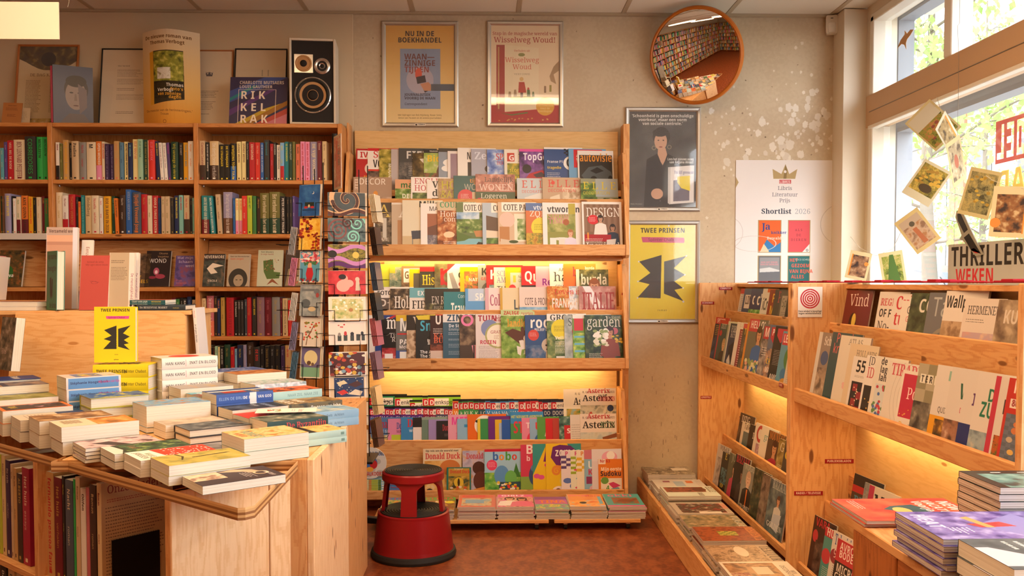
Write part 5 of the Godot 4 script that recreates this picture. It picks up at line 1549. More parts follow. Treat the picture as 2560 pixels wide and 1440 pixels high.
	mag_row("""941 661|lime-yellow cover with dark thin lettering|bg b8bc3c;tx 40 28 9 4a4c20 s Hier;tx 34 42 9 4a4c20 s Nieuws;tx 40 60 11 4a4c20 b + S;el 44 84 22 20 7a7434
974 668|grey-green canal cover with white lettering|bg 6c7a68;ph 0 0 100 100 2 4a5c50 7a8874 a89c84;rc 0 0 16 14 a8a838;tx 34 50 12 ece6dc s De;tx 16 66 12 ece6dc s Midden;el 40 90 26 10 3a4a58
1004 665|brown history cover with white block title|bg 8a6a4c;rc 6 6 96 36 e4dccf;tx 8 28 16 6a5240 b GESCHIED;ph 0 40 100 100 3 5c4634 94785a c0a684;ln 12 62 60 72 3 ece4d8
1024 673|yellow-bordered cover with a dark history photo|bg dcb81c;rc 12 10 90 96 5a5444;tx 30 32 14 ece4da b HISTORIA;ph 12 50 90 96 1 3a3c28 6c6c48 b0a888
1050 668|red-topped history cover with a big yellow title|bg 3c3c34;rc 0 0 100 10 c82a2c;tx 6 40 22 dcc02c R Historia;rc 4 46 54 76 d8ccb8;ln 8 52 48 70 4 b03028;ph 40 60 100 100 3 2c2c28 5c6a5c a89c88;el 30 84 16 18 3a2a24
1087 660|olive cover with a tall red letter|bg 6c6444;ph 0 0 100 100 0 585036 6c6444 807654;rc 16 10 24 44 b82c30;ri 34 28 16 22 b82c30 .6;rc 46 26 60 32 b82c30;ph 0 66 100 100 3 4a4030 a08c54 c8b480;dt 14 62 90 72 7 5 4 2c2420
1119 660|white cover with a raised arm and red and black capitals|bg e4ded6;rc 0 0 100 4 d8ccc4;pg c83a34 0 0 22 0 0 16;tx 28 30 13 2a2828 b GROTE;tx 28 54 16 c03a34 b SLAG;pg 9a948c 4 20 14 18 34 60 20 70;el 46 74 18 22 4c4844;ph 20 70 70 100 3 3a3634 6a645e b0a89e
1151 668|yellow-bordered cover with orange flowers and white lettering|bg e0bc14;rc 12 10 90 96 7a8040;ph 12 10 90 56 2 5a7030 c86a3c d8b048;tx 24 32 7 f0e8d8 b NATIONAL;tx 34 66 14 f0ece2 b ATLAS;tx 60 82 9 f0ece2 b OF;rc 16 20 24 32 dcb818
1196 663|grey science cover with a dark round shape|bg 9c9a8c;tx 8 22 16 3c3a30 b KIJK!;tx 8 32 6 c84434 b GESCHIED;el 36 52 26 22 5c5848;ph 0 60 100 100 3 2c2624 5a3c40 3a302c
1217 663|red science cover with a white title and small photo|bg c02c2c;tx 8 30 20 f0e6dc b KIJK;rc 8 42 50 60 8a9a9c;ph 8 42 50 60 1 4a5a54 8a9a94 c0c8c0;ln 8 66 60 84 6 f0dcd4
1236 669|white science cover with handwritten capitals|bg e4d8bc;tx 8 20 12 7a6c9a r SCIENTIFIC;tx 8 34 12 7a6c9a r AMERICAN;tx 8 54 12 3a342c s THE KIDS;tx 8 70 12 3a342c s ARE ALL;tx 8 86 12 3a342c s RIGHT
1265 669|yellow-bordered cover of pale grey with a red spot|bg dcb41c;rc 14 12 92 96 c4c0ac;rc 22 18 30 34 d8b83c;tx 36 24 6 6a685c s NATIONAL;tx 36 33 6 6a685c s GEOGRAPHIC;el 20 46 10 10 cc3434;tx 60 60 9 5a5850 s op;tx 56 86 20 4a4844 r G
1305 665|red-topped cover with a crescent moon on black|bg 2c2a2c;rc 0 0 100 42 c4282c;tx 8 34 22 f0e6de b Quest;ri 32 62 18 18 d8c8a0 .7;el 42 60 14 16 2c2a2c;tx 12 96 8 dcc43c b Zo kom
1341 666|pink cover with purple stacked capitals|bg dc9aa8;tx 16 42 15 7c2c7c b Repair;tx 24 62 15 7c2c7c b ReStyle;td 14 52 9 7c2c7c s zelfgemaakt;pg 7a8a8c 56 96 62 70 90 66 90 96
1376 660|white crochet cover with script title and green block|bg e6dfcc;tx 24 16 7 3a3432 s AAN DE;tx 10 36 18 3a3432 r haak;tx 14 50 6 3a3432 s COLLECTORS;rc 12 60 88 96 7c9c3c;tx 18 78 13 f0ead8 b 21x;ln 20 84 60 94 3 e8e4c8
1411 660 0.19|orange knitting cover with a red title and numeral spot|bg d8702c;tx 28 26 18 a02c3c R breien;tx 66 12 6 f0d8b8 b burda;el 44 60 14 14 cc4a34;tx 38 66 9 f0d8c0 s 52;ph 60 30 100 100 2 b85c28 dc8840 e8b078
1442 674 0.19|sewing cover with a long-haired woman in blue|bg 4c4c30;rc 0 0 10 100 dcd4bc;ph 10 0 100 100 1 34381c 5c5c34 8a8450;tx 14 36 24 d4d0bc b burda;pe 56 20 90 c89470 8a5028 2c5a98;tx 70 62 13 3c9ca8 r style;el 22 76 16 16 3c98a8;tx 14 68 12 f0ece0 b 29""", base.call(1, 0), X, Z, ln, 0.085, "back row of the middle tier", "magazines in the middle tier")
	mag_row("""935 718|grey-brown photography cover with a white strip|bg 5c5048;rc 0 0 100 22 e4ddd4;tx 8 16 8 3a3634 b FOTOGRAFIE;tx 8 48 24 d8d0c6 s Pf;ph 50 20 100 100 0 4a4038 5c5048 7a6a5c
976 722|dark forest cover with an orange spot|bg 3a322a;ph 0 0 100 100 1 241e1a 4a3c30 9a8468;tx 10 40 24 e4dcd0 R Holland;el 36 66 20 20 dc7a28;ln 24 58 50 74 4 f4e4d0
1024 720|white hiking cover with a teal strip and mountains|bg e0d8cc;rc 0 0 100 20 6cacb4;tx 20 16 9 ecf0ec b EXTRA DIK;tx 6 42 16 3a3430 R FIETSEN;el 36 62 17 17 e08a30;el 60 52 11 11 2c2a2a;ph 0 74 100 100 3 6a7a94 a8b0b8 8a7a68
1063 722 0.2|dark travel cover with pale serif title|bg 2c2824;ph 0 30 100 100 1 1e1c1a 3c382c 7a7848;tx 18 32 16 dcd4c8 r EN ROUTE;tx 24 42 6 b8b0a0 r BIJZONDERE;ln 20 76 70 90 4 ece4d8
1110 730|teal travel cover with a broad white title|bg 2c7c84;ph 0 60 100 100 3 2c6c7c 3c94a0 1c5460;tx 40 14 8 dce8e8 s Conde Nast;tx 20 50 26 e8ece8 b Traveller;tx 20 80 7 dce8e8 r THE 2026;tx 10 98 13 dce8e8 r HOT
1164 722|blue coast cover with a smiling woman|bg 5c9cd0;rc 8 0 100 26 b8cce0;tx 26 24 14 f0f0ec b SPANJE;ph 0 60 60 100 3 8a7a68 c8b8a0 4c8cb8;rc 8 58 40 62 dc7a3c;pe 92 50 50 c07a54 4a2c1c d8a060
1214 720|white cover with a rose script title|bg e4d4d0;rc 0 0 10 100 d0a8b0;tx 12 36 22 a85a70 R Columbus;tx 44 70 11 7a6864 r Eur;tx 30 86 11 7a6864 r op het
1252 720|cream cover with grey capitals and a yellow spot|bg dccca4;rc 0 0 6 100 c8a040;tx 34 44 20 4a5458 b L\u00c4ND;el 30 68 17 17 dcc83c;ln 20 64 40 74 3 6a6020;tx 66 84 13 b88a3c r Tos
1300 718 0.215|lavender-field cover with blue hills|bg dccabc;rc 0 40 100 100 5078a0;ph 0 40 100 66 3 6898bc 88b0cc a8c4d4;ph 0 64 100 100 1 2c3468 4c508c 6c68a0;tx 14 36 14 4a302c s COTE & PROVENCE;pg b8a888 50 90 80 80 100 86 100 100 46 100
1370 716 0.21|orange and white cover on life in the country, in glossy film|bg b87a3c;ph 0 0 60 100 2 8a7a28 c8702c d8b060;ph 60 0 100 100 3 a8b0b4 dce0e0 c88a50;tx 20 16 10 c82a2c r Leven in;tx 12 42 18 e8e0d4 b FRANKRIJK;rc 12 56 46 84 9a2c24;ln 14 74 60 90 4 f0e8dc
1450 716 0.215|dusty pink cover with large red capitals and a palm|bg b88478;ph 0 0 100 100 0 a87468 b88478 cca094;pg e0dcd8 10 0 30 0 80 60 60 70;tx 8 46 34 9c342c R ITALIE;tx 48 80 16 e4cbb8 r al Sud;el 50 90 16 8 4a2c24;tx 10 52 6 f0e4dc b Maremma""", base.call(1, 1), X, Z, ln, 0.085, "middle row of the middle tier", "magazines in the middle tier")
	mag_row("""918 788|white listening guide cover with red letters|bg e4dcd2;tx 20 14 12 b82c34 b lust;tx 30 24 12 b82c34 b er;ln 20 34 80 80 14 a09888
938 788|deep blue cover with a white initial in a red ring|bg 2c4484;tx 24 26 22 f0ece4 R S;ri 60 30 40 40 c02c3c .86;tx 20 56 8 dca03c b EAU;tx 20 64 8 dca03c b DIAN;ln 22 68 70 86 7 d8e0ec
955 797|black music cover with a white serif letter and red wash below|bg 1e1a1c;tx 12 22 26 f0ece6 R music;tx 20 40 9 ece6e0 r Timothy;tx 26 49 9 ece6e0 r Ridout;ph 0 62 100 100 3 7a2028 b83c40 d8a8a0;rc 8 74 30 98 ece6e0
990 788|grey music cover with a huge white initial and blue lower half|bg 6c6a66;pg dcb42c 0 0 34 0 30 12 0 12;tx 8 32 26 ece8e2 b MOJO;rc 4 36 60 39 c82c2c;tx 8 58 10 f0ece4 b PAUL;tx 8 66 6 f0ece4 b McCARTNEY;rc 0 70 100 100 34508c;el 50 84 34 12 c89a3c;rc 10 72 40 96 e4e0d8
1017 788|tan cover with a dark top and a pale wave|bg 8a6c50;rc 0 0 100 30 2c2422;tx 16 18 14 ece4da R WIRE;ph 0 30 100 100 0 a88868 d0b494 7a5a40
1040 787|black cover with a turquoise title and a man in a leather jacket|bg 242628;pg e0c83c 0 2 50 0 40 10 6 10;rc 50 0 100 6 c82c30;tx 60 18 8 6cc0d0 b The;tx 10 32 20 48b0cc b Smiths;pe 34 42 40 c8c4be 181616 2c2a2a;tx 10 76 6 ece8e2 b The Albums.;tx 10 84 6 ece8e2 b The Songs.;tx 10 92 6 ece8e2 b The Stories.
1076 789|dark red cover with coral capitals and a portrait|bg 3a1c20;tx 12 18 22 ece4dc b UNCUT;ln 8 26 60 38 4 ece4dc;tx 8 46 10 dc6a4c R KATE;tx 8 55 10 dc6a4c R BUSH;ph 0 58 100 70 3 4a2824 8a4c3c 6a342c;rc 0 70 100 100 d0b8a8;pg 34408c 20 98 40 80 100 80 100 100;rc 16 84 40 98 e8e2da
1108 786|blue-grey choir cover under a white title strip|bg 3a5c70;rc 0 0 100 16 e0dcd6;tx 10 14 13 34506a b ZINGEN;tx 14 26 6 e0e4e8 b De Stem van;tx 14 32 5 c8d0d8 s Emmylou Harris;ln 14 36 70 42 2 b8c4d0;ln 14 48 70 52 2 b8c4d0;ln 14 58 70 66 3 b8c4d0;ln 14 72 64 80 3 b8c4d0
1150 788|dark cover with a pink title and a woman in a pink gown|bg 4a3c34;ph 0 0 100 60 0 3a302c 5c4a3e 8a745c;ri 20 10 16 16 e07ca8 .6;ri 56 10 16 16 e07ca8 .6;pe 66 24 60 c88a6c 3a241c dc8a9c;pg d890a0 30 60 90 54 100 100 40 100;rc 34 60 38 98 2c2420
1190 786|pale garden-season cover with a round floral free-gift seal|bg d8cdc8;tx 6 14 11 9c2c3c b TUIN;tx 40 14 11 9c2c3c r Seizoen;el 36 28 22 22 7c88b0;ph 66 14 100 100 1 4a5c38 8a9a68 d0c8a8;el 56 42 32 32 e8e0cc;ri 56 42 32 32 a8a86c .86;tc 56 38 6 a04a48 s GRATIS;ln 46 42 66 50 3 a04a48;tx 10 58 7 b83448 b ROZEN;ln 8 62 60 92 12 7a6a68
1254 790|green country cover with a running collie|bg 6c8c3c;ph 0 0 100 100 1 4c6c24 7c9c44 a8b868;tx 16 22 14 e0942c R landleven;pg 5c3424 10 34 30 26 60 34 80 40 76 60 50 58;pg e0d8cc 46 50 74 46 70 66 52 68;el 64 40 14 14 5c3424;el 64 46 6 9 ece4d8;el 56 28 5 8 5c3424;el 76 30 5 8 5c3424;pg e0d8cc 40 60 54 64 50 80 42 76;tx 58 78 8 f0ece0 b Australian;tx 66 88 8 f0ece0 b shepherd;el 30 96 24 14 c8342c;dt 10 88 50 99 16 4 5 d83c34 f0e8e0 a82424
1314 788|blue nature cover with a seal pup|bg 34507c;ph 0 60 100 100 0 2c4268 4a6488 7c8094;tx 12 26 22 ece6de b roots;tx 24 32 5 ece6de b BELEEF DE NATUUR;el 22 40 14 14 c84438;ln 12 36 32 44 3 f0d8d0;el 60 60 18 18 c0b09c;el 76 82 24 30 b8a890;el 54 60 2.4 2.4 1e1a18;el 68 58 2.4 2.4 1e1a18;el 58 68 4 3 2c2420;ph 0 88 100 100 3 6a6054 8c8274 a89c8c
1369 785|green garden cover with a yellow spot and white serif title|bg 5c6c44;rc 0 0 100 14 e4e0d8;tx 8 13 11 3a3c38 R GROEI;ph 0 14 100 100 1 3c5028 6c8048 b0a868;el 36 30 25 25 dccc2c;ln 18 24 52 36 4 7a7020;tx 20 50 6 f0ece4 b Veilig;ln 20 54 70 78 8 e8e4d8;rc 22 82 60 97 e0dcd0
1413 788|grey botanical cover with a coral spot|bg a4a8a4;ph 0 0 100 100 0 909894 a8b0ac c0c4c0;tx 10 22 16 4a5450 r SEASONS;el 40 32 20 18 d8606c;ln 26 28 54 36 3 f4e0dc;pg 4a6450 30 98 36 40 40 40 44 98;tx 40 97 9 c84a4c R SP
1434 787|white-topped gardening cover with a red side box|bg 6c9440;rc 0 0 100 8 e4e0d8;rc 4 8 28 32 c8343c;tx 34 22 14 f0f0e8 b Garden;tx 34 35 13 f0f0e8 b World;ph 0 36 100 100 1 4c7c28 88b048 c8cc60;rc 4 42 50 46 6cb0c8;rc 4 56 54 60 6cb0c8;rc 4 70 50 74 6cb0c8;tx 20 96 9 f4f0e8 b Zomer
1464 788 0.215|dark green garden cover with a girl carrying white flowers|bg 2c3824;ph 0 0 100 100 1 1e2818 34442a 5a6838;tx 6 24 20 dcd8cc r garden;tx 64 8 5 dcd8cc r by SEASONS;el 80 32 9 9 b8606c;pe 66 22 60 b88468 3a2018 8a4434;dt 24 28 60 60 34 6 8 ece8dc dcd8c0 8a9a60;pg 8a4434 48 78 78 70 80 100 46 100;dt 74 40 98 56 8 4 2 d8b83c c8a030;ln 10 76 46 94 9 dcd8cc""", base.call(1, 2), X, Z, ln, 0.085, "front row of the middle tier", "magazines in the middle tier")
	mag_row("""1254 775 0.19|pale green baking supplement with red and cursive lettering|bg b8c48a;tx 8 9 6 b8342c b ZALIGE;tx 60 11 7 c84a4c r taarten;tx 20 15 6 dce0b8 b ZOMERSE""", base.call(1, 2) + Vector3(0, 0, -0.012), X, Z, ln, 0.085, "front row of the middle tier", "magazines in the middle tier")
	# puzzle books: all one family of covers
	var dks := func(x: float, top: float, c: String, kind: String, word: String, num: String, say: String, w := 0.0) -> String:
		return "%s %s%s|%s|bg %s;rc 0 0 100 5 %s;rc 0 8 64 25 e6ddd0;rc 2 8 20 25 c0222a;tx 5 23 11 f4ece4 b D;tx 22 21 9 2a2828 s enksport;tx 6 40 10 f4f0e8 s %s;tx 6 56 12 f4f0e8 b %s;ph 40 62 100 100 2 %s e0d8c8 %s" % [x, top, " " + str(w) if w > 0 else "", say, c, "1e1c1c", word, num, c, c]
	var rows := ""
	rows += dks.call(922, 986, "2c8a5c", "", "JAPANS", "4*", "wide sea-green puzzle book marked with a red initial", 0.22) + "\n"
	rows += dks.call(987, 989, "7cb030", "", "ZWEEDS", "3*", "lime-green crossword puzzle book behind a smaller one", 0.16) + "\n"
	rows += dks.call(1024, 1000, "7cb030", "", "ZWEEDS", "2*", "low lime-green crossword puzzle book", 0.16) + "\n"
	rows += dks.call(1056, 989, "7cb030", "", "ZWEEDS", "3*", "lime-green puzzle book showing only a narrow strip", 0.16) + "\n"
	rows += dks.call(1070, 988, "84bc34", "", "ZWEEDS", "3*", "widest lime-green puzzle book with a pale wordmark", 0.19)
	mag_row(rows, base.call(2, 0) + Vector3(0, 0.0, -0.03), X, Z, 0.1, 0.06, "back row of the lower tier", "puzzle books in the lower tier", "puzzle_book", 0.75, 0.004)
	rows = ""
	var k := 0
	for q in [[923, "SUDOKU", "5a2c7c"], [945, "SUDOKU", "5a2c7c"], [962, "SUDOKU", "5a2c7c"], [972, "SUDOKU", "5a2c7c"], [987, "SUDOKU", "5a2c7c"], [1003, "SUDOKU", "5a2c7c"], [1026, "SUDOKU", "5a2c7c"], [1043, "SUDOKU", "5a2c7c"], [1058, "CRYPTO", "7c2040"], [1072, "CRYPTO", "7c2040"], [1090, "TECTO", "54546c"], [1110, "TECTO", "54546c"], [1120, "TECTO", "54546c"]]:
		var n: String = ["first", "second", "third", "fourth", "fifth", "sixth", "seventh", "eighth"][k if k < 8 else (k - 8 if k < 10 else k - 10)]
		rows += dks.call(q[0], [1018, 1016, 1017][k % 3], q[2], "", q[1], "%d*" % (2 + k % 4), "small %s puzzle booklet, %s of its colour from the spinner" % [{"SUDOKU": "purple", "CRYPTO": "wine-red", "TECTO": "grey-violet"}[q[1]], n]) + "\n"
		k += 1
	mag_row(rows, base.call(2, 0) + Vector3(0, 0.0, 0.002), X, Z, 0.12, 0.085, "", "puzzle books in the lower tier", "puzzle_book", 0.7, 0.004)
	rows = ""
	k = 0
	for q in [[1132, "WOORD", "d87a28", "4*", "orange"], [1147, "KRUIS", "3c8a4c", "2*", "green"], [1156, "KRUIS", "3c8a4c", "3*", "green"], [1171, "KRUIS", "3c8a4c", "4*", "green"], [1184, "KRUIS", "3c8a4c", "5*", "green"], [1197, "LOGISCH", "34545c", "4-5*", "dark teal"], [1214, "VARIA", "3c84c0", "2*", "blue"], [1226, "VARIA", "3c84c0", "3*", "blue"], [1251, "VARIA", "3c84c0", "3*", "blue"], [1273, "VARIA", "3c84c0", "3*", "blue"], [1297, "FILIPPINE", "c83840", "3*", "red"], [1314, "FILIPPINE", "c83840", "3*", "red"], [1327, "FILIPPINE", "c83840", "4*", "red"], [1347, "FILIPPINE", "c83840", "4*", "red"], [1357, "DOORLOPER", "26304c", "4*", "navy"], [1378, "DOORLOPER", "26304c", "5*", "navy"]]:
		var n: String = ["", "", "first", "second", "third", "", "first", "second", "third", "fourth", "first", "second", "third", "fourth", "first", "second"][k]
		var nn: String = ["only", "first", "second", "third", "fourth", "only", "first", "second", "third", "fourth", "first", "second", "third", "fourth", "first", "second"][k]
		rows += dks.call(q[0], [998, 1000, 999][k % 3], q[2], "", q[1], q[3], "%s puzzle book, the %s %s one from the spinner along the row" % [q[4], nn, q[4]]) + "\n"
		k += 1
	mag_row(rows, base.call(2, 0) + Vector3(0, 0.0, 0.0045), X, Z, 0.12, 0.085, "", "puzzle books in the lower tier", "puzzle_book", 0.72, 0.005)
	mag_row("""1410 973|white comic album half hidden behind another, village scene|bg e6dcc8;tx 30 12 4 4a4038 s R. GOSCINNY;tx 26 32 14 26221e R Asterix;rc 8 40 96 96 9c9a68;ph 8 40 96 96 1 4a7a3c b89848 8ab0b8
1452 971 0.21|white comic album with red and black lettering over a sword fight|bg e8ded0;tx 6 10 4 4a4038 s R. GOSCINNY;tc 52 10 9 b82c34 R Asterix;tx 70 10 4 4a4038 s A. UDERZO;tx 6 26 12 26221e R Asterix;tx 50 17 4 26221e b EN DE;tx 50 26 9 b83040 R NOORMANNEN;ph 0 34 100 100 3 a8a08c c8c0a8 7a7c70;pg d8ccb0 56 60 70 34 74 36 66 62;el 84 40 9 9 2c3c60;pg b84434 14 56 30 46 40 58 20 64""", base.call(2, 0) + Vector3(0, 0, 0.003), X, Z, 0.12, 0.06, "back row of the lower tier", "comics in the lower tier", "comic_book", 0.78)
	mag_row("""926 1044|blue comic weekly with a red title|bg 5078a8;tx 10 22 16 b82830 R Donald Duck;tx 24 32 6 c8d8e8 b DE SPANNENDE;ph 0 36 100 100 3 4878b0 c8b060 d8dce0
970 1047|pink comic weekly with a lime panel|bg d888a8;tx 24 22 13 2c4c94 R Donald Duck;tx 24 30 6 5a2c4c s MAKKELIJK LEZEN;rc 10 34 96 96 b8c83c;el 56 58 22 22 2c3438;el 60 58 12 12 3c88c8
1003 1044|bright blue comic special with a white and red title|bg 3c88c0;tx 16 20 16 c8343c R Donald;tx 22 30 5 e8f0f4 b WK-SPECIAL;pg dc7c2c 40 36 80 30 74 50 46 46;el 40 76 24 20 e8e4dc
1033 1044|black comic weekly with a white panel|bg 2c2626;rc 0 20 70 100 e4dcd4;tx 22 18 16 c8343c R Do;tx 40 36 16 c8343c R Duck;pg 2c3450 50 50 90 40 90 100 60 100;el 74 82 12 12 c8343c
1055 1043|grey-green comic cover with a brown furry creature|bg 6c8878;tx 20 22 16 b83c38 R Kat;el 34 58 20 22 8a5a30;el 70 62 18 18 c88a3c;rc 0 0 100 6 8aa090
1072 1049|lavender comic weekly|bg 9c8cc0;tx 28 24 15 3c54a0 R Do;tx 40 44 15 3c54a0 R Du;ph 0 50 100 100 3 a8a0c8 d0c8d8 8a7ab0
1092 1052 0.15|black comic pocket with a red title and rainbow ring|bg 2c2828;tx 22 22 13 c04048 R Donald Duck;ln 30 30 80 36 2 a8a09a;ri 70 84 40 34 5c9c5c .9;ri 70 84 35 29 c8a83c .9;ri 70 84 30 24 c85a4c .9
1121 1037|pink girls' monthly with a fuchsia title|bg dc9cb0;tx 8 20 15 e0409c b MEIDEN;tx 26 28 6 d84a8a b STS;ln 20 36 70 50 4 c83c7c;dt 10 56 90 96 14 10 3 3a2824 d8a888 e0609c
1144 1047|pale blue kids' cover with a tall white letter|bg 8cb8d4;tx 18 46 34 3c8cc0 b T;ph 10 50 60 96 3 8a94c0 c8c4dc 6a7ab0;pe 86 40 60 6a4430 2c1c18 3c3438
1170 1036|orange football cover with a ball|bg dc6c20;el 44 22 26 26 e8e4dc;dt 26 10 62 32 8 6 2 26221f;tx 56 40 16 dce4ec b P;el 50 46 16 18 4c88bc;pe 62 62 44 8a5a40 2c201c dc8a2c
1195 1047|green wildlife kids' cover with a white title|bg 3c9050;tx 30 22 10 f0f0e8 b WIE;tx 30 40 14 c8343c b FREEK;ph 0 48 100 100 1 2c7440 5cac5c a0c878;rc 0 0 8 100 e0c83c
1222 1041|purple puzzle cover with a fat yellow letter|bg 6a2c80;tx 18 44 30 e0c02c b ZO;ph 20 50 100 100 2 c8343c 3c5c9c e0b030
1239 1049|yellow-edged pale blue kids' science cover|bg d8b42c;rc 12 8 100 96 9cb8d8;tx 28 36 24 7c94c0 b j;el 66 66 20 20 3c80a8
1256 1049|blue kids' science cover with yellow and white letters|bg 2c5cac;tx 30 22 12 e04c3c b Q;tx 30 40 16 e8d03c b JR;el 44 74 14 12 6ca850;ln 20 90 80 96 2 dce4ec
1278 1030 0.19|green and blue kids' cover with a red title in crinkled film|bg 4c9454;rc 0 0 100 22 3c8cc8;tc 50 12 5 e0d83c b HET NIEUWSTE AVONTUUR;tx 8 40 22 d83c44 b STOER;el 34 66 22 22 d8d83c;tx 16 66 7 4a6a20 b Gratis!;el 34 94 20 14 c83434
1306 1045|pink kids' cover with a round fat letter|bg dc88a4;ri 40 46 26 26 d83c5c .55;tx 12 22 12 f4e4e8 b T O;el 60 90 26 14 a87a58
1326 1047|light blue kids' cover with a red letter|bg 8cb4d8;tx 14 24 16 dc4c4c b U;el 36 46 22 20 3c6cb0;ph 0 66 100 100 3 8ca8c8 c8d8e4 5c88bc
1345 1042|green nature kids' cover with a white diamond|bg 5c9c48;pg ece8e0 30 10 90 20 80 50 20 40;tx 34 34 10 5c9c48 b npo;rc 0 62 100 74 3c7c34;pg dcd8cc 30 96 60 80 90 96
1366 1046|plain red kids' cover with a small white title|bg c82c30;tx 28 32 18 e8dcd8 b niji;el 60 70 26 22 b02428
1384 1046|brick-red comic cover with a yellow tuft|bg b44438;el 50 16 14 12 e0b43c;pg 3a2424 20 60 80 56 90 100 10 100;ln 26 34 80 44 3 f0e0d4
1400 1042|dark teal comic album with a red title box|bg 3c5c5c;ph 0 0 100 100 1 24403c 4c7468 a0b8a8;rc 14 18 100 48 c42c34;tx 20 34 13 f0e8e0 b suske;tx 50 46 8 f0e8e0 b ten
1428 1037|white kids' newspaper with black sideways title|bg dcd8d0;rc 36 14 74 100 2c2826;td 46 14 26 ece8e0 b week;rc 36 14 74 36 5c9cc0;ln 4 20 30 90 16 a8a49c
1453 1035 0.21|white comic album with black and green lettering over green hills|bg e6dcd0;tx 6 10 4 4a4038 s R. GOSCINNY;tc 52 10 9 b82c34 R Asterix;tx 70 10 4 4a4038 s A. UDERZO;tx 6 28 13 26221e R Asterix;tx 56 28 12 3c6a44 R PICTEN;ph 0 36 100 56 3 b8c4c0 d0d4c8 c8c8b8;ph 0 50 100 70 1 4c7c3c 6c9c50 8cb064;ph 0 68 100 100 0 4c88a0 6ca4b0 8cbcc0;pg 8a5234 60 46 100 38 100 46 62 52""", base.call(2, 1), X, Z, 0.16, 0.085, "middle row of the lower tier", "comics in the lower tier", "comic_book", 0.76)
	mag_row("""1058 1122 0.215|cream comic album with a red title and a tan sea scene|bg dcc8a4;tc 50 7 4 4a4038 b Op reis om de wereld met;tx 6 22 12 c0282e R Donald Duck;ph 4 26 60 90 3 c89040 dcac60 e0c898;pg 4c6c9c 10 50 26 34 34 46 20 64;el 70 40 26 20 c8783c;el 17 90 10 9 2a2624;ln 10 86 24 94 3 f0e8dc
1157 1127 0.2|lavender comic album with a red title and an airman figure|bg a8a4b8;ph 0 0 100 100 3 9c98b0 b8b0c0 c89868;tx 10 18 12 b83038 R Donald Duck;el 46 38 18 18 4c2c20;el 50 66 20 26 5c3428;pg d88c3c 30 84 80 76 70 96 40 98
1212 1123 0.21|toddler magazine with a big rainbow-lettered title and cartoon park|bg 9cc8e0;rc 0 0 100 6 c02838;tx 20 24 17 3c68b8 b b;tx 38 24 15 e0882c b o;tx 54 24 17 4c9c40 b b;tx 72 24 15 d04438 b o;ph 0 50 100 100 1 3c8a3c 6cb04c a8cc60;el 20 34 14 14 d8486c;ln 10 28 30 40 4 f4e0e4;pg 3c7a38 84 30 96 60 74 60;el 46 56 20 26 5c94cc;el 70 62 16 20 6cb45c;rc 38 70 96 92 34545c;dt 30 70 90 90 24 4 6 d83c38 e0c03c ece4d8
1303 1112 0.19|rose-red kids' magazine with a white cartoon title|bg c8405c;tx 14 18 18 f0e4e0 b BLIJ;rc 0 62 100 100 84a850;el 44 60 20 30 3c5480;el 44 46 14 12 5c88b8;tx 16 32 10 f0d8e0 b b b
1333 1110 0.2|yellow and teal holiday activity book behind its twin|bg e4c02c;pg 3c9490 0 0 40 0 0 60;pg 7c2c78 40 4 100 10 90 40 30 34;tx 50 20 13 f0ece4 b zomer;dt 10 40 90 70 12 9 4 d85898 dc8a2c;pe 60 66 46 c8845c 5c3420 2c4c90
1366 1110 0.2|yellow holiday activity book with a purple burst and squiggles|bg e4c02c;pg 3c9490 60 0 100 0 100 40 70 10;pg 6a2c74 20 6 40 2 70 4 98 20 92 40 30 42 14 26;tx 26 24 16 f0ece8 b zomer;tx 40 38 9 f0ece8 b doeboek;sw 30 52 14 2 dc8a3c 4;sw 50 72 12 2 e0d05c 4;el 36 92 20 16 ece0e0;el 34 92 9 10 6a4c3c""", base.call(2, 2), X, Z, 0.14, 0.075, "front row of the lower tier", "children's magazines in the lower tier", "comic_book", 0.74, 0.008)
	mag_row("""1404 1126|white kids' booklet with violet checks|bg e4dce4;ck 0 12 100 40 6 5 5c4c80;tx 12 12 9 c8407c b P;dt 20 60 80 96 6 14 2 5c78c0 c85c80
1428 1126|white kids' booklet with lime checks|bg e4e4d4;ck 0 14 100 52 6 7 98b03c;tx 12 12 9 c8407c b P;dt 10 40 90 96 20 5 3 e07c3c d8486c 6cb0c8
1443 1126|white kids' booklet with yellow checks and a blue figure|bg ece4d0;ck 0 16 100 46 6 5 dcb43c;tx 12 12 9 d87c3c b P;el 60 80 26 24 2c4c98;tx 40 62 12 e0a02c b D
1462 1125 0.14|light blue colouring book with a white title|bg 8cb8d4;rc 0 0 100 20 c87888;tx 14 40 16 e8f0f4 b Unie;tx 14 54 12 c83c5c b Kleur;rc 8 58 80 74 8a3c6c;el 46 84 26 16 d8b0c4
1481 1123 0.17|white unicorn colouring book at the back of the trough|bg dcd4dc;rc 0 0 100 26 e0dce4;el 60 18 26 20 e4a8c0;el 64 14 14 14 f0ece8
1497 1148 0.145|orange children's number-puzzle book with cartoon fish|bg dc7c30;rc 0 0 30 14 e8e0d8;tx 6 10 8 b83038 b Nr 63;tx 10 32 9 f4ece0 b Mijn eerste;tx 8 46 13 2c2840 b Sudoku;rc 10 52 96 94 e8dccc;el 26 58 16 14 6c9c4c;pg c8406c 40 66 60 62 90 72 60 80;pg 7ca4b0 50 80 80 76 94 88 60 94;tx 30 84 12 4c8c3c b 4""", base.call(2, 2) + Vector3(0, 0, 0.006), X, Z, 0.13, 0.07, "end of the lowest trough", "children's magazines in the lower tier", "comic_book", 0.7, 0.006)
	var ob: Vector3 = base.call(2, 2)
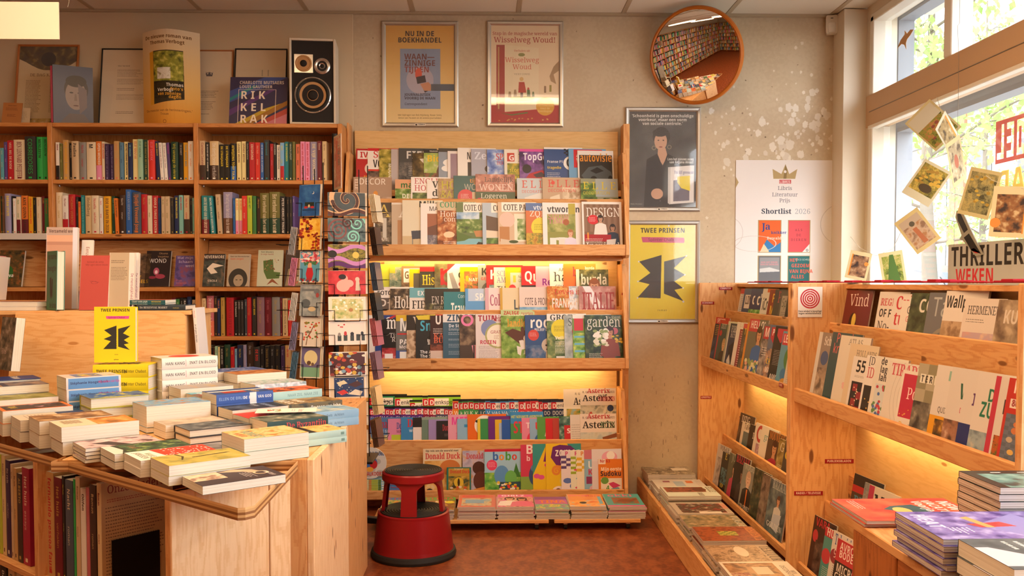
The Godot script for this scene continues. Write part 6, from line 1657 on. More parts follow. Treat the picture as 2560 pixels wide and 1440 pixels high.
	var sm := printed(0.135, 0.165, "bg 2c7468;rc 8 4 94 96 b8943c;ph 8 30 94 96 3 3c4c38 a88838 d0b060;tx 14 20 11 c8343c R Donald Duck;tx 30 8 5 e8e4d8 s Stripgoud;el 50 50 20 20 d8b83c;el 50 50 5 16 3a2c18;dt 20 64 84 90 14 7 2 c85c34 e0d4c0 4c3420", 1200.0, "gloss")
	var sx := along(ob, X, 1117)
	volume("comic_book", "small teal comic pocket propped in front of a cream album", "magazine", "comics in the lower tier", 0.135, 0.165, 0.006, sm, false, Transform3D(Basis(X, Vector3(0, cos(0.1), -sin(0.1)), Vector3(0, sin(0.1), cos(0.1))), Vector3(sx, ob.y, 0.333)), "mag_pages")
	# piles of comic pockets lying in the lowest trough, spines out
	var y: float = ob.y
	var pz := 0.338
	pile("comic_book", Vector3(along(Vector3(0, y, pz), X, 880), y, pz), Vector3(0, 0, 1), X, 0.084, 0.187, [0.0125, 0.0125, 0.0125, 0.0125, 0.0125, 0.0125, 0.0125, 0.0125], "bg 7cb0c4", "bg 7cb4cc;rc 0 40 100 50 d8d0a0;rc 0 50 100 58 c88a4c;rc 0 58 100 78 a8b850;rc 0 78 100 86 5c7a3c;rc 20 88 80 95 ece8dc", false, "pale blue and green comic pocket in a neat pile", "comic pockets in the lower tier", true, "magazine", "gloss", 900.0, "mag_pages", 0.001)
	pile("comic_book", Vector3(along(Vector3(0, y, pz), X, 971), y, pz), Vector3(0, 0, 1), X, 0.084, 0.187, [0.0165, 0.0165, 0.0165, 0.0165, 0.022, 0.022, 0.0175], "bg 3c84c0;tx 8 60 30 c8343c R Donald Duck", "bg 3c84c4;td 20 6 56 c8343c R Donald Duck;td 28 46 44 f0ece4 b MEGAPOCKET", false, "thick bright blue comic pocket in a pile behind the stool", "comic pockets in the lower tier", true, "magazine", "gloss", 900.0, "mag_pages", 0.001)
	# round football-shaped book standing on the first pile
	var top := y + 8 * 0.0129 + 0.001
	var rb := printed(0.172, 0.172, "bg d0ccc4;dt 0 0 100 100 12 13 9 8a8680 b0aca4;tc 56 26 12 2c5ca8 R Donald Duck;el 52 50 20 20 3c6cb4;el 60 54 12 14 b82c30;el 48 70 12 8 dca03c;tc 50 90 12 b8342c b VOETBALKOORTS", 1200.0, "gloss")
	var ro := thing("round_book", "round football-shaped book standing on the pile of comic pockets", "book", Transform3D(Basis(Vector3.RIGHT, -0.1), Vector3(on_z(928, 1130, 0.3).x, top + 0.086, 0.315)))
	var disc := MB.new()
	var fr: Rect2 = rb.uv
	for i in 40:
		var a0 := TAU * i / 40.0
		var a1 := TAU * (i + 1) / 40.0
		var p0 := Vector3(cos(a0), sin(a0), 0) * 0.086
		var p1 := Vector3(cos(a1), sin(a1), 0) * 0.086
		var uv := func(p: Vector3) -> Vector2: return Vector2(fr.position.x + fr.size.x * (0.5 + p.x / 0.172), fr.position.y + fr.size.y * (0.5 - p.y / 0.172))
		disc.tri(Vector3(0, 0, 0.012), p0 + Vector3(0, 0, 0.012), p1 + Vector3(0, 0, 0.012), Vector3(0, 0, 1), Vector3(0, 0, 1), Vector3(0, 0, 1), uv.call(Vector3.ZERO), uv.call(p0), uv.call(p1))
		disc.tri(Vector3(0, 0, -0.012), p0 + Vector3(0, 0, -0.012), p1 + Vector3(0, 0, -0.012), Vector3(0, 0, -1), Vector3(0, 0, -1), Vector3(0, 0, -1), rb.edge, rb.edge, rb.edge)
	part("cover", disc.mesh(), rb.mat, ro)
	var rim := part("page_block", lathe_mesh(PackedVector2Array([Vector2(0.0845, -0.011), Vector2(0.0845, 0.011)]), 40), M.mag_pages, ro)
	rim.transform = Transform3D(Basis(Vector3.RIGHT, PI / 2), Vector3.ZERO)

# ---------------------------------------------------------------- low trolleys with piled magazines in front of the rack
func build_trolleys() -> void:
	var y0 := 0.058
	for q in [[930, 1372, "low wheeled board carrying film-wrapped magazines"], [1386, 1602, "low wheeled board carrying teal and orange magazines"]]:
		var zf := 0.75
		var a := on_z(q[0], 1300, zf).x
		var b := on_z(q[1], 1300, zf).x
		var o := thing("magazine_trolley", q[2], "trolley", Transform3D(Basis(), Vector3((a + b) / 2, 0, 0.62)), "low trolleys before the rack")
		part("deck", box_mesh(Vector3(0, y0 - 0.009, 0), Vector3(b - a, 0.018, 0.26), 0, 0.002), M.pine, o)
		for sx in [-1, 1]:
			for sz in [-1, 1]:
				var cx: float = sx * ((b - a) / 2 - 0.06)
				part("caster_fork", box_mesh(Vector3(cx, 0.036, sz * 0.09), Vector3(0.024, 0.022, 0.03), 0, 0.003), M.chrome, o)
				var wh := part("wheel", lathe_mesh(PackedVector2Array([Vector2(0.0, -0.009), Vector2(0.014, -0.009), Vector2(0.016, -0.006), Vector2(0.016, 0.006), Vector2(0.014, 0.009), Vector2(0.0, 0.009)]), 18), M.rubber, o)
				wh.transform = Transform3D(Basis(Vector3(0, 0, 1), PI / 2), Vector3(cx, 0.0165, sz * 0.09))
	var X := Vector3.RIGHT
	var F := Vector3(0, 0, -1)
	# x0, x1 columns of the front edge; n; art; label
	for s in [
		[944, 1022, 6, "bg 3c88b8;rc 0 0 8 100 e0d83c;ph 8 20 100 100 2 c8502c e0b840 4c8c50;tx 12 18 14 c83434 b FIX", "blue and yellow children's magazine behind the stool"],
		[1046, 1134, 6, "bg 4c9a3c;tx 10 18 14 d0343c b SLIMA;ph 0 24 100 100 2 5c8c34 8a4c2c c8a048;tx 40 40 9 f0ece0 b METAL;el 84 40 14 14 e0d43c", "green children's magazine beside the film-wrapped pile"],
		[1143, 1240, 7, "bg c8705c;tx 8 20 12 d83c44 b ROMERBOY;ph 10 30 90 90 3 8aa4b8 d0b890 a86a50;rc 20 40 70 70 88a8c0", "film-wrapped pink and red magazine in an uneven pile"],
		[1242, 1336, 7, "bg dc5c98;ph 0 20 100 100 3 c84c7c e0a890 8c3c3c;pe 34 20 70 d8a080 5c3020 e8d8d0;pe 68 24 70 c88c6c 2c1c18 dc6c8c;tx 10 16 12 f4e4ec b GIRLZ", "hot pink teen magazine showing two girls"],
		[1338, 1424, 6, "bg b8589c;rc 0 0 100 24 7c3c8c;tx 14 50 22 e07c3c b TINA;ph 0 60 100 100 2 c85c8c 5cac9c e0b850", "violet girls' magazine with an orange title"],
		[1426, 1518, 7, "bg e08c3c;tx 6 16 9 dc4c8c b Sleepy;tx 50 20 10 c83c34 b story;ph 0 50 100 100 3 e0742c f0a848 b8bcd8;el 40 70 10 12 2a2420;rc 86 20 96 80 6cb0c8", "orange children's magazine with a small black bird"],
		[1520, 1615, 7, "bg 3ca0a0;tx 10 22 18 dc5c84 b okki;ph 20 30 90 80 3 6a3c28 9a5c3c 2c8484;el 56 56 22 18 7a4430;rc 0 92 100 100 dc4c94", "teal magazine with an orange ape on the cover"]]:
		var z := 0.742
		var a := on_z(s[0], 1300, z).x
		var b := on_z(s[1], 1300, z).x
		var ts := []
		for k in s[2]:
			ts.append(0.0085 if s[2] == 6 else 0.009)
		# the covers' up direction points to the wall; the tail edge faces the room
		pile("magazine", Vector3(b, y0 + 0.0005, z), X, F, b - a - 0.004, 0.265, ts, s[3], "bg d0c8bc", false, s[4], "piled magazines on the low trolleys", false, "magazine", "gloss", 900.0, "mag_pages", 0.005)

# ---------------------------------------------------------------- rack under the window, its tray of piled magazines
func build_window_rack() -> void:
	var signs := [[1798, 721, "COMPUTER"], [1752, 757, "ECONOMIE"], [1753, 993, "LIFESTYLE"]]
	var XF := 1.22
	var bays := [[0.05, 1.652, "window rack bay nearer the back wall with red section labels"], [1.655, 3.25, "window rack bay carrying the red ring sticker"]]
	for bi in 2:
		var z0: float = bays[bi][0]
		var z1: float = bays[bi][1]
		var o := thing("window_rack", bays[bi][2], "rack", Transform3D(Basis(), Vector3(1.36, 0, (z0 + z1) / 2)), "pine racks under the window")
		var inv := o.transform.affine_inverse()
		var put := func(called: String, m: Mesh, mt: Material) -> MeshInstance3D:
			var p := part(called, m, mt, o)
			p.transform = inv
			return p
		for z in [[z0, z0 + 0.022], [z1 - 0.022, z1]]:
			put.call("side_panel", span(XF, 1.51, 0.0, 1.268, z[0], z[1], 1, 0.003), M.pine_panel)
		var a := z0 + 0.022
		var b := z1 - 0.022
		put.call("back_panel", span(1.49, 1.505, 0.05, 1.262, a, b, 2), M.pine_board)
		put.call("top_board", span(1.44, 1.51, 1.244, 1.262, a, b, 2), M.pine)
		# two stepped troughs above, two below
		for q in [[1.395, 0.98, 1.108, 0.016], [1.255, 0.80, 0.842, 0.018], [1.385, 0.255, 0.382, 0.016], [1.275, 0.105, 0.13, 0.014]]:
			var fx: float = q[0]
			put.call("trough_floor", span(fx - 0.004, minf(fx + 0.13, 1.49), q[1] - 0.012, q[1], a, b, 2, 0.001), M.pine)
			put.call("front_board", span(fx - 0.004 - q[3], fx - 0.004, q[1] - 0.014, q[2], a, b, 2, 0.003), M.pine)
		put.call("riser_board", span(1.385, 1.393, 0.80, 0.968, a, b, 2, 0.001), M.pine)
		put.call("riser_board", span(1.40, 1.408, 0.105, 0.243, a, b, 2, 0.001), M.pine)
		put.call("rear_ledge", span(1.462, 1.49, 0.47, 0.485, a, b, 2, 0.002), M.pine)
		put.call("rear_board", span(1.462, 1.474, 0.255, 0.47, a, b, 2, 0.001), M.pine)
		var tb := MB.new()
		tb.tube(PackedVector3Array([Vector3(1.43, 0.80 - 0.03, a + 0.1), Vector3(1.43, 0.80 - 0.03, b - 0.1)]), 0.008, 10)
		put.call("tube_lamp", tb.mesh(), M.lamp_glow)
		area_lamp(Vector3(1.43, 0.75, (a + b) / 2), Vector3(0.1, -1, 0), 0.025, 1.25, RACK_LAMP * 0.6, Color.html("ffd590"))
	# red section labels
	var sg := func(txt: String, w: float, at: Vector3, basis: Basis):
		var r := printed(w, 0.017, "bg 9a2028;tc 50 74 50 f0e6da b " + txt, 2400.0, "gloss")
		card("section_label", "small red section label reading " + txt.to_lower(), "sign", "red section labels on the window racks", w, 0.017, 0.0018, r, Transform3D(basis, at))
	var za := 0.0725
	var zb := 1.6775
	sg.call("COMPUTER", 0.078, on_z(1814, 725, za), Basis())
	sg.call("ECONOMIE", 0.076, on_z(1769, 761, za), Basis())
	sg.call("LIFESTYLE", 0.064, on_z(1765, 997, za), Basis())
	sg.call("PUBLIEKSBLADEN", 0.118, on_z(2098, 1158, zb), Basis())
	sg.call("RADIO / TELEVISIE", 0.118, on_z(2021, 1238, zb), Basis())
	sg.call("SPORT", 0.05, on_x(1954, 968, 1.2325) - Vector3(0.002, 0, 0), Basis(Vector3.UP, -PI / 2))
	# ring sticker
	var c0 := on_z(1995, 717, zb); var c1 := on_z(2055, 793, zb)
	var st := printed(c1.x - c0.x, c0.y - c1.y, "bg e6e0d4;ri 50 39 40 40 b8202c .86;ri 50 39 31 31 b8202c .83;ri 50 39 22 22 b8202c .78;ri 50 39 13 13 b8202c .6;el 50 39 4 4 b8202c;tc 50 83 5.4 1c1a1a b Deze winkel is beveiligd;tc 50 90 5.4 1c1a1a b tegen winkeldiefstal", 2600.0, "gloss")
	card("security_sticker", "white sticker with concentric red rings on the rack partition", "sticker", "", c1.x - c0.x, c0.y - c1.y, 0.0015, st, Transform3D(Basis(), Vector3((c0.x + c1.x) / 2, c1.y, zb)))
	# crumpled red cloth lying along the top
	var cl := MB.new()
	var prev := Vector3()
	for k in 60:
		var z := 0.3 + 2.8 * k / 59.0
		var w := 0.05 + 0.03 * noise_hash(k, 7)
		var h := 0.003 + 0.011 * noise_hash(k, 9) * noise_hash(k, 10)
		cl.box(Vector3(1.47, 1.2686 + h / 2, z), Vector3(w, h, 0.056), 2, 0.002)
	solo("red_cloth", cl.mesh(), M.cloth_red, "thin crumpled red cloth lying along the top of the window racks", "cloth")

	var D := Vector3(0, 0, 1)
	var N := Vector3(-1, 0, 0)
	var ra := Vector3(1.40, 0.981, 0)
	var rb := Vector3(1.262, 0.801, 0)
	var rc := Vector3(1.39, 0.256, 0)
	var rd := Vector3(1.282, 0.106, 0)
	var ln := 0.17
	row_lo = 0.0745; row_hi = 1.629
	var gp := "magazines in the window racks"
	mag_row("""1837 722|pale newspaper-like computer monthly at the end|bg d0ccc8;ln 10 10 90 90 20 5c6c84;rc 0 0 100 12 b84838
1846 722|blue and white cover with black capitals|bg 3c5878;rc 14 14 90 44 e0dcd4;tx 18 34 18 2a2828 b LINUX;tx 18 64 10 ece8e0 b DENK;tx 18 78 10 ece8e0 b EENS
1863 722|navy-topped cover with a white lowercase title|bg 4c9444;rc 0 0 100 44 2c3868;tx 16 34 24 ece8e0 b c't;ph 0 44 100 100 1 2c5c30 5c9c4c 98c080
1874 723|second navy-topped cover over a green field|bg 5ca04c;rc 0 0 100 44 2c3868;tx 16 34 24 ece8e0 b c't;ph 0 44 100 100 1 3c6c34 6cac50 b0d090;el 80 92 12 10 e0c83c
1891 722|white and green cover with an orange strip|bg e0dcd0;rc 30 0 100 8 d86838;tx 10 44 24 2a2828 b iCreate;rc 16 52 100 100 3c8c48;tx 26 78 16 e8ece0 b Meer
1908 725|brick-red cover with yellow letters|bg 8c3428;tx 20 26 18 e0b83c b Fil;tx 14 50 18 e0b83c b Ma;ln 12 66 60 84 4 e8d8c8
1921 724|charcoal cover with a red serif title|bg 4a4442;tx 22 26 22 b8484c r Park;ln 16 54 70 80 6 d0c8c0
1936 728|grey cover with a paper panel|bg 5c5850;rc 10 10 90 96 a89c8c;tx 14 32 17 4c5438 s Spiegel;ln 16 42 80 84 12 6a6258
1953 727|black cover with a script capital and red spot|bg 2c2826;tx 24 34 30 ece4da r G;el 30 58 14 18 b83440;ln 20 74 60 92 4 c8c0b8""", ra, D, N, ln, 0.1, "top row nearer the back wall", gp)
	mag_row("""1774 793|dark blue news weekly with a red frame|bg 24344c;rc 0 0 100 14 b82830;tx 10 12 9 e8e0d8 b SPIEGEL;ln 10 18 60 40 6 dcc03c;ph 0 40 100 100 3 182434 2c4464 4c6484
1784 800|red-framed weekly with a painted portrait in profile|bg b82c34;rc 8 8 96 96 3c5450;tx 18 18 10 e8e4dc r ZEIT;el 22 28 10 8 b82c34;pe 56 38 64 d0a878 b89868 3c342c
1803 803|pale grey-green opinion weekly|bg 9ca088;rc 0 0 100 8 c8c8b0;ln 10 14 80 30 3 4c5438;ph 10 34 90 96 0 8a9078 a8ac94 787e68
1808 808|navy foreign-policy cover with a white serif title and a silhouette|bg 2c3450;rc 0 0 8 100 d0ccc4;tx 20 18 13 e0dcd4 r FOREIGN;tx 20 30 13 e0dcd4 r AFFAIRS;pg 14141c 20 50 60 36 80 60 60 90 30 80;pg d0ccc8 20 80 34 66 50 86 30 94
1826 805|white cover with a maroon column of small type|bg dcd4c8;tx 20 10 10 c8a898 r E E;rc 26 14 96 96 8c3038;ln 34 18 84 90 16 dcc8b8
1841 809|dark literary weekly under a yellow edge|bg 4a4438;rc 0 0 100 10 c83440;tx 10 22 12 d8b840 b THE;ph 8 26 90 96 2 2c2a24 5c5444 8a7c60
1849 806|amber-edged society weekly|bg d8902c;ph 16 0 100 100 3 6c4434 a87850 3c302c
1855 797|royalty weekly with a smiling dark-haired woman in blue|bg 6c6a58;rc 0 0 54 22 c0343c;tx 8 16 13 f0e8e0 b HELLO!;pe 62 10 80 c8946c 4a2c20 3c6cb0;dt 10 70 80 98 30 7 5 dcd8a8 8aa060 e0a890
1890 810|picture weekly with a red title box|bg 6c6864;rc 6 4 96 26 b82834;tx 10 22 16 f0e8e0 b Match;ph 0 26 100 100 3 4c4848 8c8480 b8b0a8;ln 10 40 50 56 4 e0dcd8
1905 812|weekly with a red pointed badge over a couple|bg 5c6c88;pg b82838 10 4 80 4 80 22 46 40 10 22;tx 16 18 11 f0e8e0 b POINT;ph 0 40 100 100 3 4c5c78 a8846c d8c0a8;tx 8 66 9 dcc03c b CHARLES;tx 8 80 9 f0e8e0 b MARIAGE
1918 815|black weekly with a small red badge|bg 24221f;pg b82838 14 4 60 4 60 16 36 28 14 16;ph 50 10 100 60 3 1c1a18 4c443c 7a6c5c;ln 12 40 50 66 10 c8c4bc;tx 8 90 10 e0dcd4 b AMOUR
1938 828|light blue news weekly with a green head and red title box|bg 5c98b0;rc 4 4 100 24 c0343c;tx 8 20 14 f0e8e0 b LEXPRESS;el 56 46 30 28 4c7c3c;el 34 74 16 14 3c78a8;el 72 78 16 14 3c8454;el 40 92 22 16 c89038
1958 842|cream sheet-like weekly at the partition|bg d0c4b0;ln 10 8 90 92 22 a89c88""", rb, D, N, ln, 0.1, "second row nearer the back wall", gp)
	mag_row("""1834 1031|dark fashion monthly with white initials|bg 3a3430;tx 14 18 14 e0d8cc R DTG;ph 0 24 100 100 3 2c2826 4c443e 7a6e62
1842 1053|white lifestyle monthly with a blue-grey panel|bg dcd4c4;tx 20 16 14 3a3632 s Talkies;rc 20 22 96 96 5c7478
1860 1060|black fashion cover with a white numeral column|bg 2a2624;tx 30 30 14 e0d8cc b I;pe 60 24 70 c8a080 2c2420 ddd4c4;ln 30 60 70 94 10 d8d0c4
1873 1056|white cover with a round red letter|bg e0d8cc;ri 36 20 22 22 b83c38 .6;ph 20 40 96 96 2 6c4c8c b0889c d8c8c0
1888 1063|plain white cover with a small teal mark|bg e4dccc;tx 20 26 12 4c9c9c r gr;el 70 70 24 22 a89c94
1905 1075|brown fashion cover with orange capitals and a woman in red|bg 5c4430;tx 6 16 15 d88a3c R NOUVEAU;pe 46 14 86 c8946c 4a2818 b83850
1931 1096|gold cover with white serif capitals|bg 8a7038;ph 0 0 100 100 3 6c5428 a08a4c c0a870;tx 12 24 18 ece4d4 r G;ln 10 50 50 60 3 ece4d4
1946 1101|grey cover with a big yellow ampersand|bg 4a4844;tx 6 34 26 e0c03c b &C;pe 40 40 70 c87848 3a2820 dc8c34""", rc, D, N, ln, 0.1, "third row nearer the back wall", gp)
	mag_row("""1783 1108|white fashion glossy with grey capitals|bg cfc7bb;tx 20 12 14 6c6660 R VOGUE;ph 14 30 96 96 3 8a8078 b8aea2 d0c8bc
1796 1128|black fashion glossy with a yellow letter|bg 2c2824;tx 26 18 16 d8c04c R E;ph 10 40 90 80 2 3c4c50 5c8c94 2c2824;tx 14 90 10 d8c04c b VIP
1812 1131|olive fashion glossy with a rose gown|bg 5c5c48;tx 20 16 15 b0b098 r JOY;pe 50 18 80 c89878 3a2c20 b8405c
1826 1134|black glossy with bright red capitals|bg 241e1e;tx 8 16 17 c0243c R BAZAAR;pe 60 22 78 8a6450 181414 3c3230
1846 1157|grey glossy with a shaven-headed figure in a dark suit and orange tie|bg 8a8a80;tx 12 12 15 b8b8a8 R VOGUE;pe 46 12 88 d8b498 c8a488 2c241f;pg d8702c 42 52 50 52 49 92 44 92;tx 10 96 9 d8d4c8 R 20 OMEN
1872 1168|dark green glossy|bg 34382c;ph 0 0 100 100 1 24281e 3c4432 6c5c40
1892 1182|brown-edged pile of glossies|bg 6c584a;ph 0 0 100 100 3 4c4038 7a6858 94826e
1911 1195|slate glossy with a woman sitting in white jeans|bg 4c5c60;ph 0 0 100 100 0 3c4a4e 58686c 74847f;tx 14 16 16 a8b0ac R BAZAAR;pe 56 24 50 c8946c 5c3c28 d0ccc4;pg b8c0c8 40 60 80 56 70 90 30 84;tx 10 86 10 d8dcd8 R GOLDEN""", rd, D, N, 0.15, 0.11, "bottom row nearer the back wall", gp)
	row_lo = 1.679; row_hi = 3.225
	mag_row("""2095 726|wine-red art quarterly with a butterfly|bg 6c2824;tx 16 24 18 e0d0c4 r Vind;el 40 50 14 20 2c1c1c;el 34 74 24 22 4a241c;el 44 46 8 14 d8b850
2175 730|white review with mixed red and black capitals|bg d8cfc4;tx 8 20 10 b83c40 R REGIO;tx 8 36 11 2a2626 b OF FU;tx 8 56 14 3a3634 r No-5;tx 8 76 12 c88890 s 010
2210 735|white culture review with red letters|bg d8d0c6;tx 10 22 18 c0343c R Cul;tx 10 44 18 c0343c R tura;ph 20 52 90 96 3 6c5c50 a08c7c c8b8a8
2232 752|white literary review with grey and red lines|bg dcd4c8;tx 20 20 11 4a4440 s Gerrit;tx 20 32 8 c0545c s Gedeeld;tx 14 66 16 2a2828 R BOEK
2253 733|dark green art cover with white letters and a face|bg 34382a;ph 0 0 100 100 1 242a1e 3c4830 5c6444;tx 26 26 18 d8d4c8 b COL;pe 66 46 70 9c6448 2c1c18 3a2c24
2296 732|blue-grey cover with a curved arch|bg 6a6c70;tx 14 30 24 a8acac s Tab;ri 60 96 60 70 8a8274 .9;ri 60 96 44 52 4c5c7c .85;el 60 92 22 20 a88c4c
2336 728|white wallpaper review with a desert photo|bg d8cfc4;tx 4 20 14 2c2a28 b Wallpaper;ph 0 36 100 100 0 a08464 b89c7c 8a6c50;pe 84 50 60 7a4c38 2c1c18 6c3c34
2385 746|pale antique review with a sunset painting|bg d4c8bc;tx 10 20 10 3c3a38 r HERMENEUS;ln 10 26 60 32 2 6a645c;ph 6 42 94 70 3 c89c94 b8a0a8 d8b8a0;ph 6 70 94 96 1 6c4038 94584c 7c4a38
2466 750|brown art magazine of draped cloth|bg 8a7460;ph 0 0 100 100 0 6c5848 948068 b8a488;tx 16 28 16 d0c4b4 b KUNST
2530 735|green and grey architecture cover|bg 6c9c5c;rc 0 0 100 30 3c5c34;tx 20 36 24 4cb050 b F;ph 10 50 90 96 2 8a8c84 b0b0a4 5c645c""", ra, D, N, ln, 0.1, "top row nearer the near table", gp)
	mag_row("""2024 830|white-spined writing monthly with a child photo|bg 8a7a6c;rc 0 0 14 100 ccc4b8;tx 24 18 12 d8d0c4 R Schrijven;el 34 36 14 13 3c5078;ph 14 50 100 100 3 5c4c40 a08870 c0ac94
2055 830|dark teal poetry cover with coral letters and a woman|bg 2a484c;tx 16 14 13 d8605c s Poezie;tx 10 28 13 d8605c s krant;pe 60 28 66 b88468 2c1c18 24282c
2076 838|ivory atlas-like review standing tall|bg d4cab8;tx 30 12 8 6a645a r ATLAS;dt 30 60 60 96 6 6 3 d8a8a0 8a8074
2100 858|cream review with small grey capitals|bg d0bc9c;tx 26 18 9 5a5448 r HOLLANDS;tx 24 28 7 7a7058 r MAANDBLAD;ph 40 60 96 96 0 c0a888 d8c4a4 b89c7a
2114 890 0.2|white review with a huge black numeral over red towers|bg d8d0c6;tx 14 26 20 1e1c1c b 55;ln 14 32 80 36 2 5a5450;rc 8 42 96 98 241c1e;ck 14 46 90 94 5 4 8c2830;dt 14 50 90 92 24 2 3 e0d0b0
2145 888|white review with red initials|bg dcd4ca;tx 10 14 12 2c2a2a r [DE;tx 10 34 16 b83c44 r IDIOOT;rc 8 46 96 98 2c2624;dt 10 60 90 94 20 2.4 6 d8a850
2168 890 0.19|white review with floral blue and red print|bg d8d2c4;tx 18 12 10 2a2828 b de;tx 18 24 10 2a2828 b lage;tx 18 36 10 2a2828 b landen;rc 12 40 90 86 c8ccc8;dt 12 42 88 84 60 4 4 4c6ca8 b8404c 5c8450;tx 14 94 7 2a2828 b MOLEN
2200 902 0.2|white quarterly with wavy tree-ring lines and a pink-red title|bg d6cec2;ri 90 50 70 70 b8b0a2 .985;ri 90 50 60 60 b8b0a2 .98;ri 90 50 50 50 b8b0a2 .975;ri 90 50 40 40 b8b0a2 .97;ri 90 50 30 30 b8b0a2 .96;tx 10 20 17 c0505c R TIRADE
2236 925 0.15|slim white booklet with a crimson panel and script word|bg dcd4c8;rc 8 6 92 74 b82c48;tx 26 44 18 ecdcd4 r Pop;dt 12 60 88 72 14 2 4 d8a840;tx 14 92 12 d8b050 s De;ln 50 82 86 92 4 4a4442
2272 908 0.2|olive and grey chequered cover with boxed letters|bg 8a8468;ck 0 0 100 100 4 6 a8a088;rc 8 14 22 26 dcd8c8;rc 26 14 40 26 dcd8c8;rc 44 14 58 26 dcd8c8;tx 10 24 8 2a2826 b T E R;ph 0 50 100 100 3 3c3834 6c665a a09884
2316 912 0.2|white cover above an orange football photo|bg d4ccc2;rc 30 6 44 18 8ab0a0;tx 60 44 24 2a2828 r f;tx 16 58 7 3a3836 s QUIZZEN, PUZZELS;rc 0 62 100 100 d89828;ph 14 66 86 96 1 2c3428 6c4c28 c89440
2351 918 0.2|white cover with a green letter above brown hills|bg d0c8be;tx 24 36 18 2c5c48 b W;tx 30 52 6 b8384c s Doen;rc 0 62 100 100 8a5c48;ph 0 62 100 100 3 5c4438 9c7058 c8a890
2386 924 0.2|white cover with violet letters above a navy block|bg d0c8be;tx 30 22 7 3a3836 s HET;tx 20 40 14 5c3868 b IC;tx 28 56 14 a02c4c b T;rc 0 62 100 100 28346c;ph 40 66 90 96 2 8a7c6c c0b098 5c6c84
2416 928 0.2|white cover with green capitals above a mountain lake|bg d2cac0;tx 50 16 6 3a3836 s LUCI;tx 24 32 14 2c7458 b DE;tx 14 50 17 2c7458 b ZUIDEN;tx 54 60 7 3a3836 s PUZZEL;ph 0 66 100 100 3 6c7c84 98a8ac c0b8a8;pg 3c5048 40 80 56 60 70 84
2457 940 0.2|red-spined white cover above an autumn photo|bg d0c8be;rc 0 0 10 100 b8384c;tx 20 40 16 3a3836 b PL;ln 30 50 80 58 3 6a645c;ph 14 64 100 96 2 2c3428 b85c30 4c7038
2490 945 0.21|red city guide with cartoon ships and white title|bg b83830;tx 14 16 14 e8dccf b MUZ;rc 12 22 70 32 e0d4c6;tx 16 30 7 8c2a28 b 80 mooi;rc 8 38 100 98 5c6470;ck 8 38 100 98 8 14 6a7280;dt 20 44 90 92 8 8 7 c87a4c d8b060 b8a890""", rb, D, N, ln, 0.1, "second row nearer the near table", gp)
	mag_row("""2112 1183|gossip weekly with a teal serif title under a red band|bg 4c3c34;rc 0 0 100 16 24282c;rc 0 16 100 26 b82c34;tx 10 52 22 4c8ca0 R PRIVE;ph 0 58 100 100 3 3c302c 6c4c34 8a6c50
2137 1205|grey women's weekly half covered|bg 6c7478;ph 0 0 100 100 2 545c60 848c90 a8a098;td 30 10 20 c8405c b MINE
2150 1212|white women's weekly with a black rounded title|bg d8d0c4;rc 0 0 18 100 b8385c;tx 20 40 30 2a2424 R Mar;tx 64 30 10 2a2424 b E""", rc, D, N, ln, 0.12, "third row nearer the near table", gp)
	mag_row("""2020 1287|dark red broadcasting guide with a red spot|bg 3a2220;tx 10 16 14 b82838 b VARA;el 16 34 12 14 b83440;ph 20 40 100 100 3 2c201e 54403a 7a5c4c
2048 1317|turquoise home guide with a red heading|bg 4c8c84;rc 0 0 100 16 b82834;tx 8 14 14 e8dcd0 b HUIS;el 20 50 20 18 b83440;ln 10 70 60 90 6 d8d4c8
2066 1325|white television guide with a blue rounded title|bg d4ccc0;tx 10 22 18 2c4c8c R Televizier;el 18 42 18 16 8c2c38;tx 12 44 14 e8dcd0 s 9;ln 16 54 60 90 10 8a8078
2079 1345|red television guide with white capitals and a dark portrait|bg b83038;tx 14 18 13 ecdccf b AVRO;tx 14 32 13 ecdccf b BODE;rc 0 40 100 100 2c2422;tx 10 58 14 e0d8cc b MICRO;tx 6 74 14 e0d8cc b GIDS;pe 80 50 50 b08064 2c1c18 1c1818
2121 1390|crimson television guide with a pale serif title|bg a02c38;tx 12 18 13 d8b8a8 R TROS;tx 10 34 12 d8b8a8 r KOMPAS;rc 0 46 100 100 4c5c68""", rd, D, N, 0.15, 0.12, "bottom row nearer the near table", gp)
	row_lo = -9.0; row_hi = 9.0
	# tray with piles in front
	var tr := thing("magazine_tray", "low pine tray on the floor before the window racks", "tray", Transform3D(Basis(), Vector3(1.046, 0, 1.08)))
	part("front_board", box_mesh(Vector3(-0.17, 0.06, 0), Vector3(0.018, 0.12, 2.1), 2, 0.003), M.pine, tr)
	part("deck", box_mesh(Vector3(0, 0.088, 0), Vector3(0.322, 0.014, 2.1), 2, 0.001), M.pine, tr)
	part("rear_board", box_mesh(Vector3(0.166, 0.054, 0), Vector3(0.01, 0.108, 2.1), 2, 0.002), M.pine, tr)
	part("end_board", box_mesh(Vector3(0, 0.04, 1.04), Vector3(0.32, 0.08, 0.016), 0, 0.002), M.pine, tr)
	var k := 0
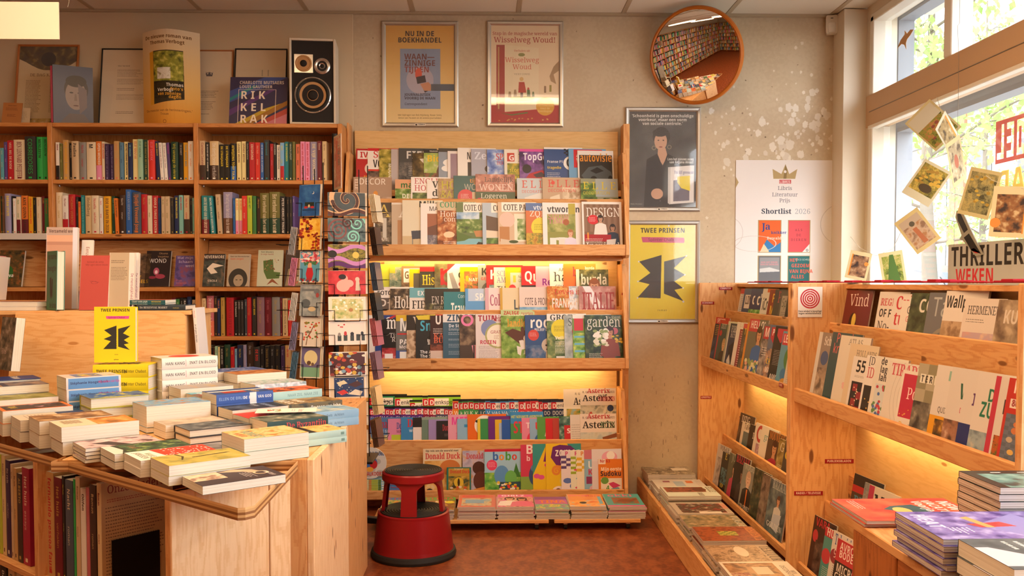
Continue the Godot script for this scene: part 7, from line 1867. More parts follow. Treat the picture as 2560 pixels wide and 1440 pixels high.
	for s in [
		[0.27, [0.014, 0.016, 0.018, 0.016, 0.02], "bg 6c6254;ph 0 0 100 100 2 4c443a 8a7c68 c8bca4;rc 20 8 50 40 e0d8c8", "folded newspaper beside the wall", "e0d8cc"],
		[0.52, [0.01, 0.01, 0.01, 0.01, 0.01, 0.012], "bg d4ccc4;rc 14 20 40 34 d8743c;rc 20 40 80 60 a8bccc;rc 14 66 30 80 8c3c5c;tx 6 14 12 b8b4b0 R ARTFORUM", "white art magazine with small coloured blocks", "d8d0c8"],
		[0.775, [0.009, 0.009, 0.009, 0.009, 0.009, 0.009, 0.009, 0.009, 0.01], "bg d0d8cc;ph 10 20 60 96 3 6c3428 9c4c38 3c2420;tx 8 14 12 2a2424 R ELLE;tx 66 40 9 2a2424 b DANSER;el 36 30 20 16 5c342c", "white fashion magazine with a dark-skinned dancer", "c8bcae"],
		[1.03, [0.01, 0.01, 0.01, 0.01, 0.01, 0.01], "bg b8a898;ph 10 10 90 90 3 8c2c2c 3c3028 b8a090;tx 10 10 8 d86848 b ZOMER;rc 80 20 96 60 d8d0c4", "brown and red magazine with a feathered figure", "c0b0a0"],
		[1.28, [0.009, 0.009, 0.009, 0.009, 0.009, 0.009, 0.009], "bg 6c6c58;ph 0 0 100 100 1 4c5444 8a7c5c b89c78;tx 10 14 15 c8c0b0 R VOGUE", "olive fashion magazine with a branch photo", "c0b4a4"],
		[1.53, [0.009, 0.009, 0.009, 0.009, 0.009, 0.009, 0.009, 0.009], "bg 8a3c24;ph 0 0 100 100 3 6c2c1c a04c28 7c3420;rc 34 36 64 66 b8ac4c;ck 34 36 64 66 4 5 7c8434;tx 6 16 14 d88a3c R RESIDENCE", "dark orange interiors magazine with a lit window", "b8a490"],
		[1.78, [0.009, 0.009, 0.009, 0.009, 0.009, 0.009, 0.009], "bg b8a088;ph 0 20 100 100 2 6c543c c0a080 8a6c50;tx 8 16 16 3a302a R TEXTUUR;el 40 50 30 12 d8c8b0", "tan interiors magazine with round lettering", "c4b4a0"],
		[2.03, [0.009, 0.009, 0.009, 0.009, 0.009, 0.009, 0.009, 0.009], "bg dcd0bf;rc 8 24 92 96 a07048;ph 8 24 92 96 0 8c5c38 b4865c 6c4830;rc 30 36 70 60 c8b8a0;ph 60 70 92 96 2 3a302c 8c3c30 c8b89c;tc 60 10 6 3a3632 s MIX;tc 60 18 7 3a3632 s DECORATION", "cream-edged interiors magazine with a framed mirror", "d0c4b0"]]:
		var n: int = s[1].size()
		pile("magazine" if k > 0 else "newspaper", Vector3(0.895 + 0.006 * (k % 3), 0.0962, s[0]), Vector3(0, 0, 1), Vector3.RIGHT, 0.222, 0.272, s[1], s[2], "bg " + s[4], false, s[3], "piled magazines on the low tray", false, "magazine", "gloss", 1000.0, "mag_pages", 0.007)
		k += 1

# ---------------------------------------------------------------- step stool
func build_stool() -> void:
	var o := thing("step_stool", "round red step stool with black ribbed treads", "stool", Transform3D(Basis(), Vector3(-0.36, 0.0, 1.12)))
	var k := 0.92
	part("rubber_ring", lathe_mesh(PackedVector2Array([Vector2(0.18, 0.002), Vector2(0.197, 0.002), Vector2(0.2, 0.014), Vector2(0.195, 0.03), Vector2(0.184, 0.036)]), 64), M.rubber, o)
	part("drum", lathe_mesh(PackedVector2Array([Vector2(0.187, 0.034), Vector2(0.184, 0.05), Vector2(0.166, 0.196), Vector2(0.166, 0.206), Vector2(0.158, 0.21), Vector2(0.150, 0.206)]), 64), M.stool_red, o)
	var tread := func(r: float) -> PackedVector2Array:
		var p := PackedVector2Array()
		var n := 24
		p.append(Vector2(r, -0.006))
		for i in n:
			var q := r * (1.0 - float(i) / n)
			p.append(Vector2(q, 0.004 if i % 2 == 0 else 0.0015))
			p.append(Vector2(q - r * 0.4 / n, 0.004 if i % 2 == 0 else 0.0015))
		p.append(Vector2(0.0, 0.003))
		return p
	var t1 := part("lower_tread", lathe_mesh(tread.call(0.153), 56), M.rubber, o)
	t1.position.y = 0.209
	# four sheet-metal legs that flare into the upper rim
	for q in 4:
		var a := PI / 2 + q * PI / 2 + 0.07
		var b := MB.new()
		var rows := 14
		var last := []
		for i in rows + 1:
			var f := float(i) / rows
			var y := 0.205 + f * 0.155
			var rad := lerpf(0.150, 0.132, f)
			var half := 0.25 + (0.42 * pow(maxf(0.0, (f - 0.72) / 0.28), 2.0))
			var ring := []
			for j in 9:
				var t := a + lerpf(-half, half, j / 8.0)
				ring.append(Vector3(cos(t) * rad, y, sin(t) * rad))
			if i > 0:
				for j in 8:
					var nn := Vector3(cos(a), 0.1, sin(a)).normalized()
					b.quad(last[j], last[j + 1], ring[j + 1], ring[j], nn)
					var inn := Vector3(cos(a), 0, sin(a)) * -0.003
					b.quad(last[j] + inn, last[j + 1] + inn, ring[j + 1] + inn, ring[j] + inn, -nn)
				for j in [0, 8]:
					var inn := Vector3(cos(a), 0, sin(a)) * -0.016
					b.quad(last[j], ring[j], ring[j] + inn, last[j] + inn, Vector3(-sin(a), 0, cos(a)) * (1 if j == 8 else -1))
			last = ring
		part("leg", b.mesh(), M.stool_red, o)
	part("upper_rim", lathe_mesh(PackedVector2Array([Vector2(0.128, 0.356), Vector2(0.142, 0.356), Vector2(0.145, 0.362), Vector2(0.144, 0.39), Vector2(0.138, 0.397), Vector2(0.128, 0.394)]), 64), M.stool_red, o)
	var t2 := part("upper_tread", lathe_mesh(tread.call(0.133), 56), M.rubber, o)
	t2.position.y = 0.395

# ---------------------------------------------------------------- card spinner
func build_spinner() -> void:
	var C := Vector3(-0.765, 0, 0.82)
	var o := thing("card_spinner", "black wire card spinner on casters between bookcase and magazine rack", "rack", Transform3D(Basis(), C))
	var W := func(pts: PackedVector3Array, r := 0.0022, called := "wire"):
		part(called, tube_mesh(pts, r, 6), M.black_metal, o)
	part("pole", tube_mesh(PackedVector3Array([Vector3(0, 0.1, 0), Vector3(0, 2.0, 0)]), 0.014, 12), M.black_metal, o)
	for a in [0.35, 0.35 + PI / 2, 0.35 + PI, 0.35 + PI * 1.5]:
		var d := Vector3(cos(a), 0, sin(a))
		var b := MB.new()
		b.xf = Transform3D(Basis(d, Vector3.UP, d.cross(Vector3.UP)), d * 0.13 + Vector3(0, 0.1, 0))
		b.box(Vector3.ZERO, Vector3(0.26, 0.03, 0.035), 0, 0.003)
		part("foot", b.mesh(), M.black_metal, o)
		var wh := part("wheel", lathe_mesh(PackedVector2Array([Vector2(0.0, -0.013), Vector2(0.026, -0.013), Vector2(0.031, -0.008), Vector2(0.031, 0.008), Vector2(0.026, 0.013), Vector2(0.0, 0.013)]), 24), M.black_plastic, o)
		wh.transform = Transform3D(Basis(Vector3.UP, -a) * Basis(Vector3.RIGHT, PI / 2), d * 0.245 + Vector3(0, 0.0315, 0.0))
		part("caster_fork", box_mesh(d * 0.245 + Vector3(0, 0.068, 0), Vector3(0.026, 0.036, 0.026), 1, 0.004), M.black_plastic, o)
	part("base_plate", box_mesh(Vector3(0.05, 0.405, 0.06), Vector3(0.3, 0.012, 0.24), 0, 0.003), M.black_metal, o)
	# two faces of pockets
	var faces := [
		[Vector3(-0.105, 0, 0.105), deg_to_rad(-20), 0.115, 0.152, [[541, "bg 2c5c94;rc 0 0 100 100 2a5a92;ph 0 0 100 100 0 24508a 2c5c98 3a6ca4;ri 66 26 6 6 e8e4d4 .1;el 64 25 5.4 5.4 2c5c98;rc 30 56 74 70 24302c;el 36 72 10 5 a83034;el 66 72 10 5 a83034;el 50 68 5 7 c8b48c;rc 20 78 80 84 1f3f6a", "night-blue card with a crescent moon over a garden bench"], [625, "bg d8a02c;ph 0 0 100 100 2 d8962c e0b040 ecc860;dt 0 0 60 60 34 7 4 a83420 8a2a1c;dt 60 40 100 100 22 6 6 a83420 8a2a1c;pg 2c2420 30 20 46 16 44 34 34 40;el 40 24 6 7 dca83c", "amber card with a bird among red leaves"], [706, "bg 5c9cb4;dt 10 6 90 40 60 7 3 c84c5c d88894 b83c4c e0b8b4 ece0d4;dt 20 34 80 44 20 5 8 3c6c48 4c7c50;el 50 48 10 14 d8a888;pg b83038 38 54 62 54 68 74 60 96 40 96 32 74;dt 10 88 90 99 18 6 2 a83434 4c5c68", "blue card with a child hidden behind a huge bouquet"], [790, "bg 8c9494;ph 0 0 100 100 0 7c8686 949c9c a8acaa;rc 8 14 70 22 6c7478;el 80 22 14 12 707880;el 84 34 8 10 a04c4c;el 30 60 22 18 5c6468;rc 20 70 92 76 4c5458;el 60 78 18 10 c8b48c", "grey card with kitchen pans and a kettle"], [866, "bg d8d0c0;dt 20 20 90 90 26 4.5 5 c8442c 5c7c34 c8442c;pg 6c4c30 30 96 36 70 52 50 66 30 68 31 54 54 38 74 34 97;el 30 26 9 6 8a7a34;el 76 34 9 5 9c8034;el 40 54 9 6 7a7a64", "white card with small birds on a flowering branch"], [945, "bg c8b88c;rc 6 4 94 96 6c6488;el 50 36 32 32 dcd09c;rc 6 66 94 96 7cac8c;el 42 52 10 9 5c4434;el 60 56 7 7 6c5440", "violet card with two animals before a full moon"]]],
		[Vector3(0.075, 0, 0.125), deg_to_rad(16), 0.178, 0.113, [[541, "bg 3c1c1c;ph 0 0 100 100 0 38464c 34424a 2c3a42;sw 52 30 44 1.6 c8a078 7;sw 52 30 40 1.5 3c1818 5;wv 74 10 1.0 6 c8a078;wv 80 10 1.0 14 481c1c", "brown and teal card with a large swirl pattern"], [605, "bg 5c5c5c;ph 0 0 100 100 0 3c5458 5c6c6c 34484c;sw 28 50 30 3 7a3c3c 2.6;sw 66 78 20 2.4 7cc4b4 2.6;sw 78 22 22 2 7cc4b4 2.6;sw 52 20 16 2 3a2020 3", "grey and mint card with many curling swirls"], [671, "bg 6c6424;ph 0 0 100 100 2 4c4a18 8a7c2c 3a3414;wv 8 12 1.0 18 b87cb0;wv 60 -12 1.0 18 b87cb0;wv 80 -10 1.0 20 54205c;el 74 44 9 9 c8b050;el 12 40 12 10 241c18", "purple and olive card with wavy stripes"], [736, "bg b82c30;ph 0 0 100 100 0 a8242a bc3034 c83c3c;el 40 64 18 16 dca090;el 56 54 12 10 dca090;el 44 34 9 10 dca090;el 38 26 10 7 2c201e;pg c8b8a0 74 40 82 40 86 84 72 84;el 78 36 6 6 c8b8a0", "red card with a reclining nude and a small dog"], [801, "bg dcd0b4;ph 10 10 92 92 1 8a9c58 c0b878 e0d4b0;dt 10 10 92 70 30 3 5 ece8d8 d8c890;el 60 56 6 5 a87848", "pale meadow card with white flowers"], [862, "bg dccfc0;rc 24 60 34 84 3c403c;rc 40 58 50 84 3c403c;rc 58 60 68 84 3c403c;rc 74 56 84 84 3c403c;rc 88 58 97 84 3c403c;el 29 56 4 5 8a8078;el 45 52 4 6 b83434;el 63 54 5 5 2c2a2c;el 90 52 4 5 2c2a2c;dt 20 14 50 30 4 2.4 3 b83434", "white card with flower pots in a row"], [939, "bg 4c2420;dt 0 0 100 100 46 6 7 c8a03c 7c9ca8 b8442c d8d0b8 8a3c30", "dark brown card strewn with coloured leaves"], [997, "bg d8c09c;rc 14 10 94 92 2c3c60;pg d8c8a0 20 30 40 20 50 34 34 40 30 50;pg 4c2c28 50 40 76 24 90 40 70 52;pg c83c34 20 70 40 60 52 74 34 84;pg dcccb0 50 80 70 60 90 70 84 88;dt 14 12 94 90 20 1.4 3 dcd0b0", "navy card with leaping horses, cream border"], [1066, "bg 3c3c3a;ph 0 0 100 100 0 2c302e 4c4a44 6c6458;pg 2a302c 18 40 26 24 34 40 36 80 16 80;el 80 44 14 16 3c5c34;rc 74 66 88 90 8a5c3c;dt 70 30 92 60 12 2 3 c85c34 d8a040", "dark still-life card with bottles and a plant"], [1136, "bg 24344c;ph 0 0 100 100 0 1c2c44 2c4060 3a5070;pg 2c201c 10 60 30 30 44 44 70 52 80 76 40 84;el 26 26 10 10 3c2c24;el 30 86 20 6 8a7040", "midnight-blue card with a dark bird"]]],
	]
	for f in faces:
		var turn := Basis(Vector3.UP, f[1])
		var at: Vector3 = f[0]
		var cw: float = f[2]
		var chh: float = f[3]
		for q in f[4]:
			var y := on_z(850, q[0], C.z + at.z).y
			var pos := at + Vector3(0, y, 0)
			var up := turn * Basis(Vector3.RIGHT, -0.1)
			# wire pocket
			var pc := [Vector3(-cw * 0.36, 0.0, 0.016), Vector3(cw * 0.36, 0.0, 0.016)]
			for s in [-1.0, 1.0]:
				W.call(PackedVector3Array([pos + up * Vector3(s * cw * 0.34, -0.004, -0.012), pos + up * Vector3(s * cw * 0.34, -0.004, 0.014), pos + up * Vector3(s * cw * 0.34, chh * 0.42, 0.014), pos + up * Vector3(s * cw * 0.62, chh * 0.42, 0.012), pos + up * Vector3(s * cw * 0.62, chh * 0.44, -0.03)]), 0.0017)
			W.call(PackedVector3Array([pos + up * Vector3(-cw * 0.34, -0.004, 0.0), pos + up * Vector3(cw * 0.34, -0.004, 0.0)]), 0.0017)
			W.call(PackedVector3Array([pos + up * Vector3(-cw * 0.1, -0.004, -0.01), Vector3(0, y - 0.004, 0)]), 0.0022)
			# two cards in the pocket: the picture in front, a plain one behind it
			var room := printed(cw, chh, "bg e0d6c4;" + "rc 0 0 100 100 e4dccc;" + q[1].replace("bg ", "rc 3 3 97 97 "), 1300.0, "gloss")
			card("greeting_card", q[2] + ", on the spinner", "card", "cards on the spinner", cw, chh, 0.0016, room, Transform3D(up, C + pos + up * Vector3(0, 0, 0.008)))
			var plain := printed(0.02, 0.02, "bg d4c8b4", 600.0, "paper")
			card("envelope", "plain cream envelope behind the " + q[2].split(" with ")[0].split(" strewn")[0] + " showing " + " ".join(q[2].split(" ").slice(-3)), "envelope", "envelopes on the spinner", cw, chh, 0.004, plain, Transform3D(up, C + pos + up * Vector3(cw * 0.055, 0.002, 0.001)))
	for s in [[-0.15, 0.03], [-0.03, 0.15], [0.165, 0.035], [-0.12, -0.1], [0.1, -0.12]]:
		W.call(PackedVector3Array([Vector3(s[0], 0.41, s[1]), Vector3(s[0], 1.84, s[1])]), 0.0028)
	# cards on the side faces, seen edge on
	var k := 0
	for q in [[560, 1.0, "cream"], [640, 1.0, "umber"], [726, 1.0, "slate"], [800, 1.0, "charcoal"], [862, 1.0, "rose"], [945, 1.0, "mauve"], [1030, 1.0, "sand"], [1110, 1.0, "brown"], [640, -1.0, "silver"], [715, -1.0, "pink"], [800, -1.0, "white"], [872, -1.0, "lavender"], [945, -1.0, "steel"]]:
		var y := on_z(850, q[0], C.z).y
		var side: float = q[1]
		for n in 5:
			var turn := Basis(Vector3.UP, deg_to_rad(82.0 * side)) * Basis(Vector3.RIGHT, -0.14)
			var pos := Vector3(side * (0.205 if side > 0 else 0.19), y, 0.06) + turn * Vector3(0, 0, n * 0.0062)
			var r := printed(0.02, 0.02, "bg " + q[2], 600.0, "gloss")
			card("greeting_card", unique_label("%s card seen edge-on in a side pocket of the spinner, %s in its pocket" % [q[2], ["rearmost", "second", "middle", "fourth", "foremost"][n]], []), "card", "cards in the side pockets of the spinner", 0.11, 0.135, 0.0022, r, Transform3D(turn, C + pos))
		W.call(PackedVector3Array([Vector3(side * 0.19, y + 0.05, 0.128), Vector3(side * 0.262, y + 0.052, 0.124), Vector3(side * 0.262, y + 0.052, -0.004), Vector3(side * 0.1, y + 0.05, -0.014)]), 0.0018)
	var fr := printed(0.12, 0.26, "bg b8a48c;ph 4 4 96 96 2 8a7c68 b86c58 c8b8a0;rc 34 10 50 70 b85c4c;ln 60 20 90 60 8 5c6c68", 1000.0, "gloss")
	card("greeting_card", "tall film-wrapped card at the very top of the spinner", "card", "", 0.12, 0.26, 0.003, fr, Transform3D(Basis(Vector3.UP, deg_to_rad(-64)), C + Vector3(0.03, on_z(838, 478, C.z).y, 0.09)))

# ---------------------------------------------------------------- the display table with its cabinets
var TOP := 0.76
func book_spot(r: float, v: float, y: float) -> Vector3:
	var a := deg_to_rad(38)
	return Vector3(r * sin(a) + v * cos(a), y, r * cos(a) - v * sin(a))

func slab(pts: PackedVector2Array, y0: float, y1: float) -> ArrayMesh:   # outline in (x, z)
	var b := MB.new()
	b.xf = Transform3D(Basis(Vector3.RIGHT, Vector3(0, 0, 1), Vector3.DOWN), Vector3(0, 0, 0))
	b.prism(pts, -y1, -y0, 0)
	return b.mesh()

func build_table() -> void:
	var o := thing("book_table", "large angled pine display table with shelves below, covered in piled books", "table", Transform3D(Basis(), Vector3(-1.5, 0, 2.3)))
	var inv := o.transform.affine_inverse()
	var put := func(called: String, m: Mesh, mt: Material) -> MeshInstance3D:
		var p := part(called, m, mt, o)
		p.transform = inv
		return p
	var outline := PackedVector2Array([Vector2(-0.572, 3.25), Vector2(-0.556, 3.246), Vector2(-0.540, 3.226), Vector2(-0.552, 2.712), Vector2(-1.25, 2.712), Vector2(-1.25, 1.0), Vector2(-2.9, 1.0), Vector2(-2.9, 1.262)])
	put.call("tabletop", slab(outline, TOP - 0.005, TOP), M.birch_ply)
	for k in 4:
		put.call("ply_layer", slab(outline, TOP - 0.029 + k * 0.006, TOP - 0.029 + (k + 1) * 0.006), M.ply_edge if k % 2 == 1 else M.ply_dark)
	# cabinet below, turned with its shelves to the aisle
	var ex := Vector3(0.76, 0, 0.65)
	var ez := Vector3(-0.65, 0, 0.76)
	var F := Transform3D(Basis(ex, Vector3.UP, ez), Vector3(-0.823, 0, 2.971))
	var putl := func(called: String, x0: float, x1: float, y0: float, y1: float, z0: float, z1: float, mt: Material, g := -1):
		var p := part(called, span(x0, x1, y0, y1, z0, z1, g), mt, o)
		p.transform = inv * F
	var yt := TOP - 0.03
	var div := along(F.origin + Vector3(0, 0.5, 0), ex, 88)
	putl.call("end_panel", -0.028, 0.0, 0.0, yt, -0.3, 0.0, M.pine, 1)
	putl.call("divider", div - 0.014, div + 0.014, 0.0, yt, -0.3, -0.002, M.pine, 1)
	putl.call("divider", div - 0.86, div - 0.832, 0.0, yt, -0.3, -0.002, M.pine, 1)
	for y in [0.05, 0.345]:
		putl.call("shelf_board", div - 0.85, -0.028, y - 0.022, y, -0.3, -0.004, M.pine, 0)
	putl.call("back_board", div - 0.85, -0.028, 0.03, yt, -0.312, -0.3, M.pine_red, 0)
	# pine planks of the end that faces the window
	var d2 := (Vector3(-0.573, 0, 2.712) - Vector3(-0.823, 0, 2.971))
	var L := d2.length()
	var px := d2 / L
	var pz := px.cross(Vector3.UP)
	var G := Transform3D(Basis(px, Vector3.UP, pz), Vector3(-0.823, 0, 2.971))
	var cut := along(G.origin + Vector3(0, 0.4, 0), px, 676)
	for q in [[0.002, cut - 0.0015, "pine_daylit"], [cut + 0.0015, L, "pine_daylit"]]:
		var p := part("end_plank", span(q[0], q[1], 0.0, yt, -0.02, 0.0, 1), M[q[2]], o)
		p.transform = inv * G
	# the square cabinets behind it, same height
	var c := thing("side_cabinet", "square pine cabinet butted against the angled display table", "cabinet", Transform3D(Basis(), Vector3(-0.87, 0, 2.38)), "square cabinets behind the display table")
	inv = c.transform.affine_inverse()
	var putc := func(called: String, m: Mesh, mt: Material):
		var p := part(called, m, mt, c)
		p.transform = inv
	putc.call("front_panel", span(-0.645, -0.532, 0.0, TOP, 2.67, 2.69, 1), M.pine)
	putc.call("window_side_panel", span(-0.532, -0.51, 0.0, TOP, 2.07, 2.69, 1, 0.003), M.pine_daylit)  # lighter copy of the pine, window daylight painted in
	putc.call("top_panel", span(-1.24, -0.532, TOP - 0.022, TOP - 0.002, 2.07, 2.67, 2), M.birch_ply)
	putc.call("far_panel", span(-1.24, -0.532, 0.0, TOP - 0.03, 2.07, 2.09, 1), M.pine)
	var c2 := thing("side_cabinet", "square pine cabinet nearest the card spinner under the far piles", "cabinet", Transform3D(Basis(), Vector3(-0.9, 0, 1.68)), "square cabinets behind the display table")
	inv = c2.transform.affine_inverse()
	for q in [["window_side_panel", span(-0.57, -0.55, 0.0, TOP, 1.3, 2.06, 1, 0.003)], ["top_panel", span(-1.24, -0.57, TOP - 0.022, TOP - 0.002, 1.3, 2.06, 2)], ["far_panel", span(-1.24, -0.57, 0.0, TOP - 0.03, 1.3, 1.32, 1)]]:
		var p := part(q[0], q[1], M.pine, c2)
		p.transform = inv

	# books on the cabinet shelf, spines to the aisle: x0 x1 top(px at the spine) colour ink title
	var shelf := func(rows: String, y: float, where: String):
		var org := F.origin + Vector3(0, y, 0) - ez * 0.03
		var items := []
		for l in rows.split("\n", false):
			items.append(l.strip_edges().split("|"))
		for i in items.size():
			var a: PackedStringArray = items[i][0].split(" ", false)
			var s0 := along(org, ex, float(a[0])) + 0.0008
			var s1 := along(org, ex, float(a[1])) - 0.0008
			var t := s1 - s0
			var p0 := org + ex * s0
			var h := 0.24
			for k in 4:
				var e := seen(p0 + Vector3(0, h, 0))
				h *= 1.0 + (e.y - float(a[2])) / (seen(p0).y - e.y)
			h = clampf(h, 0.16, 0.34 if y > 0.2 else 0.262)
			var w := 0.19
			var room: Dictionary
			if a.size() > 5:
				w = 0.225
				room = jacket(w, h, t, "bg c8a070;tx 8 10 7 7a2420 r Onze kinderen;ln 8 15 90 19 2 9a4030;ln 6 22 92 96 26 7a5c44", spine_art(PackedStringArray([a[3]]), a[4], "b", items[i][1], t, h), 1000.0, "matte")
			else:
				room = printed(t, h, spine_art(PackedStringArray([a[3]]), a[4], "b", items[i][1], t, h), 1100.0, "matte")
				room["spine"] = room.uv
				room.erase("uv")
			volume("hardcover_book" if t > 0.03 else "paperback_book", unique_label("%s book lettered %s %s, %s" % [a[3], a[4], "beside a %s one" % items[i - 1][0].split(" ", false)[3] if i > 0 else "first in its row", where], []), "book", "books on the shelf under the table", w, h, t, room, false, Transform3D(Basis(-ez, Vector3.UP, ex), p0 + Vector3(0, 0.0008, 0)))
	shelf.call("""-8 7 1128 lime olive|
8 17 1130 sand brown|
18 29 1150 plum cream|
30 36 1160 beige brown|
37 45 1170 tan umber|
46 58 1183 umber gold|ALBERTO
59 77 1168 crimson cream|""", 0.3455, "shelf beside the table divider")
	shelf.call("""98 107 1185 charcoal cream|
108 116 1190 navy white|
118 138 1178 tan red|fernando pessoa faust
139 158 1192 wine gold|
159 166 1190 black yellow|
167 186 1198 slate cream|
187 192 1198 emerald forest|
193 204 1181 beige brown|
205 218 1220 ivory umber|Olifen
219 227 1218 rose salmon|
228 244 1210 umber sand|
246 257 1195 sand wine face|""", 0.3455, "shelf under the table corner")
	shelf.call("""4 20 1362 charcoal white|
24 40 1372 sand black|
45 60 1380 cream red|
62 76 1392 umber cream|
100 130 1405 black orange|
134 160 1422 tan brown|
164 190 1430 brown cream|""", 0.0505, "lowest shelf of the table")
	# black bookend
	var be := along(F.origin - ez * 0.03 + Vector3(0, 0.3455, 0), ex, 258) + 0.004
	var bo := thing("bookend", "black sheet-metal bookend against the last book under the table", "bookend", F * Transform3D(Basis(), Vector3(be, 0.346, -0.03)))
	part("upright_plate", box_mesh(Vector3(0.001, 0.085, -0.1), Vector3(0.0022, 0.17, 0.15), 1, 0.0008), M.black_metal, bo)
	part("foot_plate", box_mesh(Vector3(0.06, 0.001, -0.1), Vector3(0.12, 0.002, 0.15), 0, 0.0008), M.black_metal, bo)

	# pink and teal paperbacks standing by the side cabinet
	var pk := printed(0.12, 0.2, "bg d8447c;rc 10 30 90 60 e0a8c0;dt 20 66 80 90 10 8 4 4c9c9c 8a6cb0", 900.0, "matte")
	volume("paperback_book", "pink paperback leaning against the square cabinet on the floor", "book", "", 0.12, 0.2, 0.014, pk, false, Transform3D(Basis(Vector3(0, 0, -1), Vector3(-0.1, 0.995, 0).normalized(), Vector3(0.995, 0.1, 0).normalized()), Vector3(-0.488, 0.002, 2.66)))

	# ------- the piles: r v w h [thicknesses] flip hard | label | front | spine
	var R := book_spot(1, 0, 0)
	var V := book_spot(0, 1, 0)
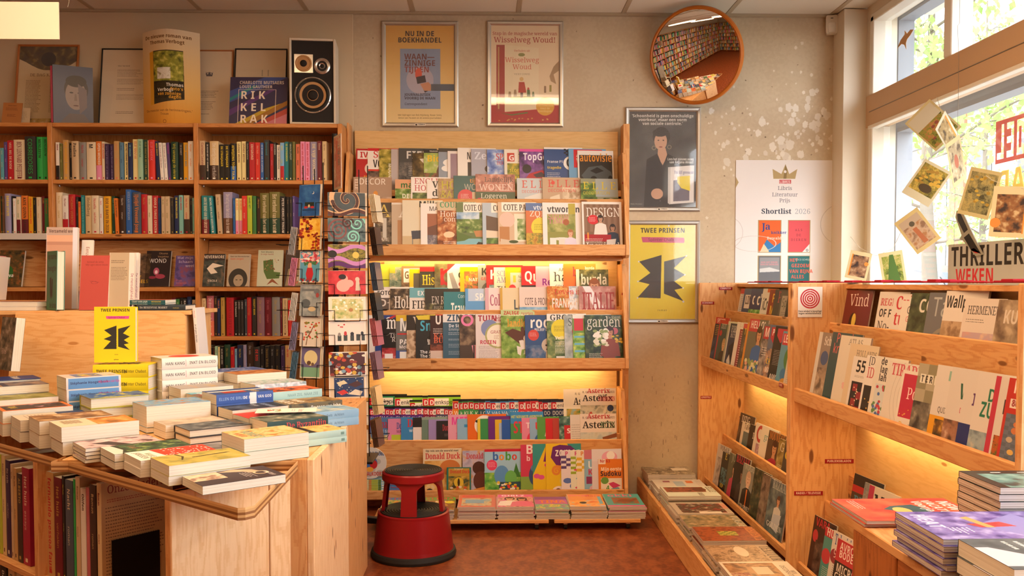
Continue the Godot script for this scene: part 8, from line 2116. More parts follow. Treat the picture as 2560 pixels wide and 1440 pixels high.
	for s in [
		[2.04, -2.47, 0.14, 0.213, [0.022], false, false, "lone black-brown paperback with a curved hand photo at the table corner", "bg 3c3034;ph 0 60 60 100 0 c8a888 dcc4a4 8a6c58;pg c8a484 0 40 20 20 40 16 50 26 30 34 10 60;ri 54 18 14 14 d8bc98 .7;tx 46 14 7 e8e0d8 s vasten;ln 40 30 84 44 4 c8c0b8;ln 8 92 50 94 1 d8d0c8", "bg 3c3034"],
		[1.895, -2.50, 0.142, 0.213, [0.024, 0.027], false, false, "olive-gold painted paperback", "bg b0a24c;ph 0 0 100 100 0 98904c b8a850 c8b468;pg 4c4028 40 10 46 40 50 60 44 60 40 42 34 14;pg 4c4028 0 70 30 66 60 74 60 76 30 69 0 73", "bg c8b878"],
		[1.75, -2.525, 0.142, 0.213, [0.022, 0.022], false, false, "red paperback with white dots and a white lower band", "bg d8402c;dt 4 4 96 66 60 2.6 5 f0e8e0;pg ece4d8 0 70 100 62 100 100 0 100;tx 30 82 7 5c7c54 b MAJKE;tx 14 93 8 4c5c48 b JANSSEN", "bg e8e0d4"],
		[1.605, -2.55, 0.142, 0.213, [0.021, 0.021], false, false, "dark green paperback with a white-edged foot", "bg 26342a;ph 0 0 100 80 1 1a2418 34543a 8a9c58;pg dcd4c8 0 88 60 82 100 90 100 100 0 100;tx 20 70 9 a85c40 r Laaf", "bg 2c3c30"],
		[1.46, -2.585, 0.14, 0.21, [0.01, 0.01, 0.01, 0.0105], false, false, "thin paperback with a pale pink and black photo", "bg b8989c;ph 0 0 100 100 3 5c4448 c8a8a8 dcc8c4;pg 3a2c2c 40 60 100 40 100 60 50 84", "bg 2c2828"],
		[1.30, -2.61, 0.15, 0.22, [0.04, 0.044], false, false, "fat white-edged paperback with an orange and brown cover", "bg d8c8ac;rc 0 0 100 54 b87838;ph 0 0 100 54 0 8c5c34 c8803c d8a868;rc 14 66 60 90 6c5c4c;ck 14 66 60 90 9 9 c8b898", "bg d0bca0"],
		[1.135, -2.635, 0.145, 0.215, [0.042, 0.042], false, false, "brown-covered novel behind the fat orange one", "bg 8a6440;ph 0 0 100 100 0 6c4c30 8c6844 c8a87c;tx 16 70 9 d8c8b0 r Brief", "bg a08058"],
		[0.98, -2.66, 0.145, 0.215, [0.034, 0.036], false, false, "navy and pale novel at the table edge", "bg c8bca8;rc 0 0 100 40 28385c;ln 20 60 80 90 6 8a7c6c", "bg 28385c"],
		[0.82, -2.68, 0.145, 0.215, [0.042, 0.042], false, false, "orange-bordered novel with a dark picture", "bg d8702c;rc 8 6 92 94 3c3430;ph 8 6 92 60 3 5c4840 2c2624 b8889c;tx 20 84 10 d8b83c R Tijd", "bg d8702c"],
		[0.66, -2.69, 0.145, 0.215, [0.034, 0.034, 0.034], false, false, "olive-green novel", "bg 7c7c3c;ph 0 0 100 100 0 6c6c30 88884c a0985c;tx 14 50 9 b8c060 s Land", "bg 8a8a4c"],
		[0.50, -2.69, 0.145, 0.215, [0.034, 0.034, 0.034, 0.03], false, false, "dusk-blue novel with a tan foot", "bg 4c4c5c;ph 0 0 100 60 0 3c4054 6c6468 a08878;rc 0 70 100 100 b08c68", "bg 4c4c5c"],
		[0.34, -2.68, 0.145, 0.215, [0.045, 0.045, 0.05], false, true, "thick navy hardback", "bg 24346c;tx 10 40 12 d8d0c0 b Blauw", "bg 24346c"],
		[1.77, -2.25, 0.165, 0.196, [0.036, 0.036], false, false, "very thick white-paged novel with an orange map cover", "bg d8b478;ph 0 0 100 100 3 d8a04c dcc890 d87838;tx 20 80 14 4c8c84 b ROMERT;tx 30 94 9 b84830 b WOUD", "bg 8cb0a8"],
		[1.595, -2.27, 0.125, 0.2, [0.02], false, false, "low grey paperback lying between thick piles", "bg 7a7c80;ph 0 0 100 100 0 6a6c74 8a8c92 9c98a0", "bg 6c6c78"],
		[1.36, -2.26, 0.14, 0.205, [0.022, 0.024], false, true, "dark hardback with a grey seascape and brown title", "bg 4c5054;ph 0 0 100 100 3 34383c 5c6468 8c8c88;tx 12 16 9 7a5c40 R BRUIN", "bg 3c3a3c"],
		[1.205, -2.28, 0.12, 0.2, [0.022, 0.022], false, false, "cream-edged paperback half under the blue-edged block", "bg c0b09c;ph 0 0 100 100 0 a89884 c0b09c d0c4b0", "bg c0b09c"],
		[1.045, -2.29, 0.155, 0.22, [0.018, 0.072], false, false, "massive white-paged novel with a blue foot", "bg 5c94c4;ph 0 0 100 100 3 4c84b8 84acc8 b87848", "bg 6cacd8;dt 0 0 100 100 30 12 3 a83c50 5c94c4"],
		[0.86, -2.42, 0.14, 0.2, [0.036, 0.036, 0.036], false, true, "yellow-edged hardback with a blue and gold map cover", "bg 2c4c88;ph 0 0 100 100 3 24407c 3c64a0 c8b84c;tx 14 40 9 e0d048 b Goud", "bg b8b03c"],
		[0.70, -2.46, 0.14, 0.185, [0.042, 0.042, 0.042, 0.042], true, false, "blue-spined novel with a pink and white cover", "bg dcc0b8;rc 10 20 90 70 4c78b8;ph 14 24 86 66 0 c88a50 4c6ca8 dcc040;tx 10 90 8 a87868 b LIJN", "bg dcd0c8;rc 6 4 94 96 5c8cc0;td 40 7 20 2c3458 b St\u00e9phanie Hoogenberk;td 40 58 20 c0407c b Wij vinden dat fijn"],
		[1.62, -2.05, 0.13, 0.2, [0.02, 0.021], true, false, "pale green-spined paperback with a black and yellow cover", "bg 2a2824;ph 0 50 100 100 3 c89c4c dcc47c a86c3c;tx 10 20 10 e0dcd0 b LUMINET", "bg a8c4b8;rc 30 90 70 96 6c8c80"],
		[1.475, -2.05, 0.14, 0.213, [0.03, 0.034], true, false, "dark green-spined historical novel with red lettering", "bg 4c5c54;ph 0 0 100 100 3 34443c 6c7468 b8ac90", "bg 24403a;td 16 30 60 c83c3c R De Byzantijn"],
		[1.33, -2.05, 0.135, 0.2, [0.03, 0.03], false, false, "scarlet paperback with black inverted lettering", "bg d03c34;ph 60 0 100 60 1 3c342c 6c6450 d0c8b8;tx 10 40 10 3a1c1c b EEN WON;tx 10 56 10 3a1c1c b NIEUWE", "bg d03c34"],
		[1.19, -2.05, 0.13, 0.205, [0.036, 0.034], false, false, "charcoal paperback with blue-white letters", "bg 2c3038;tx 10 30 10 8ca0c0 b ROERDAM;tx 12 46 8 d0d4dc s essay;ph 0 60 100 100 0 24282e 3c4450 5c6878", "bg 2c3038"],
		[1.05, -2.05, 0.14, 0.213, [0.037, 0.037, 0.036], true, false, "royal blue-spined novel wrapped with a white paper band", "bg 2c4884;rc 10 10 90 90 34548c;rc 20 20 60 60 a83c34;rc 54 0 70 100 e0dcd8;tx 12 80 10 d8b040 b GOD", "bg 3858a0;td 36 4 28 a8c0e0 s ELLEN DE BRUIN;td 36 46 28 f0ece4 b DE BI;rc 0 58 100 70 e4e0dc;td 36 72 28 f0ece4 b VAN GOD"],
		[0.905, -2.06, 0.135, 0.205, [0.03, 0.03, 0.03], false, false, "turquoise paperback with a brown horse photo", "bg 6cb0c8;ph 40 0 100 100 3 5c3428 8a4c34 6c8c8c;rc 10 40 50 70 c85c44;tx 8 86 10 e0ecf0 b KIND", "bg 7cc0dc"],
		[0.765, -2.08, 0.135, 0.205, [0.036, 0.036, 0.034], false, false, "plain grey paperback with ochre inverted letters", "bg a09a94;tx 20 40 14 c8a040 r VON;tx 60 40 12 c8a040 r EGG;tx 20 70 9 c89040 s een roman", "bg a09a94"],
		[0.62, -2.10, 0.145, 0.22, [0.042, 0.042, 0.043, 0.043, 0.043], true, true, "white hardback lettered in black with a red oval on its cover", "bg e0d8d0;el 50 50 40 40 c84440", "bg e4dcd2;td 36 6 26 3a3436 s HAN KANG;rc 20 42 80 43 d08a94;td 36 48 26 3a3436 s INKT EN BLOED"],
		[1.33, -1.845, 0.14, 0.205, [0.028, 0.028], true, false, "light blue-spined poetry paperback", "bg 7ca4bc;ph 0 0 100 100 0 6c94b0 8cb0c4 d8ccb4;el 60 30 30 20 dcd0b4", "bg 84aac4;td 34 8 30 4c6880 s Maarten Inghels;td 34 52 30 4c6880 s Achtien"],
		[1.175, -1.835, 0.14, 0.213, [0.034, 0.036], true, false, "brown and gold thriller with white spine lettering", "bg 5c4c34;ph 0 0 100 100 3 4c4030 8a6c3c b89c5c;tx 10 20 16 e8e0d0 b ZOON;tx 20 40 12 e8e0d0 b JOHN", "bg 54503f;ph 0 0 100 100 3 3c3a30 6c5c3c 5c5444;td 34 40 34 f0ece4 b De zoon van John"],
		[1.025, -1.83, 0.14, 0.205, [0.033, 0.033, 0.033], true, false, "mint-spined paperback with an orange and black cover", "bg d86c3c;ph 0 0 60 100 3 2c2420 d85c2c e09c5c;tx 10 30 16 1e1a1a b NON;tx 20 60 16 1e1a1a b TROP", "bg a4c8c4;td 34 30 30 6c8c90 s NAAR ZEE, NAAR ZEE"],
		[0.875, -1.83, 0.145, 0.213, [0.038, 0.038, 0.038], true, false, "marbled grey and teal paperback with a white spine", "bg b8bcc0;ph 0 0 100 100 3 84949c c8ccd0 5c9c90", "bg c4ccd4;ph 0 0 100 100 3 a8b8c0 d8dce0 7c98a0"],
		[0.725, -1.84, 0.14, 0.21, [0.035, 0.035, 0.036, 0.036], false, false, "brown painted-landscape paperback", "bg a86c44;ph 0 0 100 100 3 7c4830 b87848 d8a878", "bg 94603c"],
		[0.575, -1.86, 0.14, 0.21, [0.035, 0.035, 0.036, 0.036], false, false, "deep blue paperback with pale cloud shapes", "bg 2c4484;ph 0 0 100 100 3 24386c 4c64a0 c8c0c8", "bg 2c4484"],
	]:
		var p := book_spot(s[0], s[1], TOP + 0.0006)
		pile("hardcover_book" if s[6] else "paperback_book", p, R, V, s[2], s[3], s[4], s[8], s[9], s[6], s[7], "piled books on the display table", s[5], "book", "matte", 1100.0, "pages", 0.0022)
	# loose white flyer across two piles
	var fl := printed(0.1, 0.21, "bg e8dcd0;dt 20 60 70 84 24 6 3 b83c40 5c7c4c c89048;tx 30 30 8 b84c5c r Kusters;ln 30 36 80 44 2 c88a94", 1100.0, "paper")
	card("flyer", "white leaflet with a red floral print lying on the scarlet and charcoal piles", "leaflet", "", 0.1, 0.2, 0.0008, fl, Transform3D(Basis(R.rotated(Vector3.UP, -0.5), V.rotated(Vector3.UP, -0.5), Vector3.UP), book_spot(1.27, -2.0, TOP + 0.0735)))

	# ------- raised plywood display in the middle
	var rz := 1.84
	var d := thing("display_riser", "raised plywood display with a sloping front in the middle of the table", "riser", Transform3D(Basis(), Vector3(-1.6, TOP, 1.3)))
	inv = d.transform.affine_inverse()
	var bd := MB.new()
	var sl := atan2(0.10, 0.395)
	bd.xf = Transform3D(Basis(Vector3.RIGHT, -sl), Vector3(0, TOP + 0.002, 1.55))
	bd.prism(PackedVector2Array([Vector2(-2.0, 0), Vector2(-1.262, 0), Vector2(-1.29, 0.38), Vector2(-1.31, 0.393), Vector2(-2.0, 0.393)]), -0.018, 0.0, 0)
	var pf := part("sloping_front", bd.mesh(), M.birch_ply, d)
	pf.transform = inv
	var SH := TOP + 0.39
	for q in [["shelf_board", span(-2.6, -1.275, SH - 0.018, SH, 1.06, 1.437, 0)], ["support", span(-1.32, -1.3, TOP + 0.002, SH - 0.018, 1.08, 1.42, 1)], ["support", span(-1.97, -1.95, TOP + 0.002, SH - 0.018, 1.08, 1.42, 1)], ["support", span(-2.58, -2.56, TOP + 0.002, SH - 0.018, 1.08, 1.42, 1)]]:
		var p := part(q[0], q[1], M.birch_ply, d)
		p.transform = inv
	# yellow novel standing on a pile of its copies
	var yl := "bg e8d020;tc 52 9 5 2c2620 b TWEE PRINSEN;pg d8509a 28 17 30 22 84 22 85 17;tc 55 21.4 3 7a2c58 s Splinter Chabot;pg 34322c 24 42 54 34 54 76 22 76 40 62 23 58 42 52;pg 34322c 58 40 88 34 70 48 86 54 72 60 84 66 72 68 86 78 58 72;tc 54 87 1.6 4a4428 s roman;tc 54 96 1.6 4a4428 b splinter"
	var ysp := "bg e8d020;td 38 6 24 4a4020 b TWEE PRINSEN;td 38 54 22 4a4020 s Splinter Chabot"
	var yp := on_z(232, 930, 2.02)
	var yh := yp.y
	var yn := 4
	var yt2 := (on_z(300, 909, 1.82).y - TOP - 0.003) / yn
	var yts := []
	for k in yn:
		yts.append(yt2 - 0.0006)
	pile("hardcover_book", Vector3(on_z(232, 915, 1.84).x, TOP + 0.0006, 1.84), Vector3(0, 0, 1).rotated(Vector3.UP, 0.04), Vector3.RIGHT.rotated(Vector3.UP, 0.04), 0.14, 0.205, yts, yl, ysp, true, "yellow hardback lying under the standing copy", "yellow novels on the table", true, "book", "matte", 1100.0, "pages", 0.001)
	var ys := jacket(0.15, 0.213, 0.036, yl, ysp, 1300.0, "matte")
	volume("hardcover_book", "bright yellow hardback with jagged black wings standing upright on its pile", "book", "yellow novels on the table", 0.15, 0.213, 0.036, ys, true, Transform3D(Basis(Vector3.UP, 0.12) * Basis(Vector3.RIGHT, -0.05), Vector3(on_z(240, 900, 1.8).x, on_z(300, 909, 1.82).y + 0.003, 1.79)))
	# things on the raised shelf
	var Z := 1.80
	var up := func(label: String, px0: float, pyt: float, pyb: float, w: float, t: float, turn: float, tilt: float, art: String, hard := false, sp := "bg d8d0c4", z := 1.42, called := "paperback_book"):
		var p := on_z(px0, pyb, z)
		var h := on_z(px0, pyt, z).y - SH
		var j := jacket(w, h, t, art, sp, 1200.0, "matte")
		volume(called, label, "book", "books on the raised display", w, h, t, j, hard, Transform3D(Basis(Vector3.UP, turn) * Basis(Vector3.RIGHT, -tilt), Vector3(p.x, SH + 0.001, z)))
	up.call("green hardback with dark red lettering and a pair of dark boots", 136, 630, 775, 0.135, 0.032, deg_to_rad(-48), 0.03, "bg 4c7c5c;tx 10 14 9 3c1c20 R op navel;tx 10 34 9 3c1c20 R hoogte;pg 3c1c20 30 46 44 44 46 76 38 82 34 70;pg 3c1c20 50 46 60 48 58 76 50 82 46 70;tx 30 96 9 3c1c20 R de kous", true, "bg 4c8c7c", 1.33, "hardcover_book")
	up.call("rose-red paperback with a small wave emblem", 200, 638, 772, 0.118, 0.012, 0.05, 0.16, "bg b84c44;tx 20 14 3 7a2c2c s Kasteel de witte;tx 16 19 3 7a2c2c s Mijn ogen wezen blauw;wv 48 1 2 1 8a3438;rc 0 44 34 60 b84c44;rc 66 44 100 60 b84c44;wv 52 1 2 1 b84c44;ri 50 50 12 5 8a3438 .8", false, "bg b84c44", 1.425)
	up.call("beige back cover of a novel with a white spine", 274, 632, 762, 0.105, 0.018, 0.05, 0.12, "bg b8a488;ln 8 14 70 20 2 5c4c40;ln 8 26 76 50 9 5c4c40;rc 78 0 100 100 e4dcd4;td 86 36 10 8a4c5c s De menselijkheid;el 89 92 5 5 3a3436", false, "bg e4dcd4", 1.40)
	up.call("second white-spined novel behind the beige one", 288, 632, 762, 0.1, 0.018, 0.05, 0.12, "bg c0ae92;rc 78 0 100 100 e4dcd4;td 86 36 10 8a4c5c s De menselijkheid;el 89 92 5 5 3a3436", false, "bg e4dcd4", 1.36)
	up.call("tall salmon-banded review standing behind the green hardback", 116, 568, 690, 0.13, 0.022, 0.12, 0.1, "bg c89880;rc 0 0 100 10 b8a094;tx 8 7 4 5c4440 b Verzameld werk;rc 0 10 100 18 d8a88c;rc 0 18 100 22 b88874;rc 84 0 100 100 d8d8e4", false, "bg d8d8e4", 1.27)
	up.call("white narrow-spined book leaning beside the salmon review", 196, 597, 650, 0.05, 0.012, 0.1, 0.2, "bg e0d8d0;td 40 10 26 8a4c44 s Eenzame mens", false, "bg e0d8d0", 1.22)
	# tilted tray of narrow books
	var ty := on_z(70, 742, 1.62).y
	var tt := thing("tilted_tray", "small tilted wooden tray holding narrow books on the raised display", "tray", Transform3D(Basis(), Vector3(-2.24, SH, 1.17)))
	part("tray_floor", box_mesh(Vector3(0.0, 0.03, 0.0), Vector3(0.44, 0.016, 0.2), 0, 0.002), M.pine, tt)
	part("tray_block", box_mesh(Vector3(0.0, 0.011, -0.05), Vector3(0.4, 0.022, 0.06), 0, 0.002), M.pine, tt)
	var tx := -2.44
	var kk := 0
	for q in [["charcoal", 0.03, 0.2], ["sand", 0.022, 0.21], ["brown", 0.03, 0.2], ["umber", 0.02, 0.215], ["orange", 0.014, 0.21], ["cream", 0.02, 0.205], ["salmon", 0.012, 0.205], ["ivory", 0.02, 0.2], ["rose", 0.012, 0.2], ["ivory", 0.018, 0.195]]:
		var t: float = q[1]
		var rm := printed(t, q[2], spine_art(PackedStringArray([q[0]]), "white" if kk in [0, 2, 3] else "umber", "b", ["", "", "DE GOUDEN MORGEN", "BUS GIDS", "", "", "", "", "", ""][kk], t, q[2]), 1200.0, "matte")
		rm["spine"] = rm.uv
		rm.erase("uv")
		volume("paperback_book", unique_label("%s narrow book in the tilted tray, %s along" % [q[0], ["first", "second", "third", "fourth", "fifth", "sixth", "seventh", "eighth", "ninth", "tenth"][kk]], []), "book", "books in the tilted tray", 0.13, q[2], t, rm, false, Transform3D(Basis(Vector3(0, 0, 1), deg_to_rad(-7)) * Basis(Vector3.UP, PI / 2), Vector3(tx, SH + 0.0425, 1.24)))
		tx += t + 0.0022
		kk += 1
	# lying books on the raised shelf
	pile("paperback_book", Vector3(on_z(-40, 775, 1.42).x, SH + 0.001, 1.43), Vector3(0, 0, 1), Vector3.RIGHT, 0.15, 0.225, [0.016, 0.02], "bg 3c2c28;ph 0 0 100 100 3 2c2420 8a3c30 3c5c9c", "bg e8e0d4", false, "white-edged paperback lying on the raised shelf by the green hardback", "books on the raised display", false, "book", "matte", 900.0, "pages", 0.003)
	pile("hardcover_book", Vector3(on_z(348, 770, 1.4).x, SH + 0.001, 1.425), Vector3(0, 0, 1), Vector3.RIGHT, 0.14, 0.205, [0.022], "bg 24404c;tx 10 40 10 d8d0c0 r Markt", "bg 2c3840;td 32 6 34 d8d4c8 R De REGENVAL MARKT;td 30 74 30 c8b04c s roman", true, "dark slate hardback with an ornate white title lying flat", "books on the raised display", true, "book", "matte", 1100.0, "pages", 0.0)
	pile("hardcover_book", Vector3(on_z(328, 750, 1.4).x, SH + 0.0245, 1.415), Vector3(0, 0, 1), Vector3.RIGHT, 0.13, 0.15, [0.006, 0.014], "bg c8604c", "bg 28585c;td 20 6 50 d8d4c8 b CAAF VAN JAJA;td 20 60 40 d8a83c b MONDAINE", false, "teal-spined small book on the slate hardback", "books on the raised display", true, "book", "matte", 1100.0, "pages", 0.0)
	# books leaning at the two sides of the riser
	var lb := jacket(0.14, 0.21, 0.03, "bg 4c4034;ph 0 0 100 100 1 2c2820 6c5c48 a89480;tx 20 70 10 c8a8a0 r Bos", "bg 4c4034", 1000.0, "matte")
	volume("paperback_book", "dark photo-covered paperback leaning on the far side of the riser", "book", "books on the raised display", 0.14, 0.21, 0.034, lb, false, Transform3D(Basis(Vector3.UP, deg_to_rad(-42)) * Basis(Vector3.RIGHT, -0.12), Vector3(on_z(-30, 930, 1.75).x, on_z(40, 928, 1.7).y, 1.62)))
	var je := printed(0.014, 0.21, "bg e4dcd4;td 30 6 34 c87880 s Maria Judit;td 30 34 44 3a3a44 s Je zult geen bloemen", 1400.0, "matte")
	je["spine"] = je.uv
	je.erase("uv")
	volume("paperback_book", "white slim paperback leaning against the riser beside the white hardbacks", "book", "books on the raised display", 0.12, 0.21, 0.014, je, false, Transform3D(Basis(Vector3(0, 0, 1), deg_to_rad(4)) * Basis(Vector3.UP, PI / 2), Vector3(on_z(484, 890, 1.42).x + 0.012, on_z(481, 892, 1.42).y, 1.42)))

# ---------------------------------------------------------------- table close to the viewer by the window racks
func build_near_table() -> void:
	var H := 0.754
	var o := thing("side_table", "reddish pine side table stacked with magazines, nearest the window racks", "table", Transform3D(Basis(), Vector3(1.1, 0, 3.9)))
	var inv := o.transform.affine_inverse()
	for q in [["tabletop", span(0.787, 1.45, H - 0.02, H, 3.36, 4.6, 2), "pine"], ["side_rail", span(0.79, 0.812, H - 0.11, H - 0.02, 3.57, 4.6, 2), "pine_red"], ["leg_board", span(0.788, 0.81, 0.0, H - 0.02, 3.362, 3.566, 1), "pine_red"], ["far_rail", span(0.812, 1.44, H - 0.11, H - 0.02, 3.365, 3.385, 0), "pine_red"], ["leg_board", span(1.42, 1.44, 0.0, H - 0.02, 3.385, 3.56, 1), "pine_red"], ["leg_board", span(0.79, 0.81, 0.0, H - 0.11, 4.4, 4.59, 1), "pine_red"], ["lower_shelf", span(0.812, 1.42, 0.2, 0.22, 3.39, 4.58, 2), "pine"]]:
		var p := part(q[0], q[1], M[q[2]], o)
		p.transform = inv
	var gs := printed(0.3, 0.4, "bg a8a098;ph 0 0 100 100 0 a09890 aca49c b4aca4", 300.0, "paper")
	card("grey_sheet", "plain grey card sheet standing inside the side table", "sheet", "", 0.3, 0.3, 0.003, gs, Transform3D(Basis(Vector3.UP, -PI / 2), Vector3(0.84, 0.2205, 3.78)))
	var Zd := Vector3(0, 0, 1)
	var Xd := Vector3.RIGHT
	pile("magazine", Vector3(0.79, H + 0.001, 3.425), Zd, Xd, 0.19, 0.262, [0.007, 0.008], "bg d04838;ph 0 0 100 100 0 c83c34 d8543c e06848;pg 2c5c60 30 40 60 30 70 50 50 70 36 60;el 56 56 14 10 e0c070;ri 74 58 10 10 d8a83c .6;tx 14 14 10 f0e4da b NEW;tx 10 26 8 f0e4da b VACATURE;tx 14 36 8 f0e4da b Voorjaar;ln 10 84 50 92 3 f0e4da", "bg c83c34", false, "red-orange magazine with a yellow-haired cartoon figure overhanging the table", "magazines on the side table", false, "magazine", "gloss", 1000.0, "mag_pages", 0.006)
	pile("magazine", Vector3(0.768, H + 0.0165, 3.79), Zd, Xd, 0.182, 0.262, [0.0105, 0.0105, 0.0105, 0.0105, 0.0105, 0.0105], "bg 5c4c94;ph 0 0 100 100 3 44347c 7c6cb0 b0a8d8;pg 8a84c0 10 20 60 10 90 40 50 60;pg c83c3c 40 40 56 34 60 60 48 66;pg d8a060 20 56 60 50 60 56 24 62;ln 60 70 90 86 5 e8e4f0;tx 10 94 10 d8d0ec b HEAT", "bg 5c4c94", false, "purple magazine with a blurred sprinter", "magazines on the side table", false, "magazine", "gloss", 1000.0, "mag_pages", 0.004)
	pile("magazine", Vector3(0.972, H + 0.001, 3.60), Zd, Xd, 0.152, 0.21, [0.0135, 0.0135, 0.0135, 0.0135, 0.0135, 0.0135, 0.0135, 0.0135, 0.0135], "bg 1e2424;ph 20 10 100 90 3 2c4444 5c8c84 8ab0a4;ln 10 10 16 90 3 d8d8d0", "bg 2c3434", false, "black and sea-green magazine in a tall wavy pile", "magazines on the side table", false, "magazine", "gloss", 1000.0, "mag_pages", 0.004)
	pile("paperback_book", Vector3(0.785, H + 0.001, 3.965), Zd, Xd, 0.16, 0.24, [0.028, 0.028, 0.028], "bg 4c5254;ph 0 0 100 100 0 444a4c 545a5c 646a6a;ln 10 20 40 80 7 c8ccc8;tx 14 60 9 d8dcd8 b Fever;pg c8c0c8 30 90 60 70 90 84 90 100 30 100", "bg 4c5254", false, "grey-green paperback on the side table edge", "books on the side table", false, "book", "matte", 1000.0, "pages", 0.003)

# ---------------------------------------------------------------- things hung in the window
func build_window_things() -> void:
	var XW := 2.07
	# string of printed cards
	var cards := [[2332, 313, 0.15, 0.2, 44, -38, "bg c8bc8c;rc 6 6 94 94 c8c4b0;ph 6 40 94 94 2 4c5424 8a8c3c b87c4c;dt 20 50 80 84 10 6 3 b8904c 8a4c3c", "top garland card with a yellow-green flower cluster"], [2368, 332, 0.12, 0.16, 50, 34, "bg d8ccb0;rc 10 10 90 90 8c7450;ph 10 10 90 90 3 5c4c34 a88c5c c8b48c;rc 80 10 90 90 d88a3c", "garland card turned half away with an orange edge"], [2391, 403, 0.14, 0.2, 24, 38, "bg c8b884;rc 10 10 90 90 9c8c70;ph 10 10 90 90 3 6c5c48 b09c78 c8b898;el 50 50 14 22 b0684c", "garland card hanging edge-on with a reclining figure"], [2317, 457, 0.14, 0.185, -33, -30, "bg ccc4a4;ph 8 8 92 80 2 3c3c20 8a7c34 c8a84c;dt 10 10 90 60 20 7 6 c8a03c a07c30;el 56 64 22 14 4c3c24", "garland card with autumn leaves and a hedgehog"], [2449, 483, 0.13, 0.2, -16, -50, "bg c8b884;rc 8 8 92 92 7c7454;ph 8 8 92 92 2 4c4830 8c8458 b8a464;dt 14 14 86 80 14 6 2 c8a848 a88838", "garland card of olive leaves and pears"], [2526, 530, 0.135, 0.2, -5, -38, "bg d4c494;rc 12 16 88 90 6c4c34;ph 12 16 88 90 3 3c2c24 8c5c34 c8a878;el 14 72 14 14 d8883c;rc 84 12 88 92 d88430", "garland card with a kitchen scene and orange spot"], [2293, 577, 0.13, 0.19, 36, -40, "bg ccb880;rc 10 10 90 90 b8a48c;ph 10 30 90 90 3 8c6c54 c0a488 a87850;el 50 28 10 10 5c5444;pg b06c48 40 40 56 40 62 86 44 86", "garland card with a seated figure"], [2093, 578, 0.13, 0.19, -22, -34, "bg ccb88c;rc 12 10 90 90 8c7c70;ph 12 10 90 90 2 4c4440 9c8474 d0a070;dt 20 50 84 86 16 6 5 d89c5c b86c4c", "garland card with mushrooms beside the pillar"], [2146, 664, 0.115, 0.155, -12, -30, "bg d0c094;rc 14 14 90 90 6c5040;ph 14 14 90 90 3 3c2c28 8c6448 c09c78;el 84 40 10 10 d8883c;rc 12 12 18 90 d88430", "garland card with a dark stall scene"], [2231, 668, 0.115, 0.16, 9, -28, "bg ccc090;rc 12 14 90 96 a8a070;ph 12 14 90 96 2 4c5c28 8a9440 b8a868;pg 4c6c30 44 10 60 10 76 96 24 96", "garland card with a green tree of fruit"]]
	var str_pts := PackedVector3Array()
	for k in cards.size():
		var c = cards[k]
		var room := printed(c[2], c[3], c[6], 1200.0, "paper")
		var r := Basis(Vector3.UP, deg_to_rad(c[5])) * Basis(Vector3(0, 0, 1), deg_to_rad(c[4]))
		card("garland_card", c[7], "card", "printed cards strung across the window", c[2], c[3], 0.0009, room, Transform3D(r, on_x(c[0], c[1], XW - 0.012 * (k % 3)) - r * Vector3(0, c[3] / 2, 0)))
	for q in [[2083, 523], [2098, 531], [2125, 590], [2150, 620], [2190, 640], [2232, 622], [2262, 560], [2287, 522], [2300, 470], [2309, 404], [2320, 330], [2342, 243], [2360, 300], [2385, 350], [2440, 420], [2480, 450], [2524, 468], [2565, 472]]:
		str_pts.append(on_x(q[0], q[1], XW + 0.004))
	solo("garland_string", tube_mesh(str_pts, 0.0012, 5), M.string, "pale string carrying the printed cards across the window", "string")
	# hanging wire with hooks
	var w := PackedVector3Array()
	for q in [[2400, -20], [2399, 58], [2394, 64], [2397, 150], [2394, 340], [2388, 350], [2387, 530], [2382, 540], [2386, 560], [2385, 618]]:
		w.append(on_x(q[0], q[1], 2.1))
	solo("hanging_wire", tube_mesh(w, 0.001, 5), M.wire, "thin wire with small hooks holding up the thriller sign", "wire")
	# cardboard sign and knife
	var sb := MB.new()
	var P := func(x: float, y: float) -> Vector2:
		var q := on_x(x, y, 2.1)
		return Vector2(q.z, q.y)
	var sg := thing("cardboard_sign", "grey cardboard sign lettered in black and red with a knife cut-out", "sign", Transform3D(Basis(), Vector3.ZERO))
	var a: Vector2 = P.call(2371, 612)
	var b: Vector2 = P.call(2371, 700)
	var w2 := 0.86
	var hh := 0.2
	var room := printed(w2, hh, "bg b4b2b0;tx 3 50 44 2c2422 b THRILLER;tx 8 88 32 c42a34 b WEKEN", 900.0, "paper")
	var bd := part("board", card_mesh(w2, hh, 0.005, room, 0.0), room.mat, sg)
	bd.transform = Transform3D(Basis(Vector3(0, 0, 1), Vector3.UP, Vector3(-1, 0, 0)), Vector3(2.105, a.y - hh, a.x))
	var kn := MB.new()
	kn.xf = Transform3D(Basis(Vector3(0, 0, 1), Vector3.UP, Vector3(-1, 0, 0)), Vector3(2.096, 0, 0))
	var poly := PackedVector2Array()
	for q in [[2393, 543], [2396, 527], [2404, 524], [2412, 532], [2434, 580], [2462, 636], [2444, 641], [2412, 602], [2403, 598], [2408, 588]]:
		poly.append(P.call(q[0], q[1]))
	kn.prism(poly, 0.0, 0.004)
	part("knife_backing", kn.mesh(), M.grey_card, sg)
	for q in [["knife_handle", [[2398, 536], [2405, 532], [2424, 574], [2415, 582], [2400, 552]], "black_plastic"], ["knife_blade", [[2415, 594], [2427, 584], [2457, 634], [2434, 627]], "speaker_face"], ["blood_stain", [[2432, 624], [2440, 620], [2456, 632], [2444, 633]], "sign_red"]]:
		var m := MB.new()
		m.xf = Transform3D(Basis(Vector3(0, 0, 1), Vector3.UP, Vector3(-1, 0, 0)), Vector3(2.0915, 0, 0))
		var pl := PackedVector2Array()
		for v in q[1]:
			pl.append(P.call(v[0], v[1]))
		m.prism(pl, 0.0, 0.0012)
		part(q[0], m.mesh(), M[q[2]], sg)
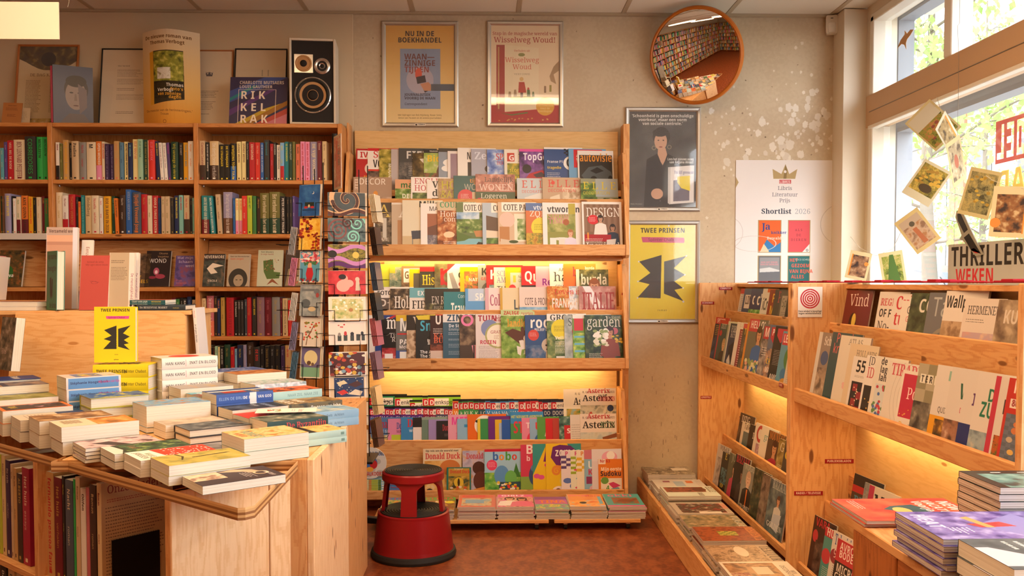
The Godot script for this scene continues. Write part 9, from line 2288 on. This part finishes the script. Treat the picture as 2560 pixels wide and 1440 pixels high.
	# bird cut-out stuck on the upper pane
	var bm := MB.new()
	bm.xf = Transform3D(Basis(Vector3(0, 0, 1), Vector3.UP, Vector3(-1, 0, 0)), Vector3(2.211, 0, 0))
	var bp := PackedVector2Array()
	for q in [[2243, 122], [2252, 100], [2262, 86], [2262, 76], [2268, 84], [2276, 74], [2284, 74], [2276, 88], [2268, 98], [2265, 108], [2266, 124], [2261, 112], [2254, 110]]:
		var v := on_x(q[0], q[1], 2.211)
		bp.append(Vector2(v.z, v.y))
	bm.prism(bp, 0.0, 0.001)
	solo("bird_cutout", bm.mesh(), M.ply_edge, "tan paper bird stuck on the upper window pane", "sticker")
	# lettering on the outside of the glass, read from the street
	var letters := func(txt: String, x: float, ytop: float, ybot: float, mt: String, label: String, x2: float):
		var t := TextMesh.new()
		var f := SystemFont.new()
		f.font_names = PackedStringArray(["Droid Sans"])
		f.font_weight = 700
		t.font = f
		t.text = txt
		t.font_size = 64
		t.pixel_size = 0.01
		t.depth = 0.02
		t.horizontal_alignment = HORIZONTAL_ALIGNMENT_RIGHT
		var p0 := on_x(x, ytop, 2.222)
		var p1 := on_x(x, ybot, 2.222)
		var s := (p0.y - p1.y) / 0.46
		var m := solo("window_lettering", t, M[mt], label, "lettering", Transform3D(Basis(Vector3(0, 0, -1) * s, Vector3.UP * s, Vector3.RIGHT * 0.1).orthonormalized().scaled_local(Vector3(s, s, 0.1)), Vector3(2.2235, (p0.y + p1.y) / 2, p0.z)), "lettering on the outside of the shop window")
		return m
	letters.call("TEAD", 2490, 432, 498, "sign_yellow", "yellow capitals on the glass seen from behind, upper line", 2600)
	letters.call("KAARTEN", 2492, 530, 596, "sign_yellow", "yellow capitals on the glass seen from behind, lower line", 2600)
	# red panel with the letters left open
	var rf := MB.new()
	var q0 := on_x(2490, 305, 2.224); var q1 := on_x(2490, 411, 2.224)
	var cell := on_x(2513, 350, 2.224).z - q0.z
	var cuts := [[[0.25, 1.0], [0.0, 0.1]], [[0.0, 0.1], [0.25, 0.43], [0.58, 0.75], [0.9, 1.0]], [[0.0, 0.1], [0.9, 1.0]], [[0.0, 0.1], [0.9, 1.0]]]
	var bar := func(k: int, x0: float, x1: float, y0: float, y1: float):
		rf.box(Vector3(2.2245, lerpf(q1.y, q0.y, (y0 + y1) / 2), q0.z + cell * (k + (x0 + x1) / 2)), Vector3(0.001, (q0.y - q1.y) * (y1 - y0), cell * (x1 - x0)))
	for k in 4:
		bar.call(k, 0.0, 0.16, 0.0, 1.0)
		bar.call(k, 0.86, 1.0, 0.0, 1.0)
		for c in cuts[k]:
			bar.call(k, 0.16, 0.6, c[0], c[1])
		for c in [[0.0, 0.1], [0.9, 1.0]]:
			bar.call(k, 0.6, 0.86, c[0], c[1])
		if k > 1:
			bar.call(k, 0.36, 0.6, 0.26, 0.74)
	solo("window_lettering_panel", rf.mesh(), M.sign_red, "red panel on the glass with reversed capitals left clear", "lettering")
	solo("outdoor_camera", tube_mesh(PackedVector3Array([Vector3(2.42, 1.9, 0.1), Vector3(2.5, 1.93, 0.16), Vector3(2.6, 1.97, 0.24)]), 0.03, 14), M.frame_white, "white tube camera fixed outside the window edge", "camera")

# ---------------------------------------------------------------- the street
func build_street() -> void:
	struct("pavement", span(2.31, 5.2, -0.12, -0.02, -40, 20, 2, 0.0), M.pavement, "pale street pavement outside the shop")
	struct("street", span(5.2, 60, -0.2, -0.1, -60, 30, 2, 0.0), M.asphalt, "grey street outside the shop")
	# building across the street
	var o := thing("street_building", "pale stone and brick building across the street behind the trees", "building", Transform3D(Basis(), Vector3(15, 0, -22)))
	var inv := o.transform.affine_inverse()
	var put := func(called: String, m: Mesh, mt: Material) -> MeshInstance3D:
		var p := part(called, m, mt, o)
		p.transform = inv
		return p
	put.call("wall", span(15.0, 20.0, 0.0, 9.0, -48.0, 4.0, 2, 0.0), M.facade)
	for k in 9:
		var z := -44.0 + k * 5.2
		put.call("brick_pier", span(14.9, 15.0, 0.0, 9.0, z - 0.5, z + 0.5, 1, 0.0), M.facade_brick)
	for k in 16:
		var z := -42.5 + k * 2.6
		for j in 3:
			var y := 0.9 + j * 2.8
			var fr := put.call("window_frame", span(14.88, 15.0, y - 0.1, y + 1.7, z - 0.75, z + 0.75, 1, 0.0), M.frame_white)
			var gl := part("window_pane", span(14.86, 14.89, y, y + 1.6, z - 0.65, z + 0.65, 1, 0.0), M.car_glass, fr)
	for j in 2:
		put.call("string_course", span(14.85, 15.0, 3.1 + j * 2.8, 3.35 + j * 2.8, -48, 4, 2, 0.0), M.outer_grey)
	# parked car
	var c := thing("parked_car", "dark parked car seen past the window garland", "car", Transform3D(Basis(), Vector3(6.6, -0.1, -6.6)))
	var prof := PackedVector2Array([Vector2(-2.1, 0.35), Vector2(2.1, 0.35), Vector2(2.15, 0.7), Vector2(2.0, 0.92), Vector2(1.2, 1.02), Vector2(0.55, 1.5), Vector2(-0.2, 1.6), Vector2(-1.2, 1.56), Vector2(-1.9, 1.08), Vector2(-2.15, 0.95)])
	var cb := MB.new()
	cb.xf = Transform3D(Basis(Vector3(0, 0, 1), Vector3.UP, Vector3(-1, 0, 0)), Vector3.ZERO)
	cb.prism(prof, -0.82, 0.82)
	part("body", cb.mesh(), M.car_paint, c)
	for s in [-0.825, 0.825]:
		var wb := MB.new()
		wb.xf = Transform3D(Basis(Vector3(0, 0, 1), Vector3.UP, Vector3(-1, 0, 0)), Vector3(s, 0, 0))
		wb.prism(PackedVector2Array([Vector2(1.0, 1.05), Vector2(0.5, 1.44), Vector2(-0.2, 1.53), Vector2(-1.1, 1.49), Vector2(-1.6, 1.1)]), -0.004, 0.004)
		part("side_window", wb.mesh(), M.car_glass, c)
		for z in [-1.35, 1.35]:
			var wh := part("wheel", lathe_mesh(PackedVector2Array([Vector2(0.0, -0.1), Vector2(0.3, -0.1), Vector2(0.33, -0.06), Vector2(0.33, 0.06), Vector2(0.3, 0.1), Vector2(0.0, 0.1)]), 24), M.rubber, c)
			wh.transform = Transform3D(Basis(Vector3(0, 0, 1), PI / 2), Vector3(s * 0.95, 0.33, z))
	var ws := MB.new()
	ws.quad(Vector3(-0.7, 1.04, 1.17), Vector3(0.7, 1.04, 1.17), Vector3(0.66, 1.49, 0.57), Vector3(-0.66, 1.49, 0.57), Vector3(0, 0.6, 0.8))
	ws.quad(Vector3(-0.7, 1.1, -1.93), Vector3(0.7, 1.1, -1.93), Vector3(0.66, 1.55, -1.23), Vector3(-0.66, 1.55, -1.23), Vector3(0, 0.6, -0.8))
	part("windscreen", ws.mesh(), M.car_glass, c)
	# street trees
	var rng := RandomNumberGenerator.new()
	rng.seed = 77
	var leaf := MB.new()
	leaf.quad(Vector3(0, 0, 0), Vector3(0.028, 0.006, 0.035), Vector3(0, 0, 0.085), Vector3(-0.028, 0.006, 0.035), Vector3.UP)
	var lm := leaf.mesh()
	var k := 0
	for q in [[Vector3(5.0, 0, -4.9), 6.4, "slender street tree close outside the window"], [Vector3(4.9, 0, -11.5), 7.0, "second street tree further along the pavement"], [Vector3(11.0, 0, -14.5), 7.5, "tall street tree on the far pavement"], [Vector3(9.5, 0, -21.0), 8.0, "far street tree before the brick piers"], [Vector3(4.9, 0, 1.5), 6.6, "street tree beside the second window"]]:
		var t := thing("street_tree", q[2], "tree", Transform3D(Basis(), q[0]), "street trees outside")
		var H: float = q[1]
		var tk := PackedVector3Array([Vector3(0, -0.1, 0), Vector3(0.04, 1.2, 0.03), Vector3(-0.03, 2.4, 0.02), Vector3(0.05, H * 0.6, -0.05), Vector3(0.0, H, 0.0)])
		var tb := MB.new()
		tb.tube(tk, 0.11, 10, 0.02)
		part("trunk", tb.mesh(), M.bark, t)
		var tips := []
		for i in 26:
			var y := rng.randf_range(1.7, H * 0.92)
			var a := rng.randf() * TAU
			var l := rng.randf_range(0.8, 1.7) * (1.15 - y / H * 0.5)
			var d := Vector3(cos(a), rng.randf_range(-0.05, 0.55), sin(a))
			var p0 := Vector3(0, y, 0)
			var pts := PackedVector3Array([p0, p0 + d * l * 0.5 + Vector3(0, 0.06, 0), p0 + d * l + Vector3(0, -0.05, 0)])
			var bb := MB.new()
			bb.tube(pts, 0.02, 5, 0.006)
			part("branch", bb.mesh(), M.bark, t)
			tips.append([p0, d * l])
		var mm := MultiMesh.new()
		mm.transform_format = MultiMesh.TRANSFORM_3D
		mm.mesh = lm
		var n := 3400
		mm.instance_count = n
		for i in n:
			var br = tips[rng.randi() % tips.size()]
			var f := rng.randf_range(0.25, 1.1)
			var p: Vector3 = br[0] + br[1] * f + Vector3(rng.randfn(0, 0.16), rng.randfn(0, 0.13), rng.randfn(0, 0.16))
			var bs := Basis.from_euler(Vector3(rng.randf() * TAU, rng.randf() * TAU, rng.randf() * TAU)).scaled(Vector3.ONE * rng.randf_range(0.8, 1.5))
			mm.set_instance_transform(i, Transform3D(bs, p))
		var mi := MultiMeshInstance3D.new()
		mi.name = "foliage"
		mi.multimesh = mm
		mi.material_override = M.leaf
		mi.set_meta("kind", "stuff")
		t.add_child(mi, true)
		k += 1

# ---------------------------------------------------------------- shelves behind the viewer, seen in the mirror
func build_rear_shelves() -> void:
	var rng := RandomNumberGenerator.new()
	rng.seed = 5
	var keys := PAL.keys()
	var im := Image.create(keys.size(), 2, false, Image.FORMAT_RGB8)
	for i in keys.size():
		for j in 2:
			im.set_pixel(i, j, Color.html(PAL[keys[i]]))
	var pm := mat("rear_spines", "ffffff", 0.6)
	pm.albedo_texture = ImageTexture.create_from_image(im)
	pm.texture_filter = BaseMaterial3D.TEXTURE_FILTER_NEAREST
	for side in 2:
		var W := 5.6 if side == 0 else 6.6
		var xf := Transform3D(Basis(Vector3.UP, PI), Vector3(-1.2, 0, 8.88)) if side == 0 else Transform3D(Basis(Vector3.UP, PI / 2), Vector3(-4.18, 0, 5.2))
		var o := thing("tall_bookcase", ["tall pine bookcase along the wall behind the tables, seen in the mirror", "tall pine bookcase along the far side wall, seen in the mirror"][side], "bookcase", xf, "tall bookcases seen in the mirror")
		for i in 8:
			part("side_panel", span(-W / 2 + i * W / 7 - 0.012, -W / 2 + i * W / 7 + 0.012, 0, 2.5, 0.0, 0.28, 1, 0.0), M.pine_case, o)
		for i in 9:
			part("shelf_board", span(-W / 2, W / 2, 0.08 + i * 0.3, 0.1 + i * 0.3, 0.0, 0.28, 0, 0.0), M.pine_case, o)
		var b := MB.new()
		for i in 8:
			var x := -W / 2 + 0.03
			while x < W / 2 - 0.05:
				var t := rng.randf_range(0.014, 0.04)
				var h := rng.randf_range(0.17, 0.25)
				var seg := fposmod(x + W / 2, W / 7)
				if seg > W / 7 - 0.06:
					x += 0.075
					continue
				var u := (rng.randi() % keys.size() + 0.5) / keys.size()
				var s0 := b.v.size()
				b.box(Vector3(x + t / 2, 0.1 + i * 0.3 + h / 2, 0.17), Vector3(t - 0.001, h, 0.15))
				for z in range(s0, b.v.size()):
					b.t[z] = Vector2(u, 0.5)
				x += t
		var st := part("book_spines", b.mesh(), pm, o)
		st.set_meta("kind", "stuff")

func _ready() -> void:
	light_and_camera()
	make_noises()
	make_materials()
	build_room()
	build_bookcase()
	build_wall_things()
	build_bookcase_top()
	build_rack()
	build_trolleys()
	build_window_rack()
	build_stool()
	build_spinner()
	build_table()
	build_near_table()
	build_window_things()
	build_street()
	build_rear_shelves()
	finish_sheets()
	print("sheets ", sheets.size(), " ms ", Time.get_ticks_msec())
